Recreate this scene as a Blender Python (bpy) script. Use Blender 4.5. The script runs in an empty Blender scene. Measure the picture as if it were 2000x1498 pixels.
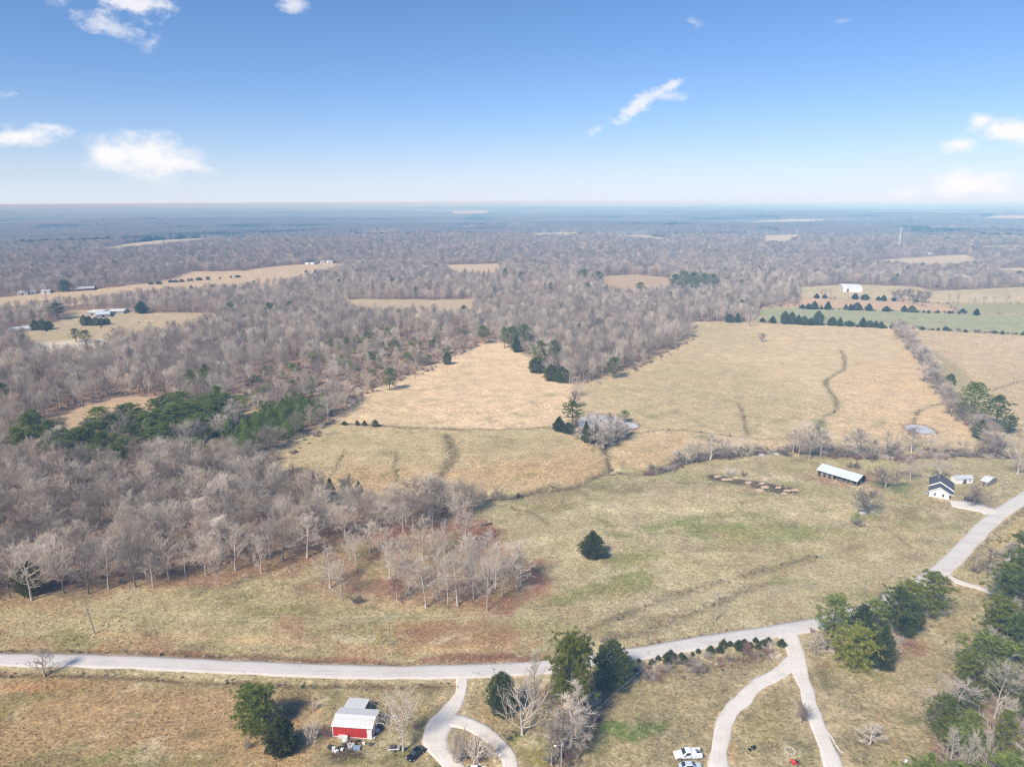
import bpy, math, random
import numpy as np
from mathutils import Matrix, Vector

rng = np.random.default_rng(7)
random.seed(7)
SC = bpy.context.scene
COL = SC.collection
R = math.radians

# ------------------------------------------------------------------ camera
CAM_H = 115.0
F_PX, IMG_W, IMG_H = 1387.0, 2000.0, 1498.0
PITCH, ROLL = R(14.35), R(0.36)
cam_data = bpy.data.cameras.new("camera")
cam = bpy.data.objects.new("camera", cam_data)
COL.objects.link(cam)
cam_data.sensor_width = 36.0
cam_data.lens = 36.0 * F_PX / IMG_W
cam_data.clip_start = 0.5
cam_data.clip_end = 120000.0
CAM_ROT = Matrix.Rotation(R(90) - PITCH, 3, 'X') @ Matrix.Rotation(-ROLL, 3, 'Z')
cam.matrix_world = Matrix.Translation((0, 0, CAM_H)) @ CAM_ROT.to_4x4()
SC.camera = cam

# ------------------------------------------------------------------ world: clear sky with a few small clouds
SUN_EL, SUN_AZ = R(44.0), R(218.0)     # azimuth clockwise from +Y: the sun stands behind and to the left
world = bpy.data.worlds.new("World")
SC.world = world
world.use_nodes = True
wt = world.node_tree
for n in list(wt.nodes):
    wt.nodes.remove(n)
def wn(t, **kw):
    n = wt.nodes.new(t)
    for k, v in kw.items():
        setattr(n, k, v)
    return n
sky = wn('ShaderNodeTexSky', sky_type='NISHITA')
sky.sun_disc = False
sky.sun_elevation = SUN_EL
sky.sun_rotation = SUN_AZ
sky.altitude = 100.0
sky.air_density = 0.95
sky.dust_density = 0.0
sky.ozone_density = 10.0
tc = wn('ShaderNodeTexCoord')
sep = wn('ShaderNodeSeparateXYZ')
wt.links.new(tc.outputs['Generated'], sep.inputs[0])
def wmath(op, a, b=None, clamp=False):
    n = wn('ShaderNodeMath', operation=op)
    n.use_clamp = clamp
    for i, v in enumerate((a, b)):
        if v is None:
            continue
        if isinstance(v, (int, float)):
            n.inputs[i].default_value = v
        else:
            wt.links.new(v, n.inputs[i])
    return n.outputs[0]
az = wmath('MULTIPLY', wmath('ARCTAN2', sep.outputs[0], sep.outputs[1]), 180 / math.pi)
el = wmath('MULTIPLY', wmath('ARCSINE', sep.outputs[2]), 180 / math.pi)
def wnoise(scale, detail, rough, seed):
    m = wn('ShaderNodeMapping')
    m.inputs['Location'].default_value = (seed, seed * 1.7, -seed)
    m.inputs['Scale'].default_value = (1, 1, 1.7)
    wt.links.new(tc.outputs['Generated'], m.inputs[0])
    n = wn('ShaderNodeTexNoise')
    n.inputs['Scale'].default_value = scale
    n.inputs['Detail'].default_value = detail
    n.inputs['Roughness'].default_value = rough
    wt.links.new(m.outputs[0], n.inputs['Vector'])
    return n.outputs[0]
nz_a = wmath('SUBTRACT', wnoise(20.0, 10.0, 0.58, 3.1), 0.5)
nz_b = wmath('SUBTRACT', wnoise(60.0, 8.0, 0.65, 8.4), 0.5)
def dir_of(px, py):
    v = CAM_ROT @ Vector(((px - IMG_W / 2) / F_PX, -(py - IMG_H / 2) / F_PX, -1.0))
    v.normalize()
    return math.degrees(math.atan2(v.x, v.y)), math.degrees(math.asin(v.z))
# centre, half width, half height in photo pixels, tilt, ragged edge, strength
CLOUDS = [(290, 305, 105, 44, -6, .75, 1.05), (225, 305, 60, 32, 6, .7, 1.05), (355, 322, 72, 18, -10, 1.1, .8), (46, 266, 78, 22, 6, 1.0, .95),
          (1896, 362, 84, 34, 0, .75, 1.05), (1770, 376, 50, 14, 8, 1.2, .55), (1875, 284, 40, 18, 0, .9, .95),
          (1975, 256, 84, 26, -4, .75, 1.1), (1915, 236, 26, 16, 0, .9, .9), (1248, 206, 80, 15, 30, 1.6, .75), (1305, 188, 40, 9, -4, 1.6, .5),
          (225, 50, 78, 26, -6, 1.9, .62), (300, 82, 30, 16, 40, 1.7, .45), (262, 4, 66, 22, 0, 1.5, .85), (576, 8, 30, 16, 0, 1.3, .75),
          (120, 2, 30, 12, 10, 1.8, .35), (30, 183, 40, 9, 12, 1.9, .4), (1354, 44, 20, 8, -20, 1.8, .3), (1643, 42, 22, 7, 0, 1.9, .2)]
acc = None
for cx, cy, hw, hh, tilt, rag, stg in CLOUDS:
    a0, e0 = dir_of(cx, cy)
    a1, _ = dir_of(cx + hw, cy)
    _, e1 = dir_of(cx, cy - hh)
    ra, re = a1 - a0, e1 - e0
    ca, sa = math.cos(R(tilt)), math.sin(R(tilt))
    dx, dy = wmath('SUBTRACT', az, a0), wmath('SUBTRACT', el, e0)
    u = wmath('DIVIDE', wmath('ADD', wmath('MULTIPLY', dx, ca), wmath('MULTIPLY', dy, sa)), ra)
    v = wmath('DIVIDE', wmath('SUBTRACT', wmath('MULTIPLY', dy, ca), wmath('MULTIPLY', dx, sa)), re)
    d = wmath('SQRT', wmath('ADD', wmath('MULTIPLY', u, u), wmath('MULTIPLY', v, v)))
    d = wmath('ADD', d, wmath('ADD', wmath('MULTIPLY', nz_a, 2.3 * rag), wmath('MULTIPLY', nz_b, 1.5 * rag)))
    mr = wn('ShaderNodeMapRange', interpolation_type='SMOOTHSTEP')
    mr.inputs['From Min'].default_value = 1.25
    mr.inputs['From Max'].default_value = 0.05 if stg > .7 else -.35
    mr.inputs['To Min'].default_value = 0.0
    mr.inputs['To Max'].default_value = stg
    wt.links.new(d, mr.inputs[0])
    acc = mr.outputs[0] if acc is None else wmath('MAXIMUM', acc, mr.outputs[0])
acc = wmath('MINIMUM', acc, 0.96)
SKY_STRENGTH = 0.107
# the lowest sky is whitened by the same haze, evenly all round
def wfall(deg, top):
    e = wmath('MULTIPLY', wmath('MAXIMUM', el, 0.0), -1.0 / deg)
    return wmath('MULTIPLY', wmath('EXPONENT', e), top)
grade = wn('ShaderNodeMix', data_type='RGBA', blend_type='MULTIPLY')
wt.links.new(wfall(6.5, 1.0), grade.inputs[0])
wt.links.new(sky.outputs[0], grade.inputs[6])
grade.inputs[7].default_value = (1.02, .83, .93, 1)
pale = wn('ShaderNodeMix', data_type='RGBA')
wt.links.new(wfall(3.0, .85), pale.inputs[0])
wt.links.new(grade.outputs[2], pale.inputs[6])
pale.inputs[7].default_value = (.60 / SKY_STRENGTH, .69 / SKY_STRENGTH, .80 / SKY_STRENGTH, 1)
mixc = wn('ShaderNodeMix', data_type='RGBA')
wt.links.new(acc, mixc.inputs[0])
wt.links.new(pale.outputs[2], mixc.inputs[6])
mixc.inputs[7].default_value = (0.80 / SKY_STRENGTH, 0.785 / SKY_STRENGTH, 0.80 / SKY_STRENGTH, 1)
bg = wn('ShaderNodeBackground')
bg.inputs[1].default_value = SKY_STRENGTH
wt.links.new(mixc.outputs[2], bg.inputs[0])
wo = wn('ShaderNodeOutputWorld')
wt.links.new(bg.outputs[0], wo.inputs[0])

# ------------------------------------------------------------------ sun
sun_data = bpy.data.lights.new("sun", 'SUN')
sun_data.energy = 4.2
sun_data.angle = R(12.0)
sun_data.color = (1.0, 0.94, 0.85)
sun = bpy.data.objects.new("sun", sun_data)
COL.objects.link(sun)
sdir = Vector((math.sin(SUN_AZ) * math.cos(SUN_EL), math.cos(SUN_AZ) * math.cos(SUN_EL), math.sin(SUN_EL)))
sun.rotation_euler = sdir.to_track_quat('Z', 'Y').to_euler()
sun.location = sdir * 500

# ------------------------------------------------------------------ exposure and render settings
SC.view_settings.view_transform = 'Standard'
SC.view_settings.look = 'None'
SC.view_settings.exposure = 0.33
SC.view_settings.gamma = 1.0
SC.render.engine = 'CYCLES'
SC.cycles.use_denoising = True
SC.cycles.max_bounces = 5
SC.cycles.diffuse_bounces = 2
SC.cycles.glossy_bounces = 2
SC.cycles.transmission_bounces = 3
SC.cycles.transparent_max_bounces = 6
SC.cycles.volume_bounces = 0
SC.cycles.filter_width = 1.1

# ------------------------------------------------------------------ small numeric helpers
_perm = np.random.default_rng(11).integers(0, 1 << 30, size=(256, 256))
_ang = (_perm & 0xffff) / 65536.0 * 2 * np.pi
_gx, _gy = np.cos(_ang), np.sin(_ang)
def pnoise(x, y):
    x = np.asarray(x, float); y = np.asarray(y, float)
    xi, yi = np.floor(x).astype(int), np.floor(y).astype(int)
    fx, fy = x - xi, y - yi
    def g(i, j):
        a, b = (xi + i) & 255, (yi + j) & 255
        return _gx[a, b] * (fx - i) + _gy[a, b] * (fy - j)
    u = fx * fx * fx * (fx * (fx * 6 - 15) + 10)
    v = fy * fy * fy * (fy * (fy * 6 - 15) + 10)
    n0 = g(0, 0) * (1 - u) + g(1, 0) * u
    n1 = g(0, 1) * (1 - u) + g(1, 1) * u
    return (n0 * (1 - v) + n1 * v) * 1.5
def fbm(x, y, wl, octv=4, gain=0.5, off=0.0):
    s = 0; a = 1.0; t = 0
    for i in range(octv):
        s = s + a * pnoise(x / wl + off + 17.3 * i, y / wl - off + 9.1 * i)
        t += a; a *= gain; wl *= 0.5
    return s / t
def sstep(a, b, x):
    t = np.clip((x - a) / (b - a), 0, 1)
    return t * t * (3 - 2 * t)
def T0(x, y):
    r = np.hypot(x, y)
    z = 1.6 * pnoise(x / 170 + 3.3, y / 170 + 1.2) * sstep(60, 200, r)
    z = z + 9.0 * pnoise(x / 900 + 7.1, y / 700 + 2.6) * sstep(700, 1900, r)
    z = z + 22.0 * pnoise(x / 2600 + 1.7, y / 1700 + 5.9) * sstep(1800, 4500, r)
    z = z + 34.0 * (pnoise(x / 5200 + 4.4, y / 3000 + 8.2) + .5 * pnoise(x / 2100 + 2.4, y / 1500 + 3.2)) * sstep(7000, 13000, r)
    return z
def ray(px, py):
    v = CAM_ROT @ Vector(((px - IMG_W / 2) / F_PX, -(py - IMG_H / 2) / F_PX, -1.0))
    return np.array(v)
_ts = np.geomspace(60, 60000, 1400)
def G(px, py):
    """ground point seen at a pixel of the photograph"""
    d = ray(px, py)
    P = d[None, :] * _ts[:, None]
    h = CAM_H + P[:, 2] - T0(P[:, 0], P[:, 1])
    k = np.argmax(h < 0)
    if h[k] >= 0:
        k = len(_ts) - 1
    k = max(k, 1)
    a = h[k - 1] / (h[k - 1] - h[k])
    t = _ts[k - 1] + (_ts[k] - _ts[k - 1]) * a
    x, y = d[0] * t, d[1] * t
    return np.array((x, y, float(T0(x, y))))
def poly_px(pts):
    return np.array([G(a, b)[:2] for a, b in pts])
def project(P):
    """world point -> photograph pixel"""
    M = np.array(CAM_ROT)
    q = (np.asarray(P, float) - np.array((0, 0, CAM_H))) @ M
    return IMG_W / 2 + F_PX * q[..., 0] / -q[..., 2], IMG_H / 2 - F_PX * q[..., 1] / -q[..., 2]
def height_for(base, top_py):
    """height of an upright thing standing at base whose top shows at row top_py"""
    lo, hi = 0.1, 150.0
    for _ in range(40):
        m = (lo + hi) / 2
        if project(base + np.array((0, 0, m)))[1] > top_py:
            lo = m
        else:
            hi = m
    return lo
def px_scale(base):
    """photo pixels per metre at a point, across the view"""
    return F_PX / abs(((base - np.array((0, 0, CAM_H))) @ np.array(CAM_ROT))[2])
def seg_dist(x, y, P, closed=False):
    d2 = np.full(np.shape(x), 1e18)
    n = len(P)
    for i in range(n if closed else n - 1):
        a, b = P[i], P[(i + 1) % n]
        ab = b - a
        L = ab @ ab + 1e-9
        t = np.clip(((x - a[0]) * ab[0] + (y - a[1]) * ab[1]) / L, 0, 1)
        d2 = np.minimum(d2, (x - a[0] - t * ab[0]) ** 2 + (y - a[1] - t * ab[1]) ** 2)
    return np.sqrt(d2)
def inside(x, y, P):
    c = np.zeros(np.shape(x), bool)
    n = len(P)
    for i in range(n):
        x0, y0 = P[i]; x1, y1 = P[(i + 1) % n]
        if y0 == y1:
            continue
        cond = (y0 > y) != (y1 > y)
        c ^= cond & (x < (x1 - x0) * (y - y0) / (y1 - y0) + x0)
    return c
def sdf(x, y, P, reach=60.0):
    """signed distance, positive inside; far outside the polygon's box it is just negative"""
    out = np.full(np.shape(x), -1e6)
    lo, hi = P.min(0) - reach, P.max(0) + reach
    m = (x > lo[0]) & (x < hi[0]) & (y > lo[1]) & (y < hi[1])
    if m.any():
        d = seg_dist(x[m], y[m], P, True)
        out[m] = np.where(inside(x[m], y[m], P), d, -d)
    return out
def smooth_line(P, step):
    """Catmull-Rom through points, resampled"""
    P = np.asarray(P, float)
    Q = np.vstack([2 * P[0] - P[1], P, 2 * P[-1] - P[-2]])
    out = []
    for i in range(1, len(Q) - 2):
        p0, p1, p2, p3 = Q[i - 1], Q[i], Q[i + 1], Q[i + 2]
        n = max(2, int(np.linalg.norm(p2 - p1) / step))
        for t in np.linspace(0, 1, n, endpoint=False):
            out.append(0.5 * (2 * p1 + (p2 - p0) * t + (2 * p0 - 5 * p1 + 4 * p2 - p3) * t * t + (3 * p1 - p0 - 3 * p2 + p3) * t ** 3))
    out.append(P[-1])
    return np.array(out)

# ------------------------------------------------------------------ objects and meshes
def tag(o, label=None, cat=None, group=None, kind=None):
    if label: o['label'] = label
    if cat: o['category'] = cat
    if group: o['group'] = group
    if kind: o['kind'] = kind
    return o
def empty(name, loc, rz=0.0):
    o = bpy.data.objects.new(name, None)
    o.empty_display_size = 0.2
    COL.objects.link(o)
    o.location = loc
    o.rotation_euler = (0, 0, rz)
    return o
def mesh_from(name, V, F, mats, mat_idx=None, smooth=False):
    """V (n,3), F list of index arrays grouped by face size: [(m,3)array, (k,4)array ...]"""
    me = bpy.data.meshes.new(name)
    V = np.ascontiguousarray(V, np.float32)
    F = [np.asarray(f, np.int32) for f in F if len(f)]
    nl = sum(f.size for f in F); nf = sum(len(f) for f in F)
    me.vertices.add(len(V)); me.loops.add(nl); me.polygons.add(nf)
    me.vertices.foreach_set('co', V.ravel())
    me.loops.foreach_set('vertex_index', np.concatenate([f.ravel() for f in F]))
    sizes = np.concatenate([np.full(len(f), f.shape[1], np.int32) for f in F])
    me.polygons.foreach_set('loop_start', np.concatenate([[0], np.cumsum(sizes)[:-1]]).astype(np.int32))
    me.polygons.foreach_set('loop_total', sizes)
    if mat_idx is not None:
        me.polygons.foreach_set('material_index', np.asarray(mat_idx, np.int32))
    for m in (mats if isinstance(mats, (list, tuple)) else [mats]):
        me.materials.append(m)
    if smooth:
        me.polygons.foreach_set('use_smooth', np.ones(nf, bool))
    me.update(calc_edges=True)
    return me
def link(name, me, parent=None, loc=None):
    o = bpy.data.objects.new(name, me)
    COL.objects.link(o)
    if parent is not None: o.parent = parent
    if loc is not None: o.location = loc
    return o
class MB:
    """collects simple solids into one mesh"""
    def __init__(s):
        s.v, s.f = [], []
    def add(s, vs, fs):
        n = len(s.v)
        s.v += [tuple(map(float, q)) for q in vs]
        s.f += [tuple(n + i for i in f) for f in fs]
        return s
    def box(s, c, d, rz=0.0, taper=1.0, ry=0.0, rx=0.0):
        M = Matrix.Rotation(rz, 3, 'Z') @ Matrix.Rotation(ry, 3, 'Y') @ Matrix.Rotation(rx, 3, 'X')
        vs = []
        for z in (-1, 1):
            k = taper if z > 0 else 1.0
            for x, y in ((-1, -1), (1, -1), (1, 1), (-1, 1)):
                vs.append(M @ Vector((x * d[0] / 2 * k, y * d[1] / 2 * k, z * d[2] / 2)) + Vector(c))
        return s.add(vs, [(3, 2, 1, 0), (4, 5, 6, 7), (0, 1, 5, 4), (1, 2, 6, 5), (2, 3, 7, 6), (3, 0, 4, 7)])
    def prism(s, prof, axis, a, b):
        """profile of 2-D points extruded from a to b along axis 'x' or 'y' (profile in the other axis and z)"""
        n = len(prof)
        mk = (lambda u, w, t: (t, u, w)) if axis == 'x' else (lambda u, w, t: (u, t, w))
        vs = [mk(u, w, a) for u, w in prof] + [mk(u, w, b) for u, w in prof]
        fs = [tuple(range(n - 1, -1, -1)), tuple(range(n, 2 * n))]
        fs += [(i, (i + 1) % n, n + (i + 1) % n, n + i) for i in range(n)]
        return s.add(vs, fs)
    def tube(s, pts, rad, sides=6, cap=True):
        pts = [Vector(p) for p in pts]
        rad = rad if isinstance(rad, (list, tuple)) else [rad] * len(pts)
        n0 = len(s.v); fs = []; vs = []
        for i, p in enumerate(pts):
            t = (pts[min(i + 1, len(pts) - 1)] - pts[max(i - 1, 0)]).normalized()
            u = t.orthogonal().normalized(); w = t.cross(u)
            for k in range(sides):
                a = 2 * math.pi * k / sides
                vs.append(p + (u * math.cos(a) + w * math.sin(a)) * rad[i])
        for i in range(len(pts) - 1):
            for k in range(sides):
                a, b = i * sides + k, i * sides + (k + 1) % sides
                fs.append((a, b, b + sides, a + sides))
        if cap:
            fs.append(tuple(range(sides - 1, -1, -1)))
            fs.append(tuple(range((len(pts) - 1) * sides, len(pts) * sides)))
        return s.add(vs, fs)
    def disc(s, c, r, axis, h, sides=16):
        ax = Vector(axis).normalized()
        return s.tube([Vector(c) - ax * h / 2, Vector(c) + ax * h / 2], r, sides)
    def mesh(s, name, mat, smooth=False, bevel=0.0):
        me = bpy.data.meshes.new(name)
        me.from_pydata(s.v, [], s.f)
        me.materials.append(mat)
        if smooth:
            me.polygons.foreach_set('use_smooth', np.ones(len(me.polygons), bool))
        me.update()
        return me
    def build(s, name, mat, parent=None, smooth=False, bevel=0.0, loc=None):
        o = link(name, s.mesh(name, mat, smooth), parent, loc)
        if bevel:
            b = o.modifiers.new('bevel', 'BEVEL'); b.width = bevel; b.segments = 2; b.limit_method = 'ANGLE'
        return o

# ------------------------------------------------------------------ materials
def new_mat(name):
    m = bpy.data.materials.new(name)
    m.use_nodes = True
    nt = m.node_tree
    return m, nt, nt.nodes['Principled BSDF']
def nnode(nt, t, **kw):
    n = nt.nodes.new(t)
    for k, v in kw.items():
        setattr(n, k, v)
    return n
def mixrgb(nt, mode, fac, a, b):
    n = nnode(nt, 'ShaderNodeMix', data_type='RGBA', blend_type=mode)
    for i, v in ((0, fac), (6, a), (7, b)):
        if isinstance(v, (int, float)):
            n.inputs[i].default_value = v
        elif isinstance(v, tuple):
            n.inputs[i].default_value = (*v[:3], 1)
        else:
            nt.links.new(v, n.inputs[i])
    return n.outputs[2]
def tnoise(nt, scale, detail=3.0, rough=0.5, coord='Object', stretch=None):
    t = nnode(nt, 'ShaderNodeTexCoord')
    src = t.outputs[coord]
    if stretch:
        mp = nnode(nt, 'ShaderNodeMapping')
        mp.inputs['Scale'].default_value = stretch
        nt.links.new(src, mp.inputs[0]); src = mp.outputs[0]
    n = nnode(nt, 'ShaderNodeTexNoise')
    n.inputs['Scale'].default_value = scale
    n.inputs['Detail'].default_value = detail
    n.inputs['Roughness'].default_value = rough
    nt.links.new(src, n.inputs['Vector'])
    return n.outputs[0]
def ramp(nt, fac, a, b, x0=0.3, x1=0.7):
    n = nnode(nt, 'ShaderNodeMapRange')
    n.inputs['From Min'].default_value = x0; n.inputs['From Max'].default_value = x1
    n.inputs['To Min'].default_value = a; n.inputs['To Max'].default_value = b
    nt.links.new(fac, n.inputs[0])
    return n.outputs[0]
def bump(nt, b, h, strength, dist):
    n = nnode(nt, 'ShaderNodeBump')
    n.inputs['Strength'].default_value = strength
    n.inputs['Distance'].default_value = dist
    nt.links.new(h, n.inputs['Height'])
    nt.links.new(n.outputs[0], b.inputs['Normal'])
def mat(name, col, rough=0.8, var=0.12, scale=3.0, metal=0.0, spec=0.3, rand=0.0, detail=4.0, stretch=None, bmp=0.0, dirt=None, dirt_scale=0.6):
    """plain surface with uneven colour: value noise, optional random shift per object, optional dirt patches"""
    m, nt, b = new_mat(name)
    b.inputs['Roughness'].default_value = rough
    b.inputs['Metallic'].default_value = metal
    b.inputs['Specular IOR Level'].default_value = spec
    c = col
    nz = tnoise(nt, scale, detail, 0.6, 'Object', stretch)
    c = mixrgb(nt, 'MULTIPLY', 1.0, tuple(col), ramp2(nt, nz, 1 - var, 1 + var))
    if dirt:
        d = tnoise(nt, dirt_scale, 5.0, 0.65)
        c = mixrgb(nt, 'MIX', ramp(nt, d, 0.0, 0.8, 0.48, 0.72), c, tuple(dirt))
    if rand:
        oi = nnode(nt, 'ShaderNodeObjectInfo')
        c = mixrgb(nt, 'MULTIPLY', 1.0, c, ramp2(nt, oi.outputs['Random'], 1 - rand, 1 + rand, 0, 1))
    nt.links.new(c, b.inputs['Base Color'])
    if bmp:
        bump(nt, b, nz, bmp, 0.05)
    return m
def ramp2(nt, fac, a, b, x0=0.25, x1=0.75):
    f = ramp(nt, fac, a, b, x0, x1)
    n = nnode(nt, 'ShaderNodeCombineColor')
    for i in range(3):
        nt.links.new(f, n.inputs[i])
    return n.outputs[0]

# ================================================================== layout traced on the ground
def lin(r, g, b, k=0.86):
    f = lambda c: ((c / 255 + 0.055) / 1.055) ** 2.4 if c > 10 else c / 255 / 12.92
    return np.array((f(r), f(g), f(b))) * k

OPEN_MAIN = poly_px([(-500, 1245), (-200, 1192), (0, 1170), (170, 1148), (330, 1128), (430, 1108), (560, 1085), (650, 1062), (760, 1050), (850, 1042), (925, 1005), (935, 988),
    (880, 984), (840, 984), (780, 990), (700, 986), (600, 966), (515, 926), (490, 905), (560, 870), (620, 835), (645, 820), (700, 780), (740, 757), (800, 735), (850, 712),
    (900, 690), (945, 670), (962, 664), (1000, 680), (1030, 693), (1045, 715), (1075, 742), (1112, 752), (1150, 747), (1180, 738), (1210, 728), (1250, 717), (1290, 694),
    (1330, 672), (1362, 652), (1356, 637), (1350, 629), (1450, 630), (1475, 627), (1480, 604), (1556, 598), (1566, 561), (1650, 556), (1790, 561), (1820, 569), (1990, 561),
    (2150, 563), (2400, 640), (2500, 1000), (2120, 1060), (2030, 1080), (1960, 1115), (1950, 1170), (1930, 1250), (1900, 1320), (1865, 1390), (1825, 1440), (1800, 1520), (1760, 1900), (1700, 3200), (-1500, 3200), (-900, 1500)])
FIELDS = {  # other open ground, mostly far off; near edges lie a little lower than what shows above the treetops
    'ridge': [(-200, 592), (0, 581), (80, 573), (180, 566), (300, 552), (330, 545), (370, 531), (480, 529), (540, 520), (640, 513), (672, 517), (668, 530), (560, 562), (440, 572), (340, 579), (250, 586), (100, 601), (0, 615), (-200, 640)],
    'farm': [(30, 656), (110, 640), (170, 632), (215, 622), (260, 612), (430, 611), (425, 628), (330, 655), (230, 668), (150, 675), (60, 680)],
    'pit': [(70, 668), (205, 662), (220, 700), (60, 708)],
    'farmyard': [(140, 606), (255, 605), (264, 614), (220, 640), (110, 664), (15, 672), (15, 640), (110, 630)],
    'notch': [(-60, 712), (20, 697), (40, 703), (0, 722), (-60, 740)],
    'glade': [(60, 840), (110, 814), (170, 790), (240, 774), (330, 777), (352, 806), (250, 834), (150, 850), (75, 862)],
    'gap': [(438, 818), (450, 800), (515, 796), (520, 806), (480, 822)],
    'strip': [(660, 587), (690, 585), (800, 586), (930, 585), (920, 616), (800, 622), (690, 616)],
    'hollow': [(862, 518), (975, 515), (978, 536), (960, 548), (880, 540)],
    'scrub': [(1176, 540), (1240, 536), (1312, 544), (1310, 566), (1250, 585), (1180, 578)],
    'far_a': [(150, 492), (230, 480), (300, 470), (385, 466), (440, 470), (330, 482), (220, 494)],
    'far_b': [(685, 454), (770, 452), (770, 460), (690, 462)],
    'far_c': [(985, 441), (1050, 440), (1045, 447), (985, 447)],
    'far_d': [(1035, 456), (1130, 454), (1125, 465), (1040, 466)],
    'far_e': [(1195, 460), (1260, 459), (1315, 468), (1290, 474), (1220, 468)],
    'far_f': [(1493, 460), (1560, 458), (1560, 466), (1540, 480), (1490, 480)],
    'far_g': [(1680, 512), (1760, 505), (1830, 500), (1890, 498), (1925, 516), (1860, 530), (1740, 524)],
    'far_h': [(1920, 530), (1960, 524), (2080, 524), (2080, 548), (1960, 545)],
    'far_i': [(1860, 482), (2080, 478), (2080, 489), (1930, 490)],
    'far_j': [(880, 414), (955, 411), (950, 419), (885, 421)],
    'far_k': [(1800, 448), (2050, 446), (2050, 452), (1800, 453)],
    'far_l': [(505, 494), (560, 490), (560, 496), (510, 500)],
    'far_m': [(600, 478), (640, 476), (640, 482), (600, 483)],
    'far_n': [(900, 442), (935, 440), (935, 446), (900, 447)],
    'far_o': [(370, 428), (420, 425), (420, 429), (375, 431)],
}
FIELDS = {k: poly_px(v) for k, v in FIELDS.items()}
FIELD_COL = {'ridge': (205, 180, 150), 'farm': (196, 176, 142), 'farmyard': (190, 172, 140), 'pit': (214, 205, 190), 'notch': (205, 178, 150), 'glade': (198, 168, 138), 'gap': (196, 168, 132),
             'strip': (196, 176, 145), 'hollow': (205, 182, 152), 'scrub': (192, 165, 135)}

# roads and drives: centre lines (photo pixels), width in metres
ROAD = smooth_line(poly_px([(-420, 1278), (-200, 1282), (0, 1288), (200, 1291), (400, 1300), (600, 1309), (760, 1313), (900, 1311), (1000, 1307), (1100, 1299), (1230, 1279),
    (1340, 1260), (1440, 1244), (1530, 1230), (1590, 1220), (1650, 1206), (1720, 1180), (1790, 1146), (1840, 1112), (1880, 1074), (1915, 1036), (1950, 1006), (2000, 972), (2070, 932), (2200, 880)]), 3.0)
def px_line(p, step=2.0):
    return smooth_line(poly_px(p), step)
DRIVES = {
    'barn_drive': (px_line([(903, 1316), (903, 1340), (892, 1368), (872, 1396), (856, 1420), (850, 1446), (862, 1472), (888, 1502), (905, 1540)]), [3.2, 3.0, 3.4, 4.6, 6.0, 5.6, 4.2, 4.2, 4.6]),
    'loop_drive': (px_line([(862, 1402), (900, 1408), (940, 1426), (975, 1452), (994, 1480), (994, 1506), (960, 1522), (905, 1512)]), [4.4, 4.0, 3.6, 3.6, 3.6, 3.8, 3.8, 3.8]),
    'yard_drive': (px_line([(1536, 1232), (1548, 1262), (1558, 1290), (1568, 1326), (1584, 1372), (1600, 1420), (1622, 1478), (1640, 1530)]), [6.6, 4.4, 5.0, 3.4, 3.2, 3.2, 3.8, 4.0]),
    'loop_yard_drive': (px_line([(1556, 1286), (1528, 1308), (1488, 1334), (1450, 1366), (1422, 1402), (1408, 1440), (1404, 1480), (1408, 1540)]), [4.6, 3.8, 3.6, 3.6, 3.6, 3.6, 3.8, 4.0]),
    'lane': (px_line([(1842, 1118), (1866, 1134), (1905, 1146), (1942, 1158), (2000, 1175)]), [4.0, 3.2, 2.8, 2.6, 2.6]),
    'house_drive': (px_line([(1942, 1004), (1926, 996), (1905, 990), (1880, 986), (1856, 983)]), [9.0, 8.0, 10.0, 9.0, 6.0]),
}
CREEK = px_line([(820, 985), (850, 975), (890, 968), (930, 964), (1000, 968), (1060, 955), (1112, 950), (1150, 934), (1190, 920), (1250, 924), (1295, 919), (1320, 905), (1380, 893), (1480, 884), (1530, 878), (1600, 884), (1680, 890), (1760, 892), (1860, 886), (1960, 890), (2100, 884)])
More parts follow.
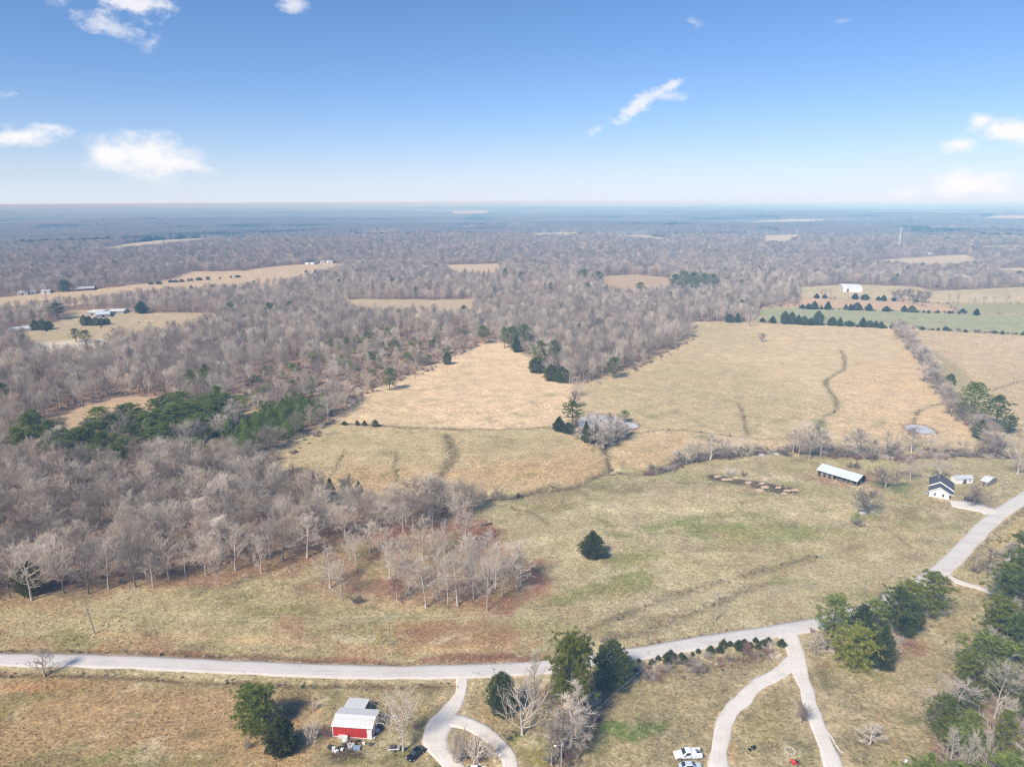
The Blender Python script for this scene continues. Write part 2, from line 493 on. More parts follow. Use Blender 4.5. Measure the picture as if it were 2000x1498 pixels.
# ditches, gullies and tracks: line, half width in metres, colour, strength, depth
LINES = [
    (CREEK, 2.2, (92, 80, 66), .85, 1.3),
    (px_line([(872, 848), (886, 888), (868, 920), (856, 945), (846, 972)]), 3.2, (118, 106, 74), .75, .5),
    (px_line([(886, 850), (880, 880), (864, 925)]), 2.0, (126, 112, 80), .5, .2),
    (px_line([(776, 885), (774, 920), (778, 975)]), 1.4, (120, 118, 78), .6, .2),
    (px_line([(672, 876), (660, 905), (645, 930)]), 1.2, (138, 122, 88), .55, .2),
    (px_line([(1180, 866), (1186, 892), (1194, 925)]), 1.7, (96, 80, 62), .85, .7),
    (px_line([(1644, 684), (1650, 706), (1646, 722), (1622, 736), (1612, 748), (1624, 764), (1634, 782), (1630, 800), (1612, 815), (1600, 830)]), 1.6, (120, 110, 76), .85, .4),
    (px_line([(1612, 746), (1626, 770), (1634, 795)]), 3.0, (142, 142, 92), .5, .1),
    (px_line([(1442, 786), (1452, 812), (1460, 852)]), 1.7, (126, 112, 80), .6, .2),
    (px_line([(1850, 784), (1812, 796), (1792, 806), (1782, 832)]), 1.5, (128, 120, 82), .85, .2),
    (px_line([(2060, 730), (1990, 745), (1930, 765)]), 1.6, (140, 122, 90), .6, .2),
    (px_line([(640, 826), (700, 829), (780, 834), (860, 838), (900, 838)]), 1.4, (118, 98, 72), .8, .2),
    (px_line([(900, 838), (1000, 838), (1090, 836), (1140, 858), (1180, 880)]), 1.3, (150, 128, 95), .6, .2),
    (px_line([(1000, 993), (1030, 1000), (1058, 1012), (1072, 1022)]), .9, (110, 96, 66), .75, .2),
    (px_line([(900, 978), (960, 975), (1060, 968), (1150, 950), (1250, 948)]), 4.5, (128, 120, 86), .5, .2),
    (px_line([(1240, 845), (1320, 840), (1400, 848), (1480, 858), (1530, 856)]), 1.4, (140, 118, 88), .6, .1),
    (px_line([(1490, 880), (1515, 866), (1540, 850), (1560, 856)]), 2.2, (196, 170, 130), .7, .0),
    (px_line([(1600, 905), (1560, 890), (1520, 882)]), 2.0, (196, 172, 128), .7, .0),
    (px_line([(1690, 962), (1740, 970), (1800, 980), (1850, 988)]), 1.0, (196, 160, 105), .8, .0),
    (px_line([(1700, 968), (1740, 976), (1800, 986), (1850, 993)]), .8, (120, 104, 70), .7, .1),
    (px_line([(1720, 1028), (1752, 1044), (1775, 1066)]), 1.0, (128, 112, 78), .5, .1),
    (px_line([(1130, 1245), (1160, 1225), (1230, 1195), (1310, 1165), (1400, 1138), (1500, 1110), (1590, 1085)]), 1.9, (122, 110, 78), .7, .2),
    (px_line([(1180, 1250), (1260, 1232), (1330, 1205), (1420, 1168), (1500, 1140)]), 1.6, (128, 114, 80), .7, .15),
    (px_line([(1190, 1240), (1290, 1212), (1360, 1184)]), 2.4, (138, 118, 84), .4, .0),
    (px_line([(-100, 1318), (0, 1316), (200, 1320), (400, 1330), (640, 1338), (890, 1338)]), 1.1, (116, 88, 60), .8, .35),
    (px_line([(-100, 1268), (200, 1272), (500, 1285), (800, 1296)]), .9, (112, 88, 64), .7, .3),
    (px_line([(200, 1240), (420, 1246), (700, 1262), (900, 1266), (1060, 1262)]), 2.2, (206, 170, 125), .55, .0),
    (px_line([(1230, 1262), (1400, 1235), (1560, 1210)]), 1.2, (120, 96, 68), .65, .3),
    (px_line([(1885, 1100), (1935, 1050), (1975, 1012), (2040, 975)]), 1.6, (128, 112, 64), .75, .35),
    (px_line([(1830, 1108), (1868, 1070), (1900, 1032)]), .8, (120, 98, 64), .6, .2),
    (px_line([(1130, 1400), (1120, 1440), (1095, 1480), (1080, 1530)]), 3.6, (98, 82, 60), .8, .5),
    (px_line([(1180, 1340), (1290, 1315), (1400, 1298), (1500, 1280)]), 3.0, (120, 96, 70), .75, .2),
    (px_line([(1190, 1345), (1150, 1385), (1130, 1420)]), 4.0, (96, 76, 58), .75, .3),
]
PONDS = {
    'duck_pond': poly_px([(1126, 822), (1136, 812), (1165, 809), (1200, 814), (1222, 822), (1240, 827), (1243, 834), (1222, 837), (1190, 841), (1150, 841), (1130, 832)]),
    'stock_pond': poly_px([(1768, 831), (1784, 828), (1805, 830), (1822, 838), (1826, 844), (1806, 845), (1786, 842), (1772, 838)]),
}
def terrain(x, y):
    x = np.asarray(x, float); y = np.asarray(y, float)
    z = T0(x, y)
    for P, w, c, s, dep in LINES:
        if dep <= 0: continue
        lo, hi = P.min(0) - 12, P.max(0) + 12
        m = (x > lo[0]) & (x < hi[0]) & (y > lo[1]) & (y < hi[1])
        if np.any(m):
            d = seg_dist(x[m], y[m], P[::2] if len(P) > 40 else P)
            z[m] -= dep * np.exp(-(d / w) ** 2)
    for P in PONDS.values():
        s = sdf(x, y, P, 8)
        z = z - 0.9 * sstep(-3.5, 2.0, s)
    return z
def ground_z(x, y):
    return float(terrain(np.array([x]), np.array([y]))[0])

# ------------------------------------------------------------------ ground sheet (rings about the place the picture looks out from, fine ahead, coarse behind)
fine = np.linspace(R(-42), R(42), 470)
rest = np.linspace(R(42), R(318), 40)[1:-1]
angs = np.concatenate([fine, rest])
rings = np.concatenate([[4, 20, 45, 65, 80], np.geomspace(92, 900, 400)[0:], np.geomspace(900, 3000, 190)[1:], np.geomspace(3000, 45000, 90)[1:]])
AA, RR = np.meshgrid(angs, rings)
gx, gy = (RR * np.sin(AA)).ravel(), (RR * np.cos(AA)).ravel()
gz = terrain(gx, gy)
NA, NR = len(angs), len(rings)
C = np.zeros((len(gx), 3)); tuft = np.ones(len(gx))
rr = np.hypot(gx, gy)
n_big = fbm(gx, gy, 90, 4, .5, 1.0)
n_mid = fbm(gx, gy, 22, 4, .55, 4.0)
n_fine = fbm(gx, gy, 7, 3, .6, 9.0)
wx = 3.0 * fbm(gx, gy, 14, 3, .5, 2.2); wy = 3.0 * fbm(gx, gy, 14, 3, .5, 6.2)
C[:] = lin(150, 118, 100)                                    # leaf litter under the woods
C += (lin(176, 150, 130) - lin(150, 118, 100)) * sstep(-.3, .5, n_mid)[:, None]
def blend(m, col, s=1.0):
    m = np.clip(m, 0, 1) * s
    C[:] = C * (1 - m[:, None]) + np.asarray(col)[None, :] * m[:, None]
def paint(poly, col, soft=2.0, s=1.0, warp=1.0, off=0.0):
    d = sdf(gx + wx * warp, gy + wy * warp, poly, 40 + soft * 3)
    blend(sstep(-soft, soft, d + off), lin(*col), s)
    return d
pp = poly_px
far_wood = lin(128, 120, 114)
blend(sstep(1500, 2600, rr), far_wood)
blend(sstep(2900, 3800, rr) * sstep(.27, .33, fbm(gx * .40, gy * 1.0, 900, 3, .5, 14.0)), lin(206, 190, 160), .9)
d_open = paint(OPEN_MAIN, (181, 166, 126), 2.5)
for k, P in FIELDS.items():
    q = 1.0 if rr[np.argmin(np.hypot(gx - P[:, 0].mean(), gy - P[:, 1].mean()))] < 1500 else 0.4
    paint(P, FIELD_COL.get(k, (200, 182, 155)), 3.0, 1.0, q)
# parcels of the main open ground
paint(pp([(640, 822), (700, 778), (740, 755), (800, 733), (850, 710), (900, 688), (945, 668), (962, 660), (1000, 676), (1045, 712), (1075, 740), (1125, 752), (1130, 790), (1100, 832), (1000, 838), (900, 836), (780, 832)]), (230, 200, 164), 2.5)
paint(pp([(480, 900), (560, 868), (640, 826), (780, 834), (900, 838), (1000, 840), (1090, 838), (1140, 862), (1180, 885), (1190, 915), (1110, 948), (1060, 955), (930, 966), (850, 978), (780, 1015), (600, 992), (500, 946)]), (200, 178, 138), 2.5)
for c, col, s, e in (((1010, 926), (212, 168, 122), .75, (150, 18)), ((740, 940), (208, 168, 124), .7, (120, 26)), ((1120, 905), (206, 170, 126), .6, (70, 26)), ((700, 870), (188, 172, 130), .5, (140, 26)), ((1000, 862), (184, 168, 124), .6, (140, 16))):
    a = [(c[0] + e[0] * math.cos(t), c[1] + e[1] * math.sin(t)) for t in np.linspace(0, 2 * math.pi, 16, endpoint=False)]
    paint(pp(a), col, 14.0, s, 3.0)
big_field = pp([(1125, 760), (1180, 738), (1250, 717), (1290, 694), (1330, 672), (1366, 650), (1352, 628), (1450, 632), (1600, 634), (1745, 640), (1800, 700), (1850, 770), (1890, 830), (1910, 878), (1800, 884), (1640, 880), (1560, 875), (1480, 880), (1400, 872), (1330, 880), (1260, 918), (1195, 915), (1185, 880), (1240, 845), (1245, 825), (1140, 800)])
paint(big_field, (214, 188, 150), 3.0)
paint(pp([(1150, 755), (1330, 690), (1480, 720), (1590, 770), (1600, 830), (1480, 850), (1260, 835), (1180, 790)]), (194, 174, 132), 22.0, .8, 5.0)
paint(pp([(1200, 870), (1330, 850), (1350, 880), (1260, 910), (1200, 910)]), (204, 172, 128), 5.0, .7, 2.0)
paint(pp([(1650, 700), (1780, 700), (1870, 830), (1700, 860), (1620, 830)]), (220, 188, 150), 16.0, .8, 3.0)
paint(pp([(1350, 640), (1480, 640), (1480, 690), (1340, 690)]), (188, 172, 130), 16.0, .5, 3.0)
paint(pp([(1370, 628), (1470, 630), (1350, 660), (1230, 730), (1180, 745), (1260, 715)]), (186, 174, 132), 6.0, .6, 2.0)
paint(pp([(1760, 642), (2200, 668), (2400, 900), (2000, 880), (1960, 800), (1850, 700)]), (208, 182, 146), 3.0)
paint(pp([(1478, 604), (1570, 600), (1700, 606), (1860, 612), (2200, 624), (2200, 660), (2000, 651), (1740, 637), (1500, 626)]), (166, 168, 128), 3.0)
paint(pp([(1476, 603), (1560, 583), (1640, 583), (1760, 588), (1840, 595), (1872, 609), (1700, 605), (1560, 600)]), (206, 172, 140), 2.5)
paint(pp([(1566, 561), (1650, 556), (1790, 561), (1820, 569), (1990, 561), (2200, 563), (2200, 592), (1850, 592), (1760, 587), (1640, 582), (1560, 582)]), (194, 180, 142), 2.5)
paint(pp([(1560, 571), (1800, 574), (2200, 577), (2200, 591), (1850, 592), (1700, 585), (1560, 582)]), (204, 184, 148), 5.0, .8)
paint(pp([(1856, 594), (2200, 596), (2200, 620), (1890, 609)]), (166, 164, 120), 2.5)
# pasture between the creek and the road
pasture = pp([(950, 985), (1060, 962), (1190, 930), (1300, 925), (1400, 910), (1560, 930), (1700, 960), (1850, 990), (1920, 1010), (1830, 1110), (1700, 1185), (1560, 1220), (1200, 1275), (1080, 1280), (990, 1200), (1080, 1100), (950, 1060)])
paint(pasture, (184, 169, 131), 4.0)
d_p = sdf(gx, gy, pasture, 20)
inp = sstep(-4, 6, d_p)
blend(inp * sstep(.05, .38, fbm(gx * .75, gy * 1.5, 42, 4, .5, 12.0)), lin(144, 146, 86), .9)
blend(inp * sstep(.12, .42, fbm(gx * .7, gy * 1.6, 34, 4, .55, 15.0)), lin(213, 196, 158), .75)
blend(inp * sstep(.2, .5, fbm(gx, gy, 30, 3, .5, 21.0)), lin(168, 138, 100), .45)
def spot(x, y, w, h, col, s, soft=.6, warp=3.0):
    """soft patch given by its place and half sizes in photo pixels"""
    a = pp([(x + w * math.cos(t), y + h * math.sin(t)) for t in np.linspace(0, 2 * math.pi, 14, endpoint=False)])
    size = min(np.ptp(a[:, 0]), np.ptp(a[:, 1]))
    d = sdf(gx + wx * warp, gy + wy * warp, a, 20 + size)
    blend(sstep(-soft * size * .35, soft * size * .35, d), lin(*col), s)
spot(1360, 1030, 110, 8, (128, 144, 70), .7); spot(1240, 1090, 60, 10, (140, 146, 80), .6); spot(1540, 1040, 150, 10, (146, 148, 84), .6); spot(1330, 1005, 60, 5, (132, 144, 74), .6); spot(1100, 985, 60, 6, (146, 146, 88), .6); spot(1450, 1060, 80, 9, (150, 148, 86), .6); spot(1040, 1230, 80, 12, (150, 146, 92), .6)
spot(1255, 995, 120, 12, (212, 196, 160), .6); spot(1420, 985, 120, 16, (214, 194, 156), .7); spot(1120, 1060, 70, 20, (206, 190, 148), .5)
spot(1600, 1000, 90, 16, (206, 186, 146), .5); spot(1160, 955, 100, 10, (140, 128, 92), .5); spot(1330, 930, 60, 10, (150, 150, 96), .5)
spot(1480, 1090, 160, 30, (172, 156, 112), .5); spot(1700, 1060, 120, 30, (176, 158, 112), .5); spot(1760, 1010, 90, 14, (178, 150, 110), .5)
spot(1695, 1010, 34, 9, (120, 136, 72), .8); spot(1748, 950, 40, 7, (124, 138, 76), .8); spot(1600, 830, 20, 10, (146, 156, 98), .8); spot(1600, 960, 60, 9, (158, 152, 96), .6)
# yard round the open barn and the dark feed lot
spot(1640, 930, 75, 20, (176, 138, 112), .85); spot(1560, 905, 50, 12, (170, 160, 108), .6); spot(1690, 905, 60, 10, (186, 176, 120), .6)
spot(1450, 955, 90, 10, (196, 166, 136), .7); spot(1700, 945, 22, 12, (176, 132, 106), .8)
paint(pp([(1378, 930), (1392, 926), (1440, 935), (1500, 944), (1545, 952), (1568, 960), (1555, 966), (1520, 963), (1470, 952), (1420, 942), (1385, 938)]), (96, 78, 66), 1.2, .95, .6)
# grove floor with red leaves, and leaf litter at the wood's front edge
grove = pp([(590, 1150), (640, 1085), (760, 1046), (930, 1000), (965, 1020), (960, 1060), (1080, 1096), (1062, 1135), (1000, 1205), (930, 1195), (780, 1190), (700, 1170)])
dg = sdf(gx + wx * 2, gy + wy * 2, grove, 30) + 7 * fbm(gx, gy, 20, 4, .6, 33.0)
blend(sstep(-4, 4, dg), lin(166, 126, 100), .75)
blend(sstep(-6, 2, dg) * sstep(-.05, .3, fbm(gx, gy, 16, 3, .5, 31.0)), lin(150, 92, 80), .6)
blend(sstep(-2, 4, dg) * sstep(.1, .4, fbm(gx, gy, 20, 3, .5, 37.0)), lin(160, 146, 96), .8)
spot(1045, 1130, 26, 40, (148, 90, 82), .6, 1.1, 3.0); spot(1000, 1180, 26, 22, (160, 94, 84), .65); spot(900, 1030, 60, 16, (140, 88, 78), .7)
front = pp([(-300, 1215), (0, 1172), (170, 1150), (330, 1130), (430, 1110), (560, 1087), (650, 1064), (650, 1098), (560, 1118), (430, 1138), (330, 1152), (170, 1168), (0, 1192), (-300, 1240)])
dfr = sdf(gx + wx * 2, gy + wy * 2, front, 30)
blend(sstep(-5, 5, dfr), lin(152, 106, 84), .75)
# rough grass north of the road
verge = pp([(-400, 1250), (0, 1195), (330, 1158), (640, 1150), (980, 1215), (1090, 1270), (1090, 1292), (760, 1300), (400, 1285), (0, 1270), (-400, 1262)])
dv = sdf(gx, gy, verge, 20)
iv = sstep(-4, 4, dv)
blend(iv, lin(188, 169, 128), .7)
blend(iv * sstep(.05, .4, fbm(gx * .6, gy * 1.4, 30, 4, .5, 41.0)), lin(142, 136, 84), .8)
blend(iv * sstep(.15, .45, fbm(gx, gy, 26, 4, .5, 44.0)), lin(182, 136, 104), .65)
spot(820, 1240, 200, 24, (150, 134, 88), .5); spot(900, 1242, 130, 22, (170, 100, 82), .4); spot(300, 1215, 160, 18, (190, 172, 122), .4)
bank = pp([(-400, 1262), (0, 1268), (300, 1272), (600, 1284), (800, 1290), (950, 1286), (1085, 1275), (1085, 1292), (950, 1302), (760, 1303), (500, 1296), (300, 1286), (0, 1276), (-400, 1270)])
dbk = sdf(gx + wx * .5, gy + wy * .5, bank, 10)
blend(sstep(-1.5, 1.5, dbk), lin(146, 110, 84), .8)
spot(950, 1285, 140, 10, (152, 96, 80), .8, .6, 1.0); spot(330, 1278, 120, 7, (150, 98, 80), .5, .6, 1.0); spot(650, 1290, 100, 7, (160, 104, 80), .5, .6, 1.0)
# south of the road
fld = pp([(-500, 1318), (0, 1318), (400, 1334), (640, 1342), (645, 1420), (620, 1500), (600, 2600), (-900, 2600)])
dfl = sdf(gx, gy, fld, 20)
il = sstep(-3, 5, dfl)
blend(il, lin(180, 146, 102), .85)
blend(il * sstep(.0, .4, fbm(gx * .7, gy * 1.3, 24, 4, .5, 51.0)), lin(146, 134, 84), .85)
blend(il * sstep(.1, .4, fbm(gx * .6, gy * 1.4, 28, 4, .5, 57.0)), lin(204, 146, 102), .75)
yard = pp([(640, 1342), (890, 1340), (1080, 1345), (1190, 1345), (1530, 1285), (1700, 1300), (1900, 1180), (1900, 1330), (1790, 1500), (1760, 2600), (600, 2600), (620, 1500)])
dy_ = sdf(gx, gy, yard, 20)
iy = sstep(-3, 4, dy_)
blend(iy, lin(168, 150, 112), .85)
blend(iy * sstep(.05, .4, fbm(gx, gy, 18, 4, .5, 61.0)), lin(128, 126, 76), .8)
blend(iy * sstep(.12, .45, fbm(gx, gy, 22, 4, .5, 67.0)), lin(196, 174, 138), .7)
spot(1245, 1418, 36, 24, (104, 128, 52), .85, .8, 4.0); spot(1270, 1400, 24, 14, (100, 124, 48), .7, .8, 3.0); spot(1030, 1470, 46, 30, (150, 142, 72), .8); spot(1045, 1440, 30, 8, (112, 122, 58), .7)
spot(852, 1486, 18, 16, (84, 104, 40), .85, .6, 1.0); spot(670, 1468, 46, 22, (72, 62, 52), .85, .6, 1.5); spot(735, 1420, 10, 30, (86, 70, 58), .7, .6, 1.0)
spot(540, 1395, 24, 34, (150, 106, 76), .55); spot(1740, 1240, 60, 36, (150, 104, 84), .6); spot(1600, 1290, 24, 10, (160, 126, 96), .6)
spot(1715, 1310, 20, 10, (146, 146, 84), .7); spot(1500, 1420, 60, 50, (160, 146, 92), .5); spot(700, 1480, 60, 10, (140, 140, 74), .6); spot(930, 1460, 46, 26, (120, 98, 72), .75, .5, .5)
spot(1090, 1350, 60, 22, (146, 104, 80), .6); spot(960, 1405, 40, 22, (190, 162, 112), .5); spot(800, 1370, 60, 16, (172, 150, 96), .5); spot(1700, 1270, 40, 24, (110, 88, 66), .6)
spot(1420, 1470, 12, 24, (196, 146, 104), .7, .6, .6)
verge2 = pp([(1890, 1110), (1930, 1062), (1985, 1015), (2060, 975), (2200, 930), (2300, 1010), (2060, 1070), (1960, 1112)])
paint(verge2, (198, 172, 118), 3.0, .85)
spot(1915, 1150, 40, 12, (188, 160, 112), .6); spot(1945, 1110, 40, 20, (172, 132, 98), .7)
# ditches and tracks
for P, w, col, s, dep in LINES:
    lo, hi = P.min(0) - 20, P.max(0) + 20
    m = (gx > lo[0]) & (gx < hi[0]) & (gy > lo[1]) & (gy < hi[1])
    if not m.any(): continue
    d = np.full(len(gx), 1e3)
    d[m] = seg_dist(gx[m] + wx[m] * .6, gy[m] + wy[m] * .6, P)
    blend(np.exp(-(d / (w * .8)) ** 2) * np.clip(1 + 1.8 * n_fine, 0, 1.3), lin(*col), s)
for P in PONDS.values():
    paint(P, (150, 120, 96), 2.0, .9, .3, 2.0)
spot(1236, 836, 12, 5, (212, 150, 120), .8, .5, .5)
# uneven sward near by: darker weedy patches, pale dead grass, greener flushes
ca_, sa_ = math.cos(.5), math.sin(.5)
ux, uy = gx * ca_ + gy * sa_, (-gx * sa_ + gy * ca_) * 1.7
nw = sstep(0, 5, d_open) * sstep(520, 330, rr)
blend(nw * sstep(.10, .45, fbm(ux, uy, 15, 5, .66, 131.0)), lin(126, 118, 82), .5)
blend(nw * sstep(.14, .46, fbm(ux, uy, 19, 5, .66, 137.0)), lin(216, 200, 168), .6)
blend(nw * sstep(.22, .5, fbm(ux, uy, 26, 4, .6, 141.0)), lin(134, 140, 84), .6)
blend(nw * sstep(.26, .5, fbm(ux, uy, 12, 4, .6, 147.0)), lin(176, 134, 104), .45)
# scattered pale bare spots and darker tussocks in the big fields
io = sstep(0, 6, d_open)
near_ = rr < 520
d_road = np.full(len(gx), 1e3)
d_road[near_] = seg_dist(gx[near_] + wx[near_] * .4, gy[near_] + wy[near_] * .4, ROAD[::2])
blend(sstep(4.6, 2.6, d_road) * np.clip(.6 + 1.5 * n_fine, 0, 1), lin(204, 182, 148), .75)
for _ln, _w in DRIVES.values():
    _d = np.full(len(gx), 1e3)
    _d[near_] = seg_dist(gx[near_] + wx[near_] * .4, gy[near_] + wy[near_] * .4, _ln[::2])
    _h = max(_w) * .5
    blend(sstep(_h + 1.6, _h - .2, _d) * np.clip(.6 + 1.5 * n_fine, 0, 1), lin(206, 180, 144), .6)
blend(io * sstep(.42, .62, fbm(gx, gy, 9, 3, .6, 71.0)), lin(216, 190, 156), .35)
blend(io * sstep(.3, .6, fbm(gx, gy, 6, 3, .6, 77.0)), lin(126, 110, 76), .35)
blend(io * sstep(.1, .5, fbm(gx, gy, 120, 4, .5, 79.0)), lin(186, 168, 124), .3)
C *= (1 + .12 * n_mid + .20 * n_fine)[:, None]
g_ = C.mean(1, keepdims=True)
C = g_ + (C - g_) * .86
C *= np.array((1.15, 1.11, .955))
C = np.clip(C, .01, .9)
idx = np.arange(NR * NA).reshape(NR, NA)
nxt = np.roll(idx, -1, axis=1)
quads = np.stack([idx[:-1], nxt[:-1], nxt[1:], idx[1:]], -1).reshape(-1, 4)[:, ::-1]

def ground_mat():
    m, nt, b = new_mat('dry_pasture')
    b.inputs['Roughness'].default_value = 0.95
    b.inputs['Specular IOR Level'].default_value = 0.05
    at = nnode(nt, 'ShaderNodeAttribute', attribute_name='Col')
    n1 = tnoise(nt, 1.6, 5, .65)
    n2 = tnoise(nt, .62, 5, .62)
    n3 = tnoise(nt, .11, 4, .55)
    n4 = tnoise(nt, 1.5, 3, .6, 'Object', (.8, 1.25, 1))
    c = mixrgb(nt, 'MULTIPLY', 1.0, at.outputs['Color'], ramp2(nt, n1, .60, 1.40, .3, .7))
    c = mixrgb(nt, 'MULTIPLY', 1.0, c, ramp2(nt, n2, .78, 1.22, .3, .7))
    c = mixrgb(nt, 'MULTIPLY', 1.0, c, ramp2(nt, n3, .90, 1.10, .3, .7))
    c = mixrgb(nt, 'MULTIPLY', ramp(nt, n4, 0, .8, .53, .66), c, (.54, .52, .42))
    c = mixrgb(nt, 'SCREEN', ramp(nt, n2, 0, .12, .55, .72), c, (.9, .8, .62))
    nt.links.new(c, b.inputs['Base Color'])
    h = mixrgb(nt, 'ADD', 1.0, n1, n2)
    bump(nt, b, h, .8, .35)
    return m
GROUND_MAT = ground_mat()
me = mesh_from('ground', np.stack([gx, gy, gz], 1), [quads], GROUND_MAT, None, True)
ca = me.color_attributes.new('Col', 'FLOAT_COLOR', 'POINT')
ca.data.foreach_set('color', np.concatenate([C, np.ones((len(C), 1))], 1).astype(np.float32).ravel())
ground = tag(link('ground', me), 'rolling dry winter pasture and woodland floor', None, None, 'structure')

# ------------------------------------------------------------------ road, drives, ponds
def ribbon(name, line, width, lift, material, edge=.25, rough=7.0):
    P = np.asarray(line)
    t = np.gradient(P, axis=0); t /= np.linalg.norm(t, axis=1)[:, None] + 1e-9
    nrm = np.stack([-t[:, 1], t[:, 0]], 1)
    w = np.full(len(P), width) if np.isscalar(width) else np.interp(np.linspace(0, 1, len(P)), np.linspace(0, 1, len(width)), width)
    cols = np.array([-1.06, -1, -.6, 0, .6, 1, 1.06])
    k = len(cols)
    V = np.zeros((len(P), k, 3))
    s = np.arange(len(P)) * 1.0
    for j, c in enumerate(cols):
        jit = edge * pnoise(s / 2.6 + 10 * np.sign(c), np.full(len(P), lift * 50 + .5)) * (abs(c) > .9) * np.sign(c)
        q = P + nrm * (c * w / 2 + jit)[:, None]
        z = terrain(q[:, 0], q[:, 1])
        zc = T0(q[:, 0], q[:, 1])
        crown = lift + .05 * (1 - c * c)
        V[:, j, 0], V[:, j, 1] = q[:, 0], q[:, 1]
        V[:, j, 2] = np.maximum(z, zc - .05) + crown if abs(c) <= 1 else z - .25
    ii = np.arange(len(P) * k).reshape(len(P), k)
    F = np.stack([ii[:-1, :-1], ii[:-1, 1:], ii[1:, 1:], ii[1:, :-1]], -1).reshape(-1, 4)
    me = mesh_from(name, V.reshape(-1, 3), [F], material, None, True)
    uv = me.color_attributes.new('across', 'FLOAT_COLOR', 'POINT')
    a = np.zeros((len(P), k, 4)); a[..., 0] = (np.abs(cols))[None, :]; a[..., 1] = cols[None, :] * .5 + .5; a[..., 3] = 1
    uv.data.foreach_set('color', a.astype(np.float32).ravel())
    return tag(link(name, me), None, None, None, 'structure')
def road_mat(name, base, streak, edge_col, patch, bright):
    m, nt, b = new_mat(name)
    b.inputs['Roughness'].default_value = .92
    b.inputs['Specular IOR Level'].default_value = .15
    at = nnode(nt, 'ShaderNodeAttribute', attribute_name='across')
    sp = nnode(nt, 'ShaderNodeSeparateColor'); nt.links.new(at.outputs['Color'], sp.inputs[0])
    n1 = tnoise(nt, 2.2, 5, .65); n2 = tnoise(nt, .16, 4, .6); n3 = tnoise(nt, .5, 3, .6)
    c = mixrgb(nt, 'MIX', ramp(nt, n2, 0, .8, .4, .65), base, streak)
    # wheel tracks: paler bands a third of the way out
    wv = nnode(nt, 'ShaderNodeMath', operation='COSINE')
    mu = nnode(nt, 'ShaderNodeMath', operation='MULTIPLY'); mu.inputs[1].default_value = 12.6
    nt.links.new(sp.outputs[0], mu.inputs[0]); nt.links.new(mu.outputs[0], wv.inputs[0])
    c = mixrgb(nt, 'MIX', ramp(nt, wv.outputs[0], .22, 0, -1, .6), c, bright)
    c = mixrgb(nt, 'MULTIPLY', 1.0, c, ramp2(nt, n1, .90, 1.10, .3, .7))
    c = mixrgb(nt, 'MIX', ramp(nt, n3, 0, .85, .66, .72), c, patch)
    c = mixrgb(nt, 'MULTIPLY', ramp(nt, tnoise(nt, .35, 5, .7, 'Object', (.25, 1, 1)), 0, .5, .5, .7), c, (.74, .72, .70))
    ed = nnode(nt, 'ShaderNodeMath', operation='ADD')
    sc_ = nnode(nt, 'ShaderNodeMath', operation='MULTIPLY'); sc_.inputs[1].default_value = .22
    nt.links.new(n3, sc_.inputs[0]); nt.links.new(sp.outputs[0], ed.inputs[0]); nt.links.new(sc_.outputs[0], ed.inputs[1])
    c = mixrgb(nt, 'MIX', ramp(nt, ed.outputs[0], 0, .8, 1.0, 1.14), c, edge_col)
    nt.links.new(c, b.inputs['Base Color'])
    bump(nt, b, n1, .2, .03)
    return m
ROAD_MAT = road_mat('worn_asphalt', (.60, .555, .50), (.68, .61, .545), (.50, .40, .28), (.24, .22, .20), (.72, .67, .61))
GRAVEL_MAT = road_mat('pale_gravel', (.74, .68, .60), (.66, .58, .48), (.54, .42, .28), (.60, .54, .45), (.82, .77, .70))
ribbon('county_road', ROAD, 5.6, .07, ROAD_MAT, .5)
for i, (k, (ln, w)) in enumerate(DRIVES.items()):
    ribbon(k, ln, w, .045 + .006 * i, GRAVEL_MAT, .8)
def water_mat():
    m, nt, b = new_mat('pond_water')
    b.inputs['Base Color'].default_value = (.34, .36, .36, 1)
    b.inputs['Roughness'].default_value = .25
    b.inputs['Specular IOR Level'].default_value = .6
    n = tnoise(nt, 1.2, 3, .5)
    nt.links.new(mixrgb(nt, 'MIX', ramp(nt, tnoise(nt, .15, 3, .5), 0, 1, .4, .62), (.62, .60, .57), (.48, .44, .38)), b.inputs['Base Color'])
    bump(nt, b, n, .08, .05)
    return m
WATER = water_mat()
for k, P in PONDS.items():
    Q = smooth_line(np.vstack([P, P[:1]]), 1.2)[:-1]
    c = Q.mean(0)
    Q = c + (Q - c) * 1.04
    z = float(T0(c[0], c[1])) - .45
    V = np.vstack([[c[0], c[1], z], np.column_stack([Q, np.full(len(Q), z)])])
    n = len(Q)
    F = np.stack([np.zeros(n, int), 1 + np.arange(n), 1 + (np.arange(n) + 1) % n], -1)
    tag(link('pond', mesh_from('pond', V, [F], WATER)), 'small grey farm pond', None, None, 'structure')

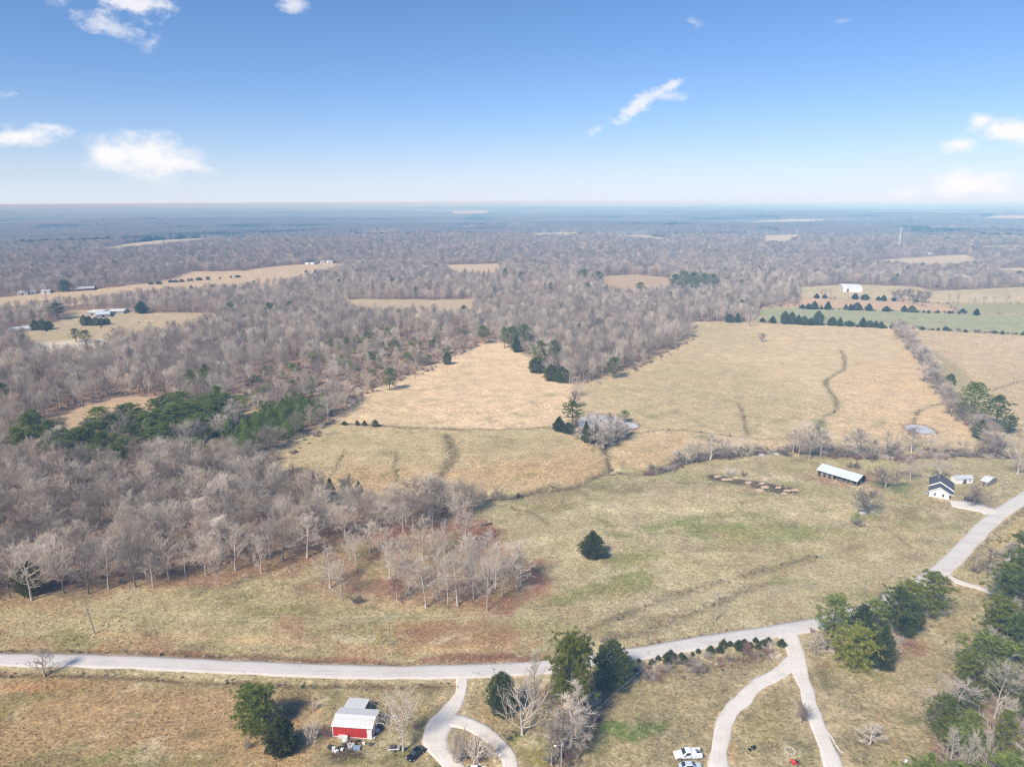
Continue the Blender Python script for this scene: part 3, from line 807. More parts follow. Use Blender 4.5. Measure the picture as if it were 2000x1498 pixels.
# ================================================================== trees
def bark_mat(name, col, rand, light=None):
    m, nt, b = new_mat(name)
    b.inputs['Roughness'].default_value = .9
    b.inputs['Specular IOR Level'].default_value = .1
    oi = nnode(nt, 'ShaderNodeObjectInfo')
    n = tnoise(nt, .8, 3, .6)
    c = mixrgb(nt, 'MULTIPLY', 1.0, col, ramp2(nt, n, .75, 1.25))
    if light:
        c = mixrgb(nt, 'MIX', ramp(nt, oi.outputs['Random'], 0, 1, .25, 1.0), c, light)
    c = mixrgb(nt, 'MULTIPLY', 1.0, c, ramp2(nt, oi.outputs['Random'], 1 - rand, 1 + rand, 0, 1))
    nt.links.new(c, b.inputs['Base Color'])
    return m
def leaf_mat(name, dark, light, rand=.25, scale=.9):
    m, nt, b = new_mat(name)
    b.inputs['Roughness'].default_value = .75
    b.inputs['Specular IOR Level'].default_value = .15
    oi = nnode(nt, 'ShaderNodeObjectInfo')
    n = tnoise(nt, scale, 4, .6)
    n2 = tnoise(nt, 5.0, 2, .6)
    c = mixrgb(nt, 'MIX', ramp(nt, n, 0, 1, .34, .66), dark, light)
    c = mixrgb(nt, 'MULTIPLY', 1.0, c, ramp2(nt, n2, .65, 1.35))
    c = mixrgb(nt, 'MULTIPLY', 1.0, c, ramp2(nt, oi.outputs['Random'], 1 - rand, 1 + rand, 0, 1))
    nt.links.new(c, b.inputs['Base Color'])
    tr = nnode(nt, 'ShaderNodeBsdfTranslucent'); nt.links.new(c, tr.inputs[0])
    mx = nnode(nt, 'ShaderNodeMixShader'); mx.inputs[0].default_value = .45
    nt.links.new(b.outputs[0], mx.inputs[1]); nt.links.new(tr.outputs[0], mx.inputs[2])
    nt.links.new(mx.outputs[0], nt.nodes['Material Output'].inputs[0])
    return m
BARK_GREY = bark_mat('grey_bark', (.30, .25, .205), .3, (.48, .41, .34))
TWIG_GREY = bark_mat('grey_twigs', (.44, .37, .295), .32, (.64, .55, .445))
TWIG_WARM = bark_mat('brown_twigs', (.39, .305, .23), .3, (.54, .43, .33))
TWIG_DUSK = bark_mat('dusky_twigs', (.28, .235, .195), .28, (.40, .345, .29))
BARK_PALE = bark_mat('pale_bark', (.54, .48, .41), .18)
TWIG_PALE = bark_mat('pale_twigs', (.60, .51, .41), .18)
TWIG_RED = bark_mat('reddish_twigs', (.33, .20, .16), .2)
TWIG_DARK = bark_mat('dark_twigs', (.25, .20, .165), .2)
BARK_PINE = bark_mat('pine_bark', (.22, .16, .125), .2)
PINE_LEAF = leaf_mat('pine_needles', (.125, .165, .034), (.33, .37, .085), .3)
YOUNG_LEAF = leaf_mat('young_pine_needles', (.16, .225, .036), (.38, .46, .09), .3)
PINE_BRIGHT = leaf_mat('yellow_green_needles', (.24, .26, .035), (.52, .50, .10), .1)  # own yellow-green of the bright roadside pine
PINE_OLIVE = leaf_mat('olive_pine_needles', (.14, .165, .026), (.38, .39, .075), .2)
CEDAR_LEAF = leaf_mat('cedar_sprays', (.085, .105, .032), (.23, .25, .075), .25, 1.2)
MAGNOLIA_LEAF = leaf_mat('glossy_leaves', (.075, .10, .030), (.21, .24, .08), .1, 1.4)
SHRUB_GREEN = leaf_mat('shrub_leaves', (.075, .095, .032), (.20, .22, .075), .25, 1.5)

def unit(v):
    return v / (np.linalg.norm(v, axis=-1, keepdims=True) + 1e-9)
def tubes(P, Rd, sides=3):
    """P (N,K,3) centre lines, Rd (N,K) radii -> V, F quads"""
    N, K, _ = P.shape
    T = np.gradient(P, axis=1) if K > 2 else np.repeat(P[:, 1:] - P[:, :1], 2, 1)
    T = unit(T)
    ref = np.where(np.abs(T[..., 2:3]) > .9, np.array((1., 0, 0)), np.array((0, 0, 1.)))
    U = unit(np.cross(T, ref)); W = np.cross(T, U)
    a = np.arange(sides) * 2 * np.pi / sides
    V = P[:, :, None, :] + Rd[:, :, None, None] * (U[:, :, None, :] * np.cos(a)[None, None, :, None] + W[:, :, None, :] * np.sin(a)[None, None, :, None])
    ii = np.arange(N * K * sides).reshape(N, K, sides)
    jj = np.roll(ii, -1, 2)
    F = np.stack([ii[:, :-1], jj[:, :-1], jj[:, 1:], ii[:, 1:]], -1).reshape(-1, 4)
    return V.reshape(-1, 3), F
def ribbons(A, B, w, rg):
    """thin tapering triangles from A to B"""
    d = unit(B - A)
    s = unit(np.cross(d, rg.normal(size=A.shape))) * np.asarray(w)[:, None] * .5
    V = np.stack([A - s, A + s, B], 1).reshape(-1, 3)
    return V, np.arange(len(V)).reshape(-1, 3)
def cat(parts):
    Vs, T3, T4, n = [], [], [], 0
    for V, F in parts:
        Vs.append(V)
        (T3 if F.shape[1] == 3 else T4).append(F + n)
        n += len(V)
    V = np.vstack(Vs)
    return V, [np.vstack(T3) if T3 else np.zeros((0, 3), int), np.vstack(T4) if T4 else np.zeros((0, 4), int)]
def along(P, t):
    """point on polylines P (N,K,3) at fraction t (N,)"""
    K = P.shape[1]
    f = np.clip(t, 0, .9999) * (K - 1)
    i = f.astype(int); f = (f - i)[:, None]
    n = np.arange(len(P))
    return P[n, i] * (1 - f) + P[n, i + 1] * f, unit(P[n, i + 1] - P[n, i])
def bent(A, D, L, K, up, rg, wob=.12):
    """curved limbs leaving A along D"""
    N = len(A)
    P = np.zeros((N, K, 3)); P[:, 0] = A
    d = D.copy()
    for k in range(1, K):
        d = unit(d + up * np.array((0, 0, 1.)) + rg.normal(size=(N, 3)) * wob)
        P[:, k] = P[:, k - 1] + d * (L / (K - 1))[:, None]
    return P
def spread_dirs(T, ang, rg):
    """directions leaning off T by ang"""
    r = rg.normal(size=T.shape)
    s = unit(r - (r * T).sum(-1, keepdims=True) * T)
    return unit(T * np.cos(ang)[:, None] + s * np.sin(ang)[:, None])
def bare_tree(seed, H=16.0, W=9.0, clear=.3, n_limb=22, n_br=6, n_tw=7, up=.22, r0=.24, fork=0, tw=.042):
    rg = np.random.default_rng(seed)
    K = 9
    trunks = []
    lean = rg.normal(size=2) * .02 * H
    t = np.linspace(0, 1, K)
    base = np.stack([lean[0] * t ** 1.5 + rg.normal(size=K).cumsum() * .05, lean[1] * t ** 1.5 + rg.normal(size=K).cumsum() * .05, t * H * .9], 1)
    base[0, :2] = 0
    trunks.append(base)
    for f in range(fork):
        k = rg.integers(2, 4)
        a = rg.uniform(0, 6.28)
        q = base.copy()
        tt = np.clip((t - t[k]) / (1 - t[k]), 0, 1)
        q[:, 0] += math.cos(a) * W * .28 * tt ** .8; q[:, 1] += math.sin(a) * W * .28 * tt ** .8
        q[:, 2] *= 1 - .08 * tt
        q = np.array([along(q[None, k:], np.array([u]))[0][0] for u in t])
        trunks.append(q)
    TP = np.array(trunks)
    TR = np.stack([r0 * (1 - .82 * t) * (1 if i == 0 else .55) for i in range(len(trunks))])
    TR[0, 0] *= 1.35
    Vt, Ft = tubes(TP, TR, 5)
    # limbs
    N = n_limb
    which = rg.integers(0, len(trunks), N)
    tl = clear + (1 - clear) * (np.arange(N) + rg.uniform(0, 1, N)) / N
    A, _ = along(TP[which], tl)
    az_ = np.arange(N) * 2.4 + rg.uniform(-.5, .5, N)
    rise = np.interp(tl, [clear, 1], [.25, 1.15]) + rg.normal(size=N) * .15
    D = np.stack([np.cos(az_) * np.cos(rise), np.sin(az_) * np.cos(rise), np.sin(rise)], 1)
    prof = np.interp(tl, [clear, clear + (1 - clear) * .35, 1], [.75, 1.0, .42])
    L = W * .55 * prof * rg.uniform(.75, 1.2, N)
    LP = bent(A, D, L, 5, up, rg)
    rl = np.clip(r0 * .42 * prof, .03, None)
    LR = rl[:, None] * np.linspace(1, .3, 5)[None, :]
    crown = [tubes(LP, LR, 3)]
    # branches
    Bp = np.repeat(LP, n_br, 0)
    tb = np.tile(np.linspace(.25, 1, n_br), N) + rg.uniform(-.08, .08, N * n_br)
    A2, T2 = along(Bp, np.clip(tb, 0, 1))
    D2 = spread_dirs(T2, rg.uniform(.4, 1.0, len(A2)), rg)
    L2 = np.repeat(L, n_br) * .42 * rg.uniform(.6, 1.2, len(A2))
    BP = bent(A2, D2, L2, 3, up * .8, rg)
    BR = np.repeat(rl, n_br)[:, None] * np.array((.42, .28, .14))[None, :]
    BR = np.maximum(BR, .012)
    crown.append(tubes(BP, BR, 3))
    # twigs
    Tp = np.repeat(BP, n_tw, 0)
    tt = np.tile(np.linspace(.2, 1, n_tw), len(BP))
    A3, T3 = along(Tp, tt)
    D3 = unit(spread_dirs(T3, rg.uniform(.3, .95, len(A3)), rg) + np.array((0, 0, .25)))
    L3 = np.clip(np.repeat(L2, n_tw) * .75, .6, 1.7) * rg.uniform(.6, 1.25, len(A3))
    crown.append(ribbons(A3, A3 + D3 * L3[:, None], np.full(len(A3), tw), rg))
    A4 = A3 + D3 * (L3 * rg.uniform(.2, .6, len(A3)))[:, None]
    D4 = unit(spread_dirs(D3, rg.uniform(.4, .9, len(A3)), rg) + np.array((0, 0, .2)))
    crown.append(ribbons(A4, A4 + D4 * (L3 * .6)[:, None], np.full(len(A3), tw * .8), rg))
    Vc, Fc = cat(crown)
    top = Vc[:, 2].max(); wid = np.percentile(np.hypot(Vc[:, 0], Vc[:, 1]), 97) * 2
    s = np.array((W / wid, W / wid, H / top))
    return (Vt * s, [np.zeros((0, 3), int), Ft]), (Vc * s, Fc)
def bare_shrub(seed, H=2.6, W=3.4, n_stem=20, n_br=7, n_tw=9, tw=.05, leafy=0):
    rg = np.random.default_rng(seed)
    N = n_stem
    a = rg.uniform(0, 6.28, N); rad = W * .12 * np.sqrt(rg.uniform(0, 1, N))
    A = np.stack([np.cos(a) * rad, np.sin(a) * rad, np.zeros(N)], 1)
    rise = rg.uniform(.55, 1.4, N)
    D = np.stack([np.cos(a) * np.cos(rise), np.sin(a) * np.cos(rise), np.sin(rise)], 1)
    L = H * rg.uniform(.6, 1.0, N)
    P = bent(A, D, L, 4, .06, rg, .15)
    parts = [tubes(P, np.full((N, 1), .035 * H / 2.6) * np.array((1, .8, .6, .35))[None, :], 3)]
    Bp = np.repeat(P, n_br, 0)
    A2, T2 = along(Bp, np.tile(np.linspace(.2, 1, n_br), N))
    D2 = spread_dirs(T2, rg.uniform(.4, 1.0, len(A2)), rg)
    L2 = np.repeat(L, n_br) * rg.uniform(.25, .5, len(A2))
    parts.append(ribbons(A2, A2 + D2 * L2[:, None], np.full(len(A2), tw * 1.3), rg))
    Tp = np.repeat(np.stack([A2, A2 + D2 * L2[:, None]], 1), n_tw, 0)
    A3, T3 = along(Tp, np.tile(np.linspace(.2, 1, n_tw), len(A2)))
    D3 = spread_dirs(T3, rg.uniform(.3, 1.1, len(A3)), rg)
    L3 = np.repeat(L2, n_tw) * rg.uniform(.4, .8, len(A3))
    parts.append(ribbons(A3, A3 + D3 * L3[:, None], np.full(len(A3), tw), rg))
    V, F = cat(parts)
    V = V * np.array((W / (np.ptp(V[:, 0])), W / np.ptp(V[:, 1]), H / V[:, 2].max()))
    V[:, 2] = np.maximum(V[:, 2], -.1)
    return V, F
def leaf_tris(Cn, Nn, ln, wd, rg):
    """leaf-sized triangles at Cn pointing along Nn"""
    return ribbons(Cn - Nn * (ln * .35)[:, None], Cn + Nn * (ln * .65)[:, None], wd, rg)
def pine(seed, H=17.0, W=8.0, clear=.38, n_limb=46, dens=1.0, tip=.62):
    """trunk with limbs carrying tufts of needles"""
    rg = np.random.default_rng(seed)
    t = np.linspace(0, 1, 8)
    tr = np.stack([rg.normal(size=8).cumsum() * .06, rg.normal(size=8).cumsum() * .06, t * H * .95], 1); tr[0, :2] = 0
    Vt, Ft = tubes(tr[None], (.22 * H / 17 * (1 - .8 * t))[None], 6)
    N = n_limb
    tl = clear + (1 - clear) * (np.arange(N) + rg.uniform(0, 1, N)) / N
    A, _ = along(np.repeat(tr[None], N, 0), tl)
    a = np.arange(N) * 2.4 + rg.uniform(-.6, .6, N)
    u = (tl - clear) / (1 - clear)
    prof = np.interp(u, [0, .18, .5, .8, 1], [.55, .95, 1.0, tip, .16])
    L = W * .5 * prof * rg.uniform(.6, 1.12, N)
    rise = np.interp(u, [0, 1], [-.08, .8]) + rg.normal(size=N) * .14
    D = np.stack([np.cos(a) * np.cos(rise), np.sin(a) * np.cos(rise), np.sin(rise)], 1)
    P = bent(A, D, L, 4, .10, rg, .1)
    parts = [tubes(P, np.full((N, 1), .05 * H / 17) * np.array((1, .75, .5, .3))[None, :], 3)]
    nt_ = max(3, int(7 * dens))
    Q = np.repeat(P, nt_, 0)
    C0, T = along(Q, rg.uniform(.35, 1.0, len(Q)))
    C0 = C0 + rg.normal(size=C0.shape) * np.array((.5, .5, .32)) * (W / 8)
    nl = int(15 * dens)
    Cn = np.repeat(C0, nl, 0)
    Dn = unit(rg.normal(size=Cn.shape) + np.array((0, 0, .45)) + .5 * np.repeat(T, nl, 0))
    r = rg.uniform(.05, .42, len(Cn))[:, None] * (W / 8)
    parts_l = leaf_tris(Cn + Dn * r, Dn, rg.uniform(.35, .62, len(Cn)) * (W / 8) ** .5, rg.uniform(.13, .22, len(Cn)) * (W / 8) ** .5, rg)
    Vc, Fc = cat([parts_l])
    Vl, Fl = cat([(Vt, Ft), parts[0]])
    return (Vl, Fl), (Vc, Fc)
def cedar(seed, H=9.0, W=5.0, shape=(.5, .95, 1.0, .72, .4, .06), n=3600, low=.03, rag=.16):
    """dense evergreen cone of small sprays"""
    rg = np.random.default_rng(seed)
    t = np.linspace(0, 1, 5)
    Vt, Ft = tubes(np.stack([t * 0, t * 0, t * H * .9], 1)[None], (.16 * H / 9 * (1 - .7 * t))[None], 5)
    xs = np.linspace(0, 1, len(shape))
    h = rg.uniform(0, 1, n * 3)
    keep = rg.uniform(0, 1, n * 3) < np.interp(h, xs, shape) * .9 + .1
    h = h[keep][:n]; n = len(h)
    a = rg.uniform(0, 6.283, n)
    lump = 1 + rag * np.sin(a * 3 + h * 9 + seed) + rag * .8 * np.sin(a * 5 - h * 17 + seed * 2) + rag * .6 * np.sin(h * 40 + a * 2)
    depth = 1 - .55 * rg.uniform(0, 1, n) ** 2.2 + .16 * np.sin(a * 9 + h * 31 + seed * 3) * np.sin(h * 23 + a * 4)
    rad = W * .5 * np.interp(h, xs, shape) * lump * depth
    z = H * (low + (1 - low) * h)
    Cn = np.stack([np.cos(a) * rad, np.sin(a) * rad, z], 1) + rg.normal(size=(n, 3)) * .06
    Dn = unit(np.stack([np.cos(a), np.sin(a), rg.uniform(.2, 1.3, n)], 1) + rg.normal(size=(n, 3)) * .35)
    s = (H / 9) ** .5
    V, F = leaf_tris(Cn, Dn, rg.uniform(.42, .85, n) * s, rg.uniform(.22, .42, n) * s, rg)
    Vc, Fc = cat([(V, F)])
    return (Vt, [np.zeros((0, 3), int), Ft]), (Vc, Fc)

PROTO = {}     # kind -> list of (trunk mesh, crown mesh, whole mesh, height, width)
def register(kind, gen, tm, cm):
    (Vt, Ft), (Vc, Fc) = gen
    nt3, nt4 = len(Ft[0]), len(Ft[1])
    H = Vc[:, 2].max(); W = np.percentile(np.abs(Vc[:, :2]), 98) * 2
    trunk_me = mesh_from(kind + '_trunk', Vt, Ft, tm)
    crown_me = mesh_from(kind + '_crown', Vc, Fc, cm)
    V = np.vstack([Vt, Vc]); n = len(Vt)
    F3 = [f for f in (Ft[0], Fc[0] + n) if len(f)]; F4 = [f for f in (Ft[1], Fc[1] + n) if len(f)]
    F = []; mi = []
    if F3:
        F.append(np.vstack(F3)); mi += [0] * nt3 + [1] * len(Fc[0])
    if F4:
        F.append(np.vstack(F4)); mi += [0] * nt4 + [1] * len(Fc[1])
    whole = mesh_from(kind + '_whole', V, F, [tm, cm], mi)
    PROTO.setdefault(kind, []).append((trunk_me, crown_me, whole, H, W))
for i, (hh, ww, cl, nf, tmat) in enumerate([(15, 12, .2, 1, TWIG_GREY), (16, 10, .28, 0, TWIG_WARM), (14, 13, .18, 2, TWIG_GREY), (17, 11, .25, 1, TWIG_DUSK), (13, 11.5, .2, 2, TWIG_WARM), (16, 8.5, .35, 0, TWIG_GREY)]):
    register('bare', bare_tree(100 + i, hh, ww, cl, n_limb=28, n_br=7, n_tw=8, up=.14, fork=nf, tw=.045), BARK_GREY, tmat)
for i in range(4):
    register('pale', bare_tree(140 + i, 16, [8.5, 7.5, 9.5, 8][i], [.2, .25, .2, .18][i], n_limb=26, n_br=6, n_tw=7, r0=.17, fork=[0, 0, 1, 0][i], tw=.042), BARK_PALE, TWIG_PALE)
register('yard', bare_tree(160, 9, 13, .12, n_limb=20, fork=3, up=.18, r0=.3, tw=.045), BARK_PALE, TWIG_PALE)
register('yard', bare_tree(161, 12, 10, .2, n_limb=26, fork=1, up=.2, r0=.26, tw=.045), BARK_GREY, TWIG_GREY)
register('round', bare_tree(170, 8, 9, .12, n_limb=26, n_br=7, n_tw=8, fork=2, up=.12, r0=.3, tw=.05), BARK_GREY, TWIG_DARK)
register('slim', bare_tree(180, 9, 4.2, .12, n_limb=18, n_br=5, n_tw=6, up=.35, r0=.13, tw=.045), BARK_GREY, TWIG_GREY)
register('slim', bare_tree(181, 9, 3.6, .10, n_limb=16, n_br=5, n_tw=6, up=.4, r0=.12, tw=.045), BARK_PALE, TWIG_PALE)
register('redtree', bare_tree(190, 6, 5, .2, n_limb=20, n_br=6, n_tw=8, up=.2, r0=.14, tw=.05), BARK_GREY, TWIG_RED)
for i in range(4):
    register('pine', pine(200 + i, 17, [8, 9, 7, 9][i], [.35, .42, .3, .25][i]), BARK_PINE, PINE_LEAF)
register('pine_bright', pine(210, 10, 9.5, .06, 56, 1.25, .8), BARK_PINE, PINE_BRIGHT)
register('pine_round', pine(211, 11, 11, .10, 64, 1.35, .85), BARK_PINE, PINE_LEAF)
register('pine_olive', pine(212, 15, 8.5, .2, 52, 1.1, .75), BARK_PINE, PINE_OLIVE)
register('pine_olive', pine(213, 15, 9.5, .28, 52, 1.1, .8), BARK_PINE, PINE_OLIVE)
register('pine_tall', pine(214, 20, 10.5, .34, 100, 1.5, .95), BARK_PALE, PINE_OLIVE)
for i in range(2):
    register('young_pine', pine(220 + i, 7, 4.2, .08, 30, .8, .6), BARK_PINE, YOUNG_LEAF)
for i in range(3):
    register('cedar', cedar(230 + i, 9, [5, 5.6, 4.6][i]), BARK_PINE, CEDAR_LEAF)
register('cedar_round', cedar(235, 8, 7.5, (.6, .95, 1, .9, .62, .12), 3600, .03, .2), BARK_PINE, CEDAR_LEAF)
register('magnolia', cedar(240, 9, 6.5, (.7, .95, 1, .9, .7, .25), 4200, .05, .16), BARK_PINE, MAGNOLIA_LEAF)
SHRUB = {}
for i, (mt, hh, ww) in enumerate([(TWIG_GREY, 2.6, 3.6), (TWIG_GREY, 3.4, 3.4), (TWIG_RED, 2.4, 3.6), (TWIG_DARK, 2.2, 4.0), (TWIG_PALE, 3.0, 3.4)]):
    V, F = bare_shrub(300 + i, hh, ww)
    SHRUB[['grey', 'grey2', 'red', 'dark', 'pale'][i]] = (mesh_from('shrub_twigs', V, F, mt), hh, ww)
(_, (V, F)) = cedar(310, 2.0, 2.2, (.7, 1, .95, .7, .4, .1), 900, .02, .2)
SHRUB['green'] = (mesh_from('shrub_leaves', V * np.array((1, 1, 1)), F, SHRUB_GREEN), 2.0, 2.2)

TREES_SET = []   # ground places already taken by a single tree
def plant(kind, x, y, h, w=None, name='bare_tree', label='', catg='tree', group=None, rz=None, var=None, z=None):
    """a single tree: trunk and crown under one root"""
    protos = PROTO[kind]
    i = var if var is not None else int(rng.integers(0, len(protos)))
    tm, cm, _, H, W = protos[i % len(protos)]
    sz = h / H
    sx = sz if w is None else w / W
    o = empty(name, (x, y, (ground_z(x, y) if z is None else z) - .08), float(rng.uniform(0, 6.28)) if rz is None else rz)
    o.scale = (sx, sx, sz)
    tag(o, label, catg, group)
    link('trunk', tm, o); link('crown', cm, o)
    TREES_SET.append((x, y))
    return o
def plant_px(kind, x0, x1, ytop, ybase, name, label, group=None, catg='tree', var=None, width=True):
    """a tree standing where the photograph shows its foot, as tall and wide as it shows"""
    b = G((x0 + x1) / 2, ybase)
    h = height_for(b, ytop)
    w = (x1 - x0) / px_scale(b) if width else None
    return plant(kind, b[0], b[1], h, w, name, label, catg, group, None, var)
def shrub_at(kind, x, y, h, w, label, group=None, name='bare_shrub', catg='shrub'):
    me, H, W = SHRUB[kind]
    o = link(name, me, None, (x, y, ground_z(x, y) - .05))
    o.rotation_euler = (0, 0, float(rng.uniform(0, 6.28)))
    o.scale = (w / W, w / W, h / H)
    return tag(o, label, catg, group)
def shrub_px(kind, x0, x1, ytop, ybase, label, group=None, name='bare_shrub'):
    b = G((x0 + x1) / 2, ybase)
    h = max(.5, height_for(b, ytop)); w = (x1 - x0) / px_scale(b)
    return shrub_at(kind, b[0], b[1], h, w, label, group, name)

# ================================================================== single trees
P_ = plant_px
P_('pine_round', 461, 542, 1334, 1426, 'pine_tree', 'big round dark pine standing left of the red barn')
P_('cedar', 523, 580, 1394, 1468, 'cedar_tree', 'dark cone-shaped cedar in front of the round pine by the red barn', var=0)
P_('magnolia', 954, 1008, 1311, 1392, 'magnolia_tree', 'dark glossy evergreen just right of the gravel drive mouth')
P_('pine_tall', 1076, 1156, 1230, 1402, 'pine_tree', 'tallest pine by the road, with a long bare pale trunk')
P_('cedar_round', 1158, 1232, 1242, 1336, 'cedar_tree', 'broad dark cedar at the road edge beside the tallest pine')
P_('cedar', 1134, 1180, 1034, 1088, 'cedar_tree', 'lone dark cedar in the middle of the open pasture', var=1)
RS = 'evergreens in the clump between road and drive'
P_('pine', 1586, 1658, 1160, 1250, 'pine_tree', 'dark pine at the road end of the clump beside the drive', RS, var=3)
P_('pine_bright', 1626, 1708, 1218, 1300, 'pine_tree', 'bright yellow-green pine in front of the dark roadside clump', RS)
P_('cedar', 1700, 1742, 1218, 1306, 'cedar_tree', 'dark narrow cedar behind the bright yellow-green pine', RS, var=2)
P_('cedar_round', 1655, 1705, 1176, 1252, 'cedar_tree', 'dark dense cedar between road and bright yellow-green pine', RS)
P_('pine', 1712, 1790, 1144, 1238, 'pine_tree', 'second pine from the far road end of the dark roadside clump', RS, var=1)
P_('pine_olive', 1776, 1850, 1116, 1206, 'pine_tree', 'last pine of the roadside clump, where the road comes out from behind', RS, var=1)
P_('cedar_round', 1745, 1785, 1185, 1240, 'cedar_tree', 'low dark cedar under the second last roadside pine', RS)
P_('pine', 1676, 1732, 1168, 1248, 'pine_tree', 'dark pine in the middle of the roadside clump behind the narrow cedar', RS, var=0)
P_('cedar_round', 1738, 1792, 1172, 1232, 'cedar_tree', 'broad dark cedar filling the clump below the second last pine', RS)
P_('pine_olive', 1742, 1800, 1132, 1212, 'pine_tree', 'olive pine between the two last pines of the roadside clump', RS, var=0)
P_('slim', 1572, 1610, 1232, 1280, 'bare_tree', 'small grey bare tree at the drive mouth by the dark clump', var=0)
P_('slim', 1728, 1758, 1190, 1232, 'bare_tree', 'pale little bare tree poking out of the roadside evergreens', var=1)
RW = 'evergreens in the pine wood along the right edge'
for i, (k, x0, x1, yt, yb, lab) in enumerate([
        ('pine', 1956, 2030, 1104, 1196, 'tall dark pine at the top of the right-hand pine wood'), ('pine_olive', 1905, 1978, 1162, 1262, 'olive pine bulging out above the grassy clearing on the right'),
        ('pine', 1958, 2030, 1196, 1290, 'dark pine behind the leaning dead branch, right edge'), ('pine', 1922, 2010, 1252, 1345, 'wide dark pine above the big pale bare tree'),
        ('pine_olive', 1866, 1926, 1274, 1366, 'olive pine left of the big pale bare tree'), ('pine', 1808, 1870, 1354, 1448, 'dark leaning pine sticking out furthest into the clearing'),
        ('pine', 1856, 1914, 1340, 1428, 'green pine below the big pale bare tree'), ('pine_olive', 1826, 1866, 1392, 1462, 'small bright pine above the trio of pale bare trees'),
        ('pine_olive', 1864, 1912, 1388, 1472, 'light green pine behind the trio of pale bare trees'), ('pine_olive', 1930, 1976, 1386, 1490, 'tall yellow-green pine behind the rightmost of the bare trio'),
        ('young_pine', 1790, 1828, 1464, 1522, 'small green pine in the bottom corner of the wood'), ('pine', 1995, 2070, 1300, 1400, 'dark pine cut by the right edge below the bare trees'),
        ('pine', 2010, 2080, 1130, 1230, 'pine just inside the right edge of the view'), ('pine_olive', 1975, 2040, 1440, 1545, 'olive pine in the bottom right corner')]):
    P_(k, x0, x1, yt, yb, 'pine_tree', lab, RW)
for x0, x1, yt, yb, v, lab in [(1886, 1996, 1284, 1402, 2, 'big pale spreading bare tree in the right-hand pine wood'), (1924, 1992, 1350, 1456, 0, 'pale bare tree below the big spreading one'),
        (1826, 1876, 1420, 1530, 1, 'leftmost pale bare tree of the trio at the bottom right'), (1862, 1900, 1418, 1540, 1, 'middle pale bare tree of the trio at the bottom right'), (1896, 1940, 1412, 1540, 0, 'rightmost pale bare tree of the trio at the bottom right'),
        (1960, 2020, 1430, 1550, 3, 'pale bare tree in the very corner of the view')]:
    P_('pale', x0, x1, yt, yb, 'bare_tree', lab, 'pale bare trees in the right-hand wood', var=v)
P_('slim', 1960, 1996, 1165, 1252, 'bare_tree', 'thin bare tree beside the olive pine on the right', var=1)
P_('pale', 1906, 1960, 1222, 1296, 'bare_tree', 'leaning pale dead tree hanging over the clearing edge', var=3)
for x0, x1, yt, yb in [(1905, 1960, 1066, 1118), (1945, 2000, 1056, 1110), (1990, 2050, 1070, 1130), (1930, 1975, 1092, 1150), (1920, 1960, 1120, 1170)]:
    P_('slim', x0, x1, yt, yb, 'bare_tree', 'bushy grey bare tree at the bend, across the road from the pasture', 'bushy bare trees at the road bend')
# trees about the barn and the drives
P_('yard', 955, 1085, 1318, 1434, 'bare_tree', 'wide pale bare tree with low limbs below the glossy evergreen', var=0)
P_('yard', 745, 830, 1335, 1466, 'bare_tree', 'grey bare tree between the red barn and the black car', var=1)
P_('slim', 1018, 1062, 1268, 1384, 'bare_tree', 'tall thin bare tree standing against the road, left of the tallest pine', var=1)
for x0, x1, yt, yb, v in [(1060, 1120, 1375, 1470, 0), (1095, 1160, 1330, 1440, 1), (1075, 1150, 1360, 1455, 1), (1110, 1150, 1390, 1480, 0), (1055, 1100, 1400, 1490, 0)]:
    P_('slim', x0, x1, yt, yb, 'bare_tree', 'many-stemmed bare tree in the overgrown ditch below the tallest pine', 'bare trees in the ditch', var=v)
P_('slim', 66, 108, 1256, 1318, 'bare_tree', 'spindly half-dead tree alone at the road edge, far left', var=0)
for x0, x1, yt, yb in [(866, 930, 1398, 1482), (900, 962, 1408, 1488), (935, 985, 1425, 1480), (872, 915, 1420, 1490)]:
    b = G((x0 + x1) / 2, yb)
    shrub_at('grey2', b[0], b[1], height_for(b, yt), (x1 - x0) / px_scale(b), 'tall grey bare bush on the island inside the gravel loop', 'bushes on the loop island')
P_('round', 1548, 1584, 1372, 1410, 'bare_tree', 'small reddish rounded bush-like tree between the two gravel tracks')
P_('slim', 1672, 1722, 1410, 1452, 'bare_tree', 'small bare tree with a white trunk alone in the right lawn', var=1)
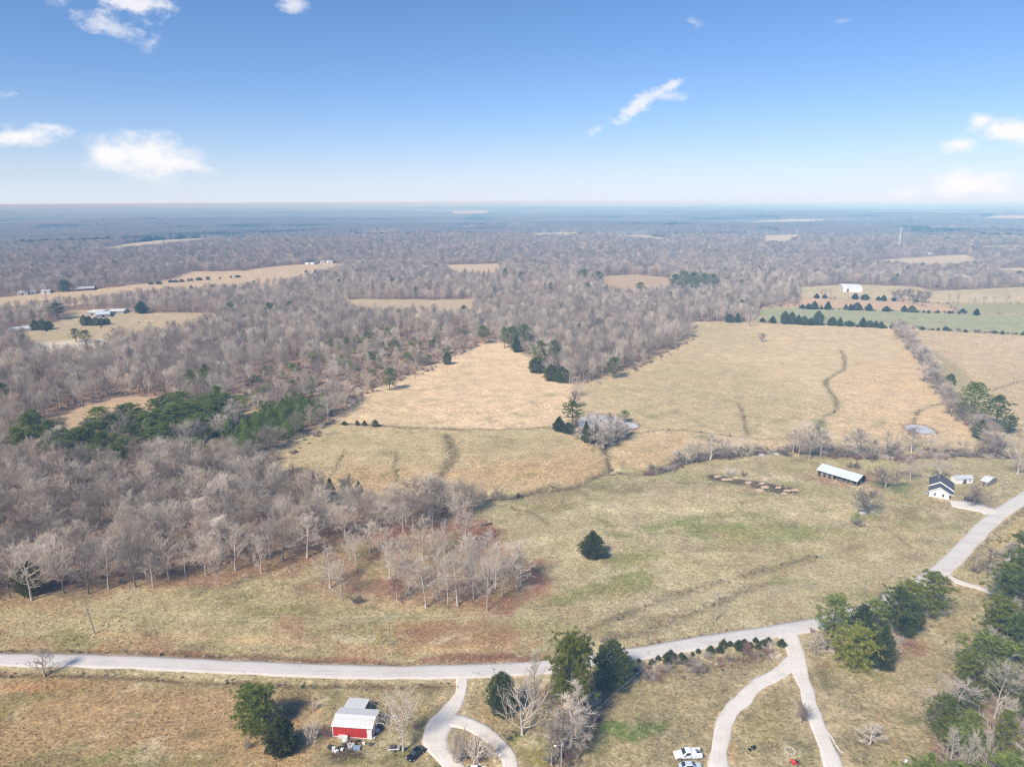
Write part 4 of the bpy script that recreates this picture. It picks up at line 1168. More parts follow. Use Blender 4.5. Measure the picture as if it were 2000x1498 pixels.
# around the house and the open barn
P_('round', 1696, 1762, 908, 952, 'bare_tree', 'dark rounded bare tree beside the open metal-roofed barn')
P_('round', 1660, 1726, 950, 1006, 'bare_tree', 'grey rounded bare tree alone in the pasture below the open barn')
P_('round', 1870, 1930, 946, 988, 'bare_tree', 'dark low bare tree on the gravel in front of the white house')
P_('yard', 1812, 1858, 890, 934, 'bare_tree', 'grey bare tree behind the white house', var=1)
P_('pale', 1758, 1798, 888, 938, 'bare_tree', 'thin pale bare tree between the open barn and the white house', var=1)
P_('yard', 1945, 2030, 838, 926, 'bare_tree', 'large grey bare tree behind the sheds on the right', var=0)
P_('bare', 1990, 2060, 820, 905, 'bare_tree', 'large bare tree at the right edge, hedgerow end', var=3)
CB = 'bare trees along the creek'
for x0, x1, yt, yb in [(1548, 1585, 820, 886), (1570, 1612, 826, 884), (1560, 1600, 850, 898), (1600, 1625, 850, 884), (1585, 1620, 838, 890), (1545, 1575, 842, 892), (1640, 1665, 852, 888), (1695, 1720, 858, 890), (1740, 1764, 862, 890), (1830, 1860, 862, 888), (1870, 1900, 858, 886), (1900, 1930, 860, 888), (1925, 1960, 850, 892), (1345, 1380, 866, 902), (1310, 1335, 882, 910), (1652, 1690, 838, 884), (1670, 1690, 846, 886), (1375, 1398, 845, 895), (1380, 1420, 850, 892), (1440, 1475, 852, 888), (1722, 1740, 842, 888), (1760, 1800, 836, 884), (1812, 1822, 848, 884), (1330, 1352, 868, 905), (1535, 1562, 836, 880), (1625, 1655, 862, 888), (1405, 1440, 858, 892), (2010, 2050, 850, 900)]:
    P_('slim' if x1 - x0 < 26 else 'bare', x0 - 6, x1 + 6, yt - 6, yb, 'bare_tree', 'bare grey tree in the brush along the creek on the right', CB)
# pond thicket
PT = 'trees round the pond'
P_('pine', 1096, 1138, 780, 836, 'pine_tree', 'tall pine on the bank of the pond', PT, var=1)
P_('cedar', 1080, 1104, 812, 842, 'cedar_tree', 'dark cedar at the corner of the pond thicket', PT)
P_('cedar_round', 1098, 1122, 824, 846, 'cedar_tree', 'low dark cedar between pond pine and corner cedar', PT)
P_('cedar', 1136, 1153, 820, 864, 'cedar_tree', 'narrow columnar cedar in front of the pond', PT)
P_('cedar', 1156, 1172, 826, 866, 'cedar_tree', 'dark cedar among the bare trees in front of the pond', PT)
P_('pine', 1209, 1230, 797, 824, 'pine_tree', 'small pine on the far bank of the pond', PT)
for x0, x1, yt, yb in [(1150, 1180, 826, 868), (1160, 1196, 822, 872), (1176, 1206, 820, 866), (1190, 1216, 818, 862), (1204, 1226, 824, 856), (1140, 1165, 838, 866), (1130, 1155, 828, 860), (1135, 1160, 808, 842), (1150, 1180, 806, 846), (1172, 1204, 808, 848), (1195, 1222, 808, 848), (1196, 1222, 826, 858), (1154, 1176, 830, 862), (1165, 1185, 836, 878), (1122, 1142, 836, 858), (1215, 1232, 830, 850), (1180, 1200, 840, 872)]:
    P_('slim', x0 - 5, x1 + 5, yt - 4, yb, 'bare_tree', 'thin bare tree in the thicket in front of the pond', 'bare trees of the pond thicket', var=0)
P_('yard', 1112, 1154, 732, 774, 'bare_tree', 'spreading pale bare tree in the gap between the two fields', var=0)
P_('round', 1104, 1136, 758, 795, 'bare_tree', 'rounded grey bare tree below the spreading one in the field gap')
# evergreens at the wood's corner between the fields
EC = 'evergreens at the corner of the wood'
for k, x0, x1, yt, yb, v in [('pine', 984, 1012, 636, 684, 0), ('pine', 1008, 1040, 632, 682, 3), ('cedar', 1000, 1016, 655, 688, 0), ('pine', 1036, 1072, 662, 728, 1), ('cedar_round', 1032, 1064, 696, 728, 0), ('pine', 1068, 1096, 662, 716, 2), ('cedar_round', 1062, 1092, 710, 744, 0), ('cedar_round', 1084, 1114, 714, 747, 0), ('pine', 1104, 1124, 690, 716, 2), ('pine', 1180, 1214, 696, 738, 3), ('pine', 930, 958, 634, 672, 1), ('pine', 975, 996, 638, 680, 2)]:
    P_(k, x0, x1, yt, yb, 'cedar_tree' if k.startswith('cedar') else 'pine_tree', 'dark evergreen at the corner of the wood above the upper hayfield', EC, var=v)
P_('pine', 745, 777, 718, 762, 'pine_tree', 'dark pine alone on the left edge of the upper hayfield', var=3)
P_('cedar_round', 865, 882, 686, 712, 'cedar_tree', 'small dark cedar on the upper part of the hayfield edge')
# left wood: single dark evergreens among the bare trees
P_('cedar_round', 38, 84, 1092, 1160, 'cedar_tree', 'dark cedar at the front of the left wood')
for x0, x1, yt, yb in [(606, 622, 924, 960), (638, 654, 932, 972), (664, 678, 940, 975), (694, 710, 938, 975)]:
    P_('cedar', x0, x1, yt, yb, 'cedar_tree', 'slim dark cedar on the wood edge below the lower hayfield', 'cedars on the wood edge')
for x0, x1, yt, yb in [(20, 26, 820, 834), (668, 678, 822, 830), (694, 702, 820, 830), (708, 716, 820, 831), (726, 740, 819, 833)]:
    if x0 > 600: P_('cedar_round', x0, x1, yt, yb, 'cedar_tree', 'tiny dark cedar on the fence line between the two hayfields', 'tiny cedars on the fence line')
# hedgerow between the big fields
HG = 'hedgerow between the two right-hand fields'
P_('pine', 1872, 1928, 744, 828, 'pine_tree', 'largest dark pine in the hedgerow between the right-hand fields', HG, var=3)
P_('pine', 1918, 1966, 768, 838, 'pine_tree', 'second dark pine of the hedgerow, below the largest', HG, var=1)
P_('cedar', 1900, 1927, 818, 856, 'cedar_tree', 'dark cedar at the foot of the hedgerow pines', HG)
P_('pine', 1950, 1988, 810, 846, 'pine_tree', 'dark pine at the lower end of the hedgerow', HG, var=2)
P_('cedar_round', 1846, 1864, 728, 752, 'cedar_tree', 'small dark cedar in the upper half of the hedgerow', HG)
hl = smooth_line(poly_px([(1752, 642), (1775, 672), (1800, 705), (1825, 745), (1850, 780), (1880, 815), (1915, 850), (1960, 880)]), 1.0)
for k in range(0, len(hl), 4):
    p = hl[k] + rng.normal(size=2) * 2.2
    plant('bare', p[0], p[1], rng.uniform(7.5, 12), rng.uniform(8.5, 12.5), 'bare_tree', 'bare grey tree in the hedgerow between the right-hand fields', 'tree', 'bare trees of the hedgerow')
# rows of cedars round the far green field
for g, lab, rows in [
    ('cedars along the near side of the green field', 'dark cedar in the row along the near side of the green field', [(1503, 1515, 616, 631), (1524, 1540, 606, 633), (1538, 1554, 608, 633), (1552, 1566, 614, 634), (1562, 1578, 616, 635), (1587, 1608, 606, 635), (1576, 1590, 620, 635), (1617, 1633, 618, 636), (1634, 1646, 619, 637), (1648, 1668, 626, 637), (1678, 1691, 619, 639), (1690, 1706, 625, 639), (1704, 1716, 626, 640), (1714, 1727, 627, 641), (1738, 1746, 630, 642), (1484, 1494, 620, 629), (1434, 1446, 610, 630), (1416, 1432, 612, 630)]),
    ('cedars along the far side of the green field', 'small dark cedar in the row along the far side of the green field', [(1573, 1584, 592, 604), (1583, 1597, 587, 604), (1611, 1622, 588, 605), (1648, 1655, 593, 605), (1656, 1666, 593, 606), (1665, 1682, 590, 606), (1690, 1703, 592, 607), (1724, 1738, 597, 608), (1760, 1771, 596, 609), (1773, 1788, 596, 610), (1874, 1886, 602, 613), (1901, 1912, 602, 616), (1562, 1572, 594, 603)]),
    ('cedars below the white far barn', 'small dark cedar in the row below the white far barn', [(1590, 1600, 573, 583), (1606, 1616, 574, 583), (1664, 1676, 572, 585), (1681, 1697, 574, 586), (1711, 1719, 578, 587), (1720, 1731, 576, 588), (1741, 1750, 580, 588), (1784, 1793, 582, 590)])]:
    for x0, x1, yt, yb in rows:
        P_('cedar_round' if x1 - x0 > 14 else 'cedar', x0, x1, yt, yb, 'cedar_tree', lab, g)
for x0, x1, yt, yb in [(1600, 1614, 562, 583), (1614, 1630, 560, 585), (1895, 1912, 570, 590), (1918, 1926, 576, 590), (1936, 1946, 574, 590), (1960, 1972, 572, 591), (1866, 1874, 572, 590), (1850, 1856, 572, 590)]:
    P_('bare', x0, x1, yt, yb, 'bare_tree', 'single bare tree standing in the far tan fields on the right', 'bare trees in the far fields')
P_('yard', 1448, 1476, 606, 638, 'bare_tree', 'pale bare tree at the top corner of the big right field', var=0)
P_('round', 1478, 1496, 648, 668, 'bare_tree', 'small grey bare tree alone near the top of the big right field')
for x0, x1, yt, yb in [(1738, 1756, 566, 584), (1750, 1772, 562, 586), (1766, 1786, 560, 588), (1782, 1802, 564, 590), (1796, 1818, 564, 592), (1745, 1765, 570, 590), (1775, 1795, 572, 594), (1792, 1812, 574, 598)]:
    P_('round', x0, x1, yt, yb, 'bare_tree', 'bare grey tree in the small copse beside the white far barn', 'trees of the small copse')
# far left
for k, x0, x1, yt, yb, lab in [('pine_round', 116, 138, 544, 570, 'single large dark tree beside the far left farmhouses'), ('pine', 94, 132, 590, 624, 'dark pine behind the far left metal sheds'),
        ('cedar', 266, 288, 586, 612, 'dark evergreen above the far left farm field'), ('pine', 138, 160, 640, 668, 'dark pine below the far left farm field'), ('pine', 156, 178, 644, 670, 'dark pine of the pair below the far left farm field')]:
    P_(k, x0, x1, yt, yb, 'pine_tree', lab)
for x0, x1, yt, yb in [(158, 172, 614, 636), (168, 182, 616, 636), (180, 196, 618, 636), (192, 206, 620, 635), (202, 216, 620, 634), (62, 78, 624, 645), (76, 92, 622, 645), (88, 104, 626, 643), (5, 22, 636, 652)]:
    P_('cedar_round', x0, x1, yt, yb, 'cedar_tree', 'dark cedar screening the far left metal sheds', 'cedars by the far sheds')
for x0, x1, yt, yb in [(329, 338, 546, 552), (338, 348, 546, 552), (350, 360, 545, 551), (366, 371, 544, 550), (372, 377, 543, 549), (383, 395, 541, 548), (403, 410, 539, 547), (428, 432, 541, 545), (449, 453, 538, 543), (459, 470, 537, 542), (595, 601, 527, 533), (613, 620, 526, 534), (637, 644, 527, 534), (370, 377, 557, 564), (411, 419, 555, 561), (290, 300, 550, 556), (304, 316, 549, 555)]:
    P_('cedar_round', x0, x1, yt, yb, 'cedar_tree', 'tiny dark cedar dotted along the far left ridge field', 'cedars of the ridge field')
for x0, x1, yt, yb in [(1306, 1330, 534, 572), (1322, 1348, 528, 566), (1340, 1366, 530, 566), (1360, 1386, 532, 566), (1380, 1406, 534, 568), (1345, 1370, 545, 580), (1238, 1262, 550, 580), (1160, 1178, 528, 560), (1125, 1152, 524, 552), (1365, 1390, 570, 592), (1318, 1340, 552, 584)]:
    P_('pine', x0, x1, yt, yb, 'pine_tree', 'dark pine in the far clump in the middle of the woods', 'far clump of dark pines')
# the red-leaved grove in front of the wood
GR = 'pale trees of the grove with red leaves under it'
grove_list = [(795, 868, 1092, 1186), (862, 926, 1078, 1182), (924, 978, 1088, 1192), (980, 1042, 1056, 1152), (766, 832, 1040, 1150), (618, 672, 1070, 1148), (645, 690, 1098, 1172), (935, 985, 1036, 1130), (828, 880, 1065, 1172), (880, 950, 1040, 1140), (680, 712, 1045, 1112), (700, 745, 1020, 1080), (735, 770, 1030, 1085), (905, 945, 1088, 1170), (960, 1000, 1080, 1165), (885, 935, 1000, 1075), (850, 885, 1010, 1090), (800, 850, 1010, 1096), (830, 885, 1030, 1120), (770, 815, 1085, 1165), (900, 950, 1055, 1150), (945, 990, 1062, 1150), (850, 900, 1100, 1180), (740, 785, 1060, 1130), (665, 705, 1030, 1095), (1000, 1035, 1075, 1140), (408, 438, 1082, 1158), (490, 530, 1040, 1118), (430, 490, 1026, 1114), (280, 318, 1078, 1146), (345, 380, 1050, 1128)]
for i, (x0, x1, yt, yb) in enumerate(grove_list):
    x0, x1 = x0 - 4, x1 + 4
    P_('pale', x0, x1, yt - 4, yb, 'bare_tree', 'pale bare tree in the open grove with red leaves on the ground' if x0 > 610 else 'pale bare tree standing forward of the left wood', GR if x0 > 610 else 'pale trees forward of the left wood', var=i % 4)
P_('redtree', 756, 796, 1122, 1172, 'bare_tree', 'small dark red tree in the middle of the grove')
for i, (x0, x1, yt, yb) in enumerate([(30, 95, 1040, 1172), (0, 40, 1060, 1168), (100, 150, 1030, 1158), (190, 235, 1045, 1150), (240, 290, 1030, 1146), (150, 195, 1050, 1160), (310, 350, 1040, 1132), (380, 425, 1035, 1124), (530, 575, 1010, 1096), (575, 625, 1000, 1088)]):
    P_('pale' if i % 3 == 0 else 'bare', x0 - 14, x1 + 14, yt, yb, 'bare_tree', 'bare tree in the front row of the left wood', 'front row of the left wood')

# ------------------------------------------------------------------ shrubs and brush
for x0, x1, yt, yb, k, lab in [(588, 634, 1390, 1448, 'pale', 'pale bushy shrub between the pines and the red barn'), (626, 650, 1408, 1440, 'red', 'rusty brown shrub touching the left side of the red barn'), (472, 494, 1430, 1462, 'grey', 'small grey shrub at the foot of the round pine'), (604, 624, 1362, 1385, 'grey', 'small brown weed clump in the grass above the red barn'),
        (1660, 1696, 1010, 1024, 'dark', 'low dark weeds under the lone rounded tree in the pasture'), (930, 955, 930, 985, 'grey', 'grey brush at the end of the creek by the wood'), (955, 990, 945, 975, 'dark', 'dark round bush on the creek bank below the lower hayfield'), (846, 872, 965, 992, 'dark', 'dark bush where the gully meets the creek'),
        (1008, 1016, 956, 968, 'green', 'small dark green bush on the creek'), (990, 1000, 1428, 1444, 'dark', 'dark brush heap by the loop drive'), (1892, 1918, 1098, 1116, 'dark', 'round dark bush by the pole at the road bend'), (680, 712, 1150, 1176, 'dark', 'dark brush at the front of the grove'), (1404, 1444, 908, 926, 'pale', 'grey brush pile above the feed lot'), (1446, 1462, 914, 930, 'dark', 'small dark bush beside the grey brush pile'), (1648, 1682, 896, 912, 'dark', 'dark bush behind the open barn'), (800, 826, 1398, 1424, 'red', 'brown weedy bush at the edge of the gravel drive')]:
    shrub_px(k, x0, x1, yt, yb, lab)
EDGE = []
for k in range(0, len(hl), 3):
    p = hl[k] + rng.normal(size=2) * 2.4
    EDGE.append((p[0], p[1], rng.uniform(.9, 1.8)))
CR = 'brush along the creek'
kinds = ['dark', 'dark', 'red', 'grey2', 'dark']
i = 0
for k in range(0, len(CREEK), 2):
    p = CREEK[k]
    ppx = project(np.array((p[0], p[1], 0.)))[0]
    if ppx < 940: continue
    pr = .45 if ppx < 1240 else 1.0
    if rng.uniform() > pr: continue
    q = p + rng.normal(size=2) * (1.6 if ppx < 1240 else 3.2)
    s = rng.uniform(.7, 1.3)
    shrub_at(kinds[i % 5], q[0], q[1], (1.7 if ppx < 1240 else 3.8) * s, (3.4 if ppx < 1240 else 7.2) * s, 'low tangled brown bush on the creek bank', CR)
    i += 1
for ln, n, sp, h, lab, g, ks in [
        (px_line([(1240, 1300), (1320, 1286), (1400, 1272), (1490, 1258), (1502, 1254)]), 30, .9, 1.9, 'small dark green bush in the hedge along the road right of the tall pine', 'green bushes of the roadside hedge', ['green']),
        (px_line([(1250, 1316), (1340, 1302), (1430, 1290), (1500, 1272)]), 24, 1.6, 2.1, 'brown bramble clump below the roadside hedge', 'brambles below the roadside hedge', ['red', 'dark', 'grey']),
        (px_line([(1786, 640), (1880, 646), (2000, 654), (2060, 658)]), 34, 1.5, 2.8, 'dark bush in the hedge along the far side of the right-hand field', 'bushes of the far right hedge', ['dark', 'green', 'grey']),
        (px_line([(1150, 1400), (1130, 1430), (1105, 1470), (1090, 1510)]), 22, 2.2, 1.9, 'dark bramble in the overgrown ditch below the tallest pine', 'brambles in the ditch', ['dark', 'dark', 'red']),
        (px_line([(1190, 1340), (1230, 1330), (1290, 1315)]), 9, 1.4, 1.8, 'dead brush beside the broad cedar at the road', 'dead brush by the broad cedar', ['pale', 'grey']),
        (px_line([(646, 826), (700, 830), (770, 834)]), 16, .6, .8, 'low weeds on the fence line between the hayfields', 'weeds on the fence line', ['red', 'dark']),
        (px_line([(1560, 882), (1660, 890), (1760, 894), (1900, 884), (1990, 890)]), 60, 3.6, 3.0, 'tangled brown bush in the wide brush behind the house', 'brush behind the house', ['dark', 'red', 'grey', 'grey2']),
        (px_line([(650, 1462), (668, 1466), (690, 1452), (700, 1446)]), 8, 1.4, 1.6, 'dark bramble growing over the junk heap', 'brambles over the junk heap', ['dark', 'red'])]:
    for _ in range(n):
        p = ln[int(rng.integers(0, len(ln)))] + rng.normal(size=2) * sp
        s = rng.uniform(.6, 1.3)
        kk = ks[int(rng.integers(0, len(ks)))]
        shrub_at(kk, p[0], p[1], h * s, h * (.95 if kk == 'green' else 1.5) * s, lab, g, 'green_shrub' if kk == 'green' else 'bare_shrub')

for ln, stp, sp in ((px_line([(500, 935), (560, 890), (620, 852), (645, 830)]), 2, 2.4), (px_line([(645, 822), (720, 772), (800, 740), (880, 702), (950, 668)]), 2, 2.6), (px_line([(1150, 752), (1220, 728), (1290, 698), (1362, 655)]), 2, 2.4),
                    (px_line([(490, 900), (560, 866), (640, 822)]), 2, 3.0), (px_line([(1480, 603), (1560, 599), (1700, 605), (1870, 611), (2050, 618)]), 2, 1.5), (px_line([(1560, 582), (1650, 583), (1760, 588), (1850, 592), (2050, 594)]), 2, 1.5), (px_line([(1480, 628), (1600, 634), (1750, 641), (1900, 648), (2050, 656)]), 2, 1.6), (px_line([(1850, 592), (1872, 610), (1884, 616)]), 2, 2.0),
                    (px_line([(1604, 1262), (1650, 1290), (1720, 1304), (1770, 1250), (1840, 1200)]), 1, 1.8), (px_line([(1600, 1240), (1680, 1212), (1760, 1172), (1830, 1140)]), 1, 2.0), (px_line([(1235, 1310), (1320, 1296), (1420, 1280), (1512, 1264)]), 1, 1.5), (CREEK[np.array([project(np.array((q_[0], q_[1], 0.)))[0] > 1290 for q_ in CREEK])], 1, 3.6), (CREEK[np.array([project(np.array((q_[0], q_[1], 0.)))[0] > 1290 for q_ in CREEK])], 1, 2.4), (px_line([(1170, 1345), (1145, 1390), (1120, 1440), (1090, 1500)]), 1, 2.2)):
    for k in range(0, len(ln), stp):
        p = ln[k] + rng.normal(size=2) * sp
        EDGE.append((p[0], p[1], rng.uniform(.45, 1.3)))
# ================================================================== woods: nearest trees one by one, the rest as one mass
def jitter_grid(r0, r1, sp, half=R(41.5)):
    n = int(2 * r1 * math.sin(min(half, R(89))) / sp) + 2
    xs = (np.arange(n) - n / 2) * sp
    ys = np.arange(0, r1, sp)
    X, Y = np.meshgrid(xs, ys)
    X = X.ravel() + rng.uniform(-.45, .45, X.size) * sp; Y = Y.ravel() + rng.uniform(-.45, .45, Y.size) * sp
    r = np.hypot(X, Y); a = np.abs(np.arctan2(X, Y))
    m = (r >= r0) & (r < r1) & (a < half)
    return X[m], Y[m]
PLANT_A = poly_px([(345, 892), (440, 855), (500, 820), (580, 794), (642, 784), (650, 802), (612, 832), (560, 862), (490, 892), (400, 915)])
PLANT_B = poly_px([(285, 835), (330, 802), (440, 800), (452, 826), (440, 846), (360, 870), (290, 858)])
PINES_C = poly_px([(30, 900), (60, 850), (150, 828), (300, 808), (350, 835), (360, 880), (300, 905), (200, 925), (90, 925)])
REGROW = poly_px([(440, 800), (480, 745), (560, 705), (640, 690), (760, 690), (880, 672), (900, 680), (800, 733), (740, 752), (690, 780), (640, 782), (560, 790)])
REGROW2 = poly_px([(600, 690), (760, 640), (900, 640), (940, 665), (890, 690), (700, 700)])
FAR_START = 2500.0
sets = []
for r0, r1, sp in ((125, 420, 6.2), (420, 900, 7.2), (900, 1500, 8.6), (1500, FAR_START, 10.8)):
    X, Y = jitter_grid(r0, r1, sp)
    ok = ~inside(X, Y, OPEN_MAIN)
    for P in FIELDS.values():
        ok &= ~inside(X, Y, P)
    ok &= fbm(X, Y, 60, 3, .5, 3.0) > -.55
    sets.append((X[ok], Y[ok], np.full(ok.sum(), sp)))
WX, WY, WS = (np.concatenate([s[i] for s in sets]) for i in range(3))
# the right-hand wood near the camera is planted by hand: only fill behind it
rightwood = (WX > 0) & (np.hypot(WX, WY) < 420)
in_a, in_b, in_c = inside(WX, WY, PLANT_A), inside(WX, WY, PLANT_B), inside(WX, WY, PINES_C)
in_r = inside(WX, WY, REGROW) | inside(WX, WY, REGROW2)
u = rng.uniform(size=len(WX))
pn = fbm(WX, WY, 140, 3, .5, 8.0)
piney = (u < .004 + .16 * sstep(.32, .6, pn)) & (np.hypot(WX, WY) > 420)
tp = np.full(len(WX), 'bare', object)
tp[piney] = 'pine'
tp[(u > .90) | ((u > .84) & (np.hypot(WX, WY) > 430) & (np.hypot(WX, WY) < 1300))] = 'pale'
tp[in_r] = np.where(u[in_r] < .13, 'young_pine', np.where(u[in_r] < .62, 'shrub', np.where(u[in_r] < .85, 'slim', 'bare')))
tp[in_c] = np.where(u[in_c] < .5, 'pine', np.where(u[in_c] < .8, 'slim', 'bare'))
tp[in_b] = np.where(u[in_b] < .45, 'young_pine', np.where(u[in_b] < .85, 'pine', 'slim'))
tp[in_a] = 'none'
tp[rightwood] = np.where(u[rightwood] < .66, 'pine', np.where(u[rightwood] < .88, 'pale', 'slim'))
hgt = 13.6 + 2.6 * fbm(WX, WY, 120, 3, .5, 5.0) * 2 + rng.normal(size=len(WX)) * 1.7
hgt = np.clip(hgt, 9, 20)
hgt = np.where(tp == 'pine', hgt * 1.02, hgt)
hgt = np.where(tp == 'young_pine', rng.uniform(3.5, 8, len(WX)), hgt)
hgt[in_b & (tp == 'young_pine')] *= 1.5
hgt = np.where(tp == 'slim', rng.uniform(5, 10, len(WX)), hgt)
hgt = np.where(tp == 'shrub', rng.uniform(2.0, 4.5, len(WX)), hgt)
_rw = np.hypot(WX, WY)
wdt = np.where(_rw < 430, 10.0, np.where(_rw < 1100, 7.6, 9.0 + (_rw - 1100) * .0025)) * rng.uniform(.7, 1.35, len(WX))
hgt = hgt * np.where(_rw > 430, 1.08, 1.0)
# plantation strip: rows of young pines
XA, YA = jitter_grid(150, 800, 3.4)
oka = inside(XA, YA, PLANT_A)
oka &= rng.uniform(size=len(XA)) < .55 + .8 * fbm(XA, YA, 18, 3, .5, 5.5)
XA, YA = XA[oka], YA[oka]
XB, YB = jitter_grid(150, 800, 4.2)
okb = inside(XB, YB, PLANT_B) & (rng.uniform(size=len(XB)) < .55)
XA, YA = np.concatenate([XA, XB[okb]]), np.concatenate([YA, YB[okb]])
WX = np.concatenate([WX, XA]); WY = np.concatenate([WY, YA])
tp = np.concatenate([tp, np.full(len(XA), 'young_pine', object)])
hgt = np.concatenate([hgt, rng.uniform(4.5, 11.0, len(XA))])
wdt = np.concatenate([wdt, np.full(len(XA), 4.8)])
# keep clear of trees already standing
taken = np.array(TREES_SET)
keep = tp != 'none'
nr = np.hypot(WX, WY) < 520
for i in np.nonzero(nr & keep)[0]:
    if np.min((taken[:, 0] - WX[i]) ** 2 + (taken[:, 1] - WY[i]) ** 2) < 10:
        keep[i] = False
WX, WY, tp, hgt, wdt = WX[keep], WY[keep], tp[keep], hgt[keep], wdt[keep]
WZ = terrain(WX, WY)
rw = np.hypot(WX, WY)
wpx, wpy = project(np.stack([WX, WY, WZ + hgt * .6], 1))
vis = (wpx > -10) & (wpx < 2010) & (wpy < 1520)
bare_now = sum(1 for o in COL.objects if o.name.startswith('bare_tree'))
pine_now = sum(1 for o in COL.objects if o.name.startswith('pine_tree'))
single = np.zeros(len(WX), bool)
for kinds_, quota in ((('bare', 'pale', 'slim'), max(0, 300 - bare_now)), (('pine', 'young_pine'), max(0, 300 - pine_now))):
    c = np.nonzero(np.isin(tp, kinds_) & vis)[0]
    c = c[np.argsort(rw[c])][:quota]
    single[c] = True
for i in np.nonzero(single)[0]:
    k = tp[i]
    right = WX[i] > 0 and rw[i] < 420
    if k in ('pine', 'young_pine'):
        lab, g, nm = ('pine filling the wood along the right edge', 'pines deep in the right wood', 'pine_tree') if right else \
            (('small green pine in the dense pine strip left of the hayfields', 'pines of the green strip', 'pine_tree') if k == 'young_pine' else ('tall dark pine among the bare trees left of the hayfields', 'tall pines left of the hayfields', 'pine_tree'))
    else:
        lab, g, nm = ('bare tree deep in the wood along the right edge', 'bare trees deep in the right wood', 'bare_tree') if right else ('bare grey tree standing inside the dense left wood', 'bare trees of the left wood', 'bare_tree')
    plant(k, float(WX[i]), float(WY[i]), float(hgt[i]), float(wdt[i]) if k != 'slim' else float(hgt[i]) * .5, nm, lab, 'tree', g, None, None, float(WZ[i]))

def scatter(name, label, protos, idx, pos, rotz, scl):
    """one mass of many copies"""
    src = bpy.data.collections.new(name + '_kinds')          # not part of the scene itself
    for i, m_ in enumerate(protos):
        src.objects.link(bpy.data.objects.new('%s_%03d' % (name, i), m_))
    me = bpy.data.meshes.new(name)
    me.vertices.add(len(pos))
    me.vertices.foreach_set('co', np.asarray(pos, np.float32).ravel())
    a = me.attributes.new('kind_index', 'INT', 'POINT'); a.data.foreach_set('value', np.asarray(idx, np.int32))
    a = me.attributes.new('turn', 'FLOAT_VECTOR', 'POINT')
    rt = np.zeros((len(pos), 3), np.float32); rt[:, 2] = rotz
    a.data.foreach_set('vector', rt.ravel())
    a = me.attributes.new('size', 'FLOAT_VECTOR', 'POINT'); a.data.foreach_set('vector', np.asarray(scl, np.float32).ravel())
    o = link(name, me)
    ng = bpy.data.node_groups.new(name, 'GeometryNodeTree')
    ng.interface.new_socket('Geometry', in_out='INPUT', socket_type='NodeSocketGeometry')
    ng.interface.new_socket('Geometry', in_out='OUTPUT', socket_type='NodeSocketGeometry')
    gi, go = ng.nodes.new('NodeGroupInput'), ng.nodes.new('NodeGroupOutput')
    ci = ng.nodes.new('GeometryNodeCollectionInfo')
    ci.inputs[0].default_value = src
    ci.inputs['Separate Children'].default_value = True
    ci.inputs['Reset Children'].default_value = True
    ip = ng.nodes.new('GeometryNodeInstanceOnPoints')
    ip.inputs['Pick Instance'].default_value = True
    def attr(n, t):
        q = ng.nodes.new('GeometryNodeInputNamedAttribute'); q.data_type = t
        q.inputs['Name'].default_value = n
        return [s for s in q.outputs if s.enabled and s.name == 'Attribute'][0]
    e2r = ng.nodes.new('FunctionNodeEulerToRotation')
    ng.links.new(attr('turn', 'FLOAT_VECTOR'), e2r.inputs[0])
    ng.links.new(gi.outputs[0], ip.inputs['Points'])
    ng.links.new(ci.outputs[0], ip.inputs['Instance'])
    ng.links.new(attr('kind_index', 'INT'), ip.inputs['Instance Index'])
    ng.links.new(e2r.outputs[0], ip.inputs['Rotation'])
    ng.links.new(attr('size', 'FLOAT_VECTOR'), ip.inputs['Scale'])
    ng.links.new(ip.outputs[0], go.inputs[0])
    md = o.modifiers.new('copies', 'NODES'); md.node_group = ng
    return tag(o, label, None, None, 'stuff')
rest_ = ~single
protos, table = [], {}
for k in ('bare', 'pale', 'slim', 'pine', 'young_pine'):
    table[k] = list(range(len(protos), len(protos) + len(PROTO[k])))
    protos += [p[2] for p in PROTO[k]]
table['shrub'] = [len(protos), len(protos) + 1, len(protos) + 2]
protos += [SHRUB['grey'][0], SHRUB['red'][0], SHRUB['grey2'][0]]
HW = [(p[3], p[4]) for k in ('bare', 'pale', 'slim', 'pine', 'young_pine') for p in PROTO[k]] + [(SHRUB[k][1], SHRUB[k][2]) for k in ('grey', 'red', 'grey2')]
ids = np.array([table[k][int(rng.integers(0, len(table[k])))] for k in tp[rest_]])
dusky = np.array([table['bare'][1], table['bare'][3], table['bare'][3], table['bare'][4]])     # far-off dimming put into the colour: darker-twigged kinds chosen more with distance
farw = (rw[rest_] > 900) & np.isin(tp[rest_], ('bare', 'pale')) & (rng.uniform(size=len(ids)) < sstep(900, 1700, rw[rest_]) * .8)
ids[farw] = dusky[rng.integers(0, 4, farw.sum())]
hw = np.array(HW)[ids]
ww = np.where(tp[rest_] == 'slim', hgt[rest_] * .5, np.where(tp[rest_] == 'shrub', hgt[rest_] * 1.3, wdt[rest_]))
scl = np.stack([ww / hw[:, 1], ww / hw[:, 1], hgt[rest_] / hw[:, 0]], 1)
scatter('forest', 'bare winter woodland with scattered pines stretching to the distance', protos, ids, np.stack([WX, WY, WZ - .1], 1)[rest_], rng.uniform(0, 6.28, rest_.sum()), scl)

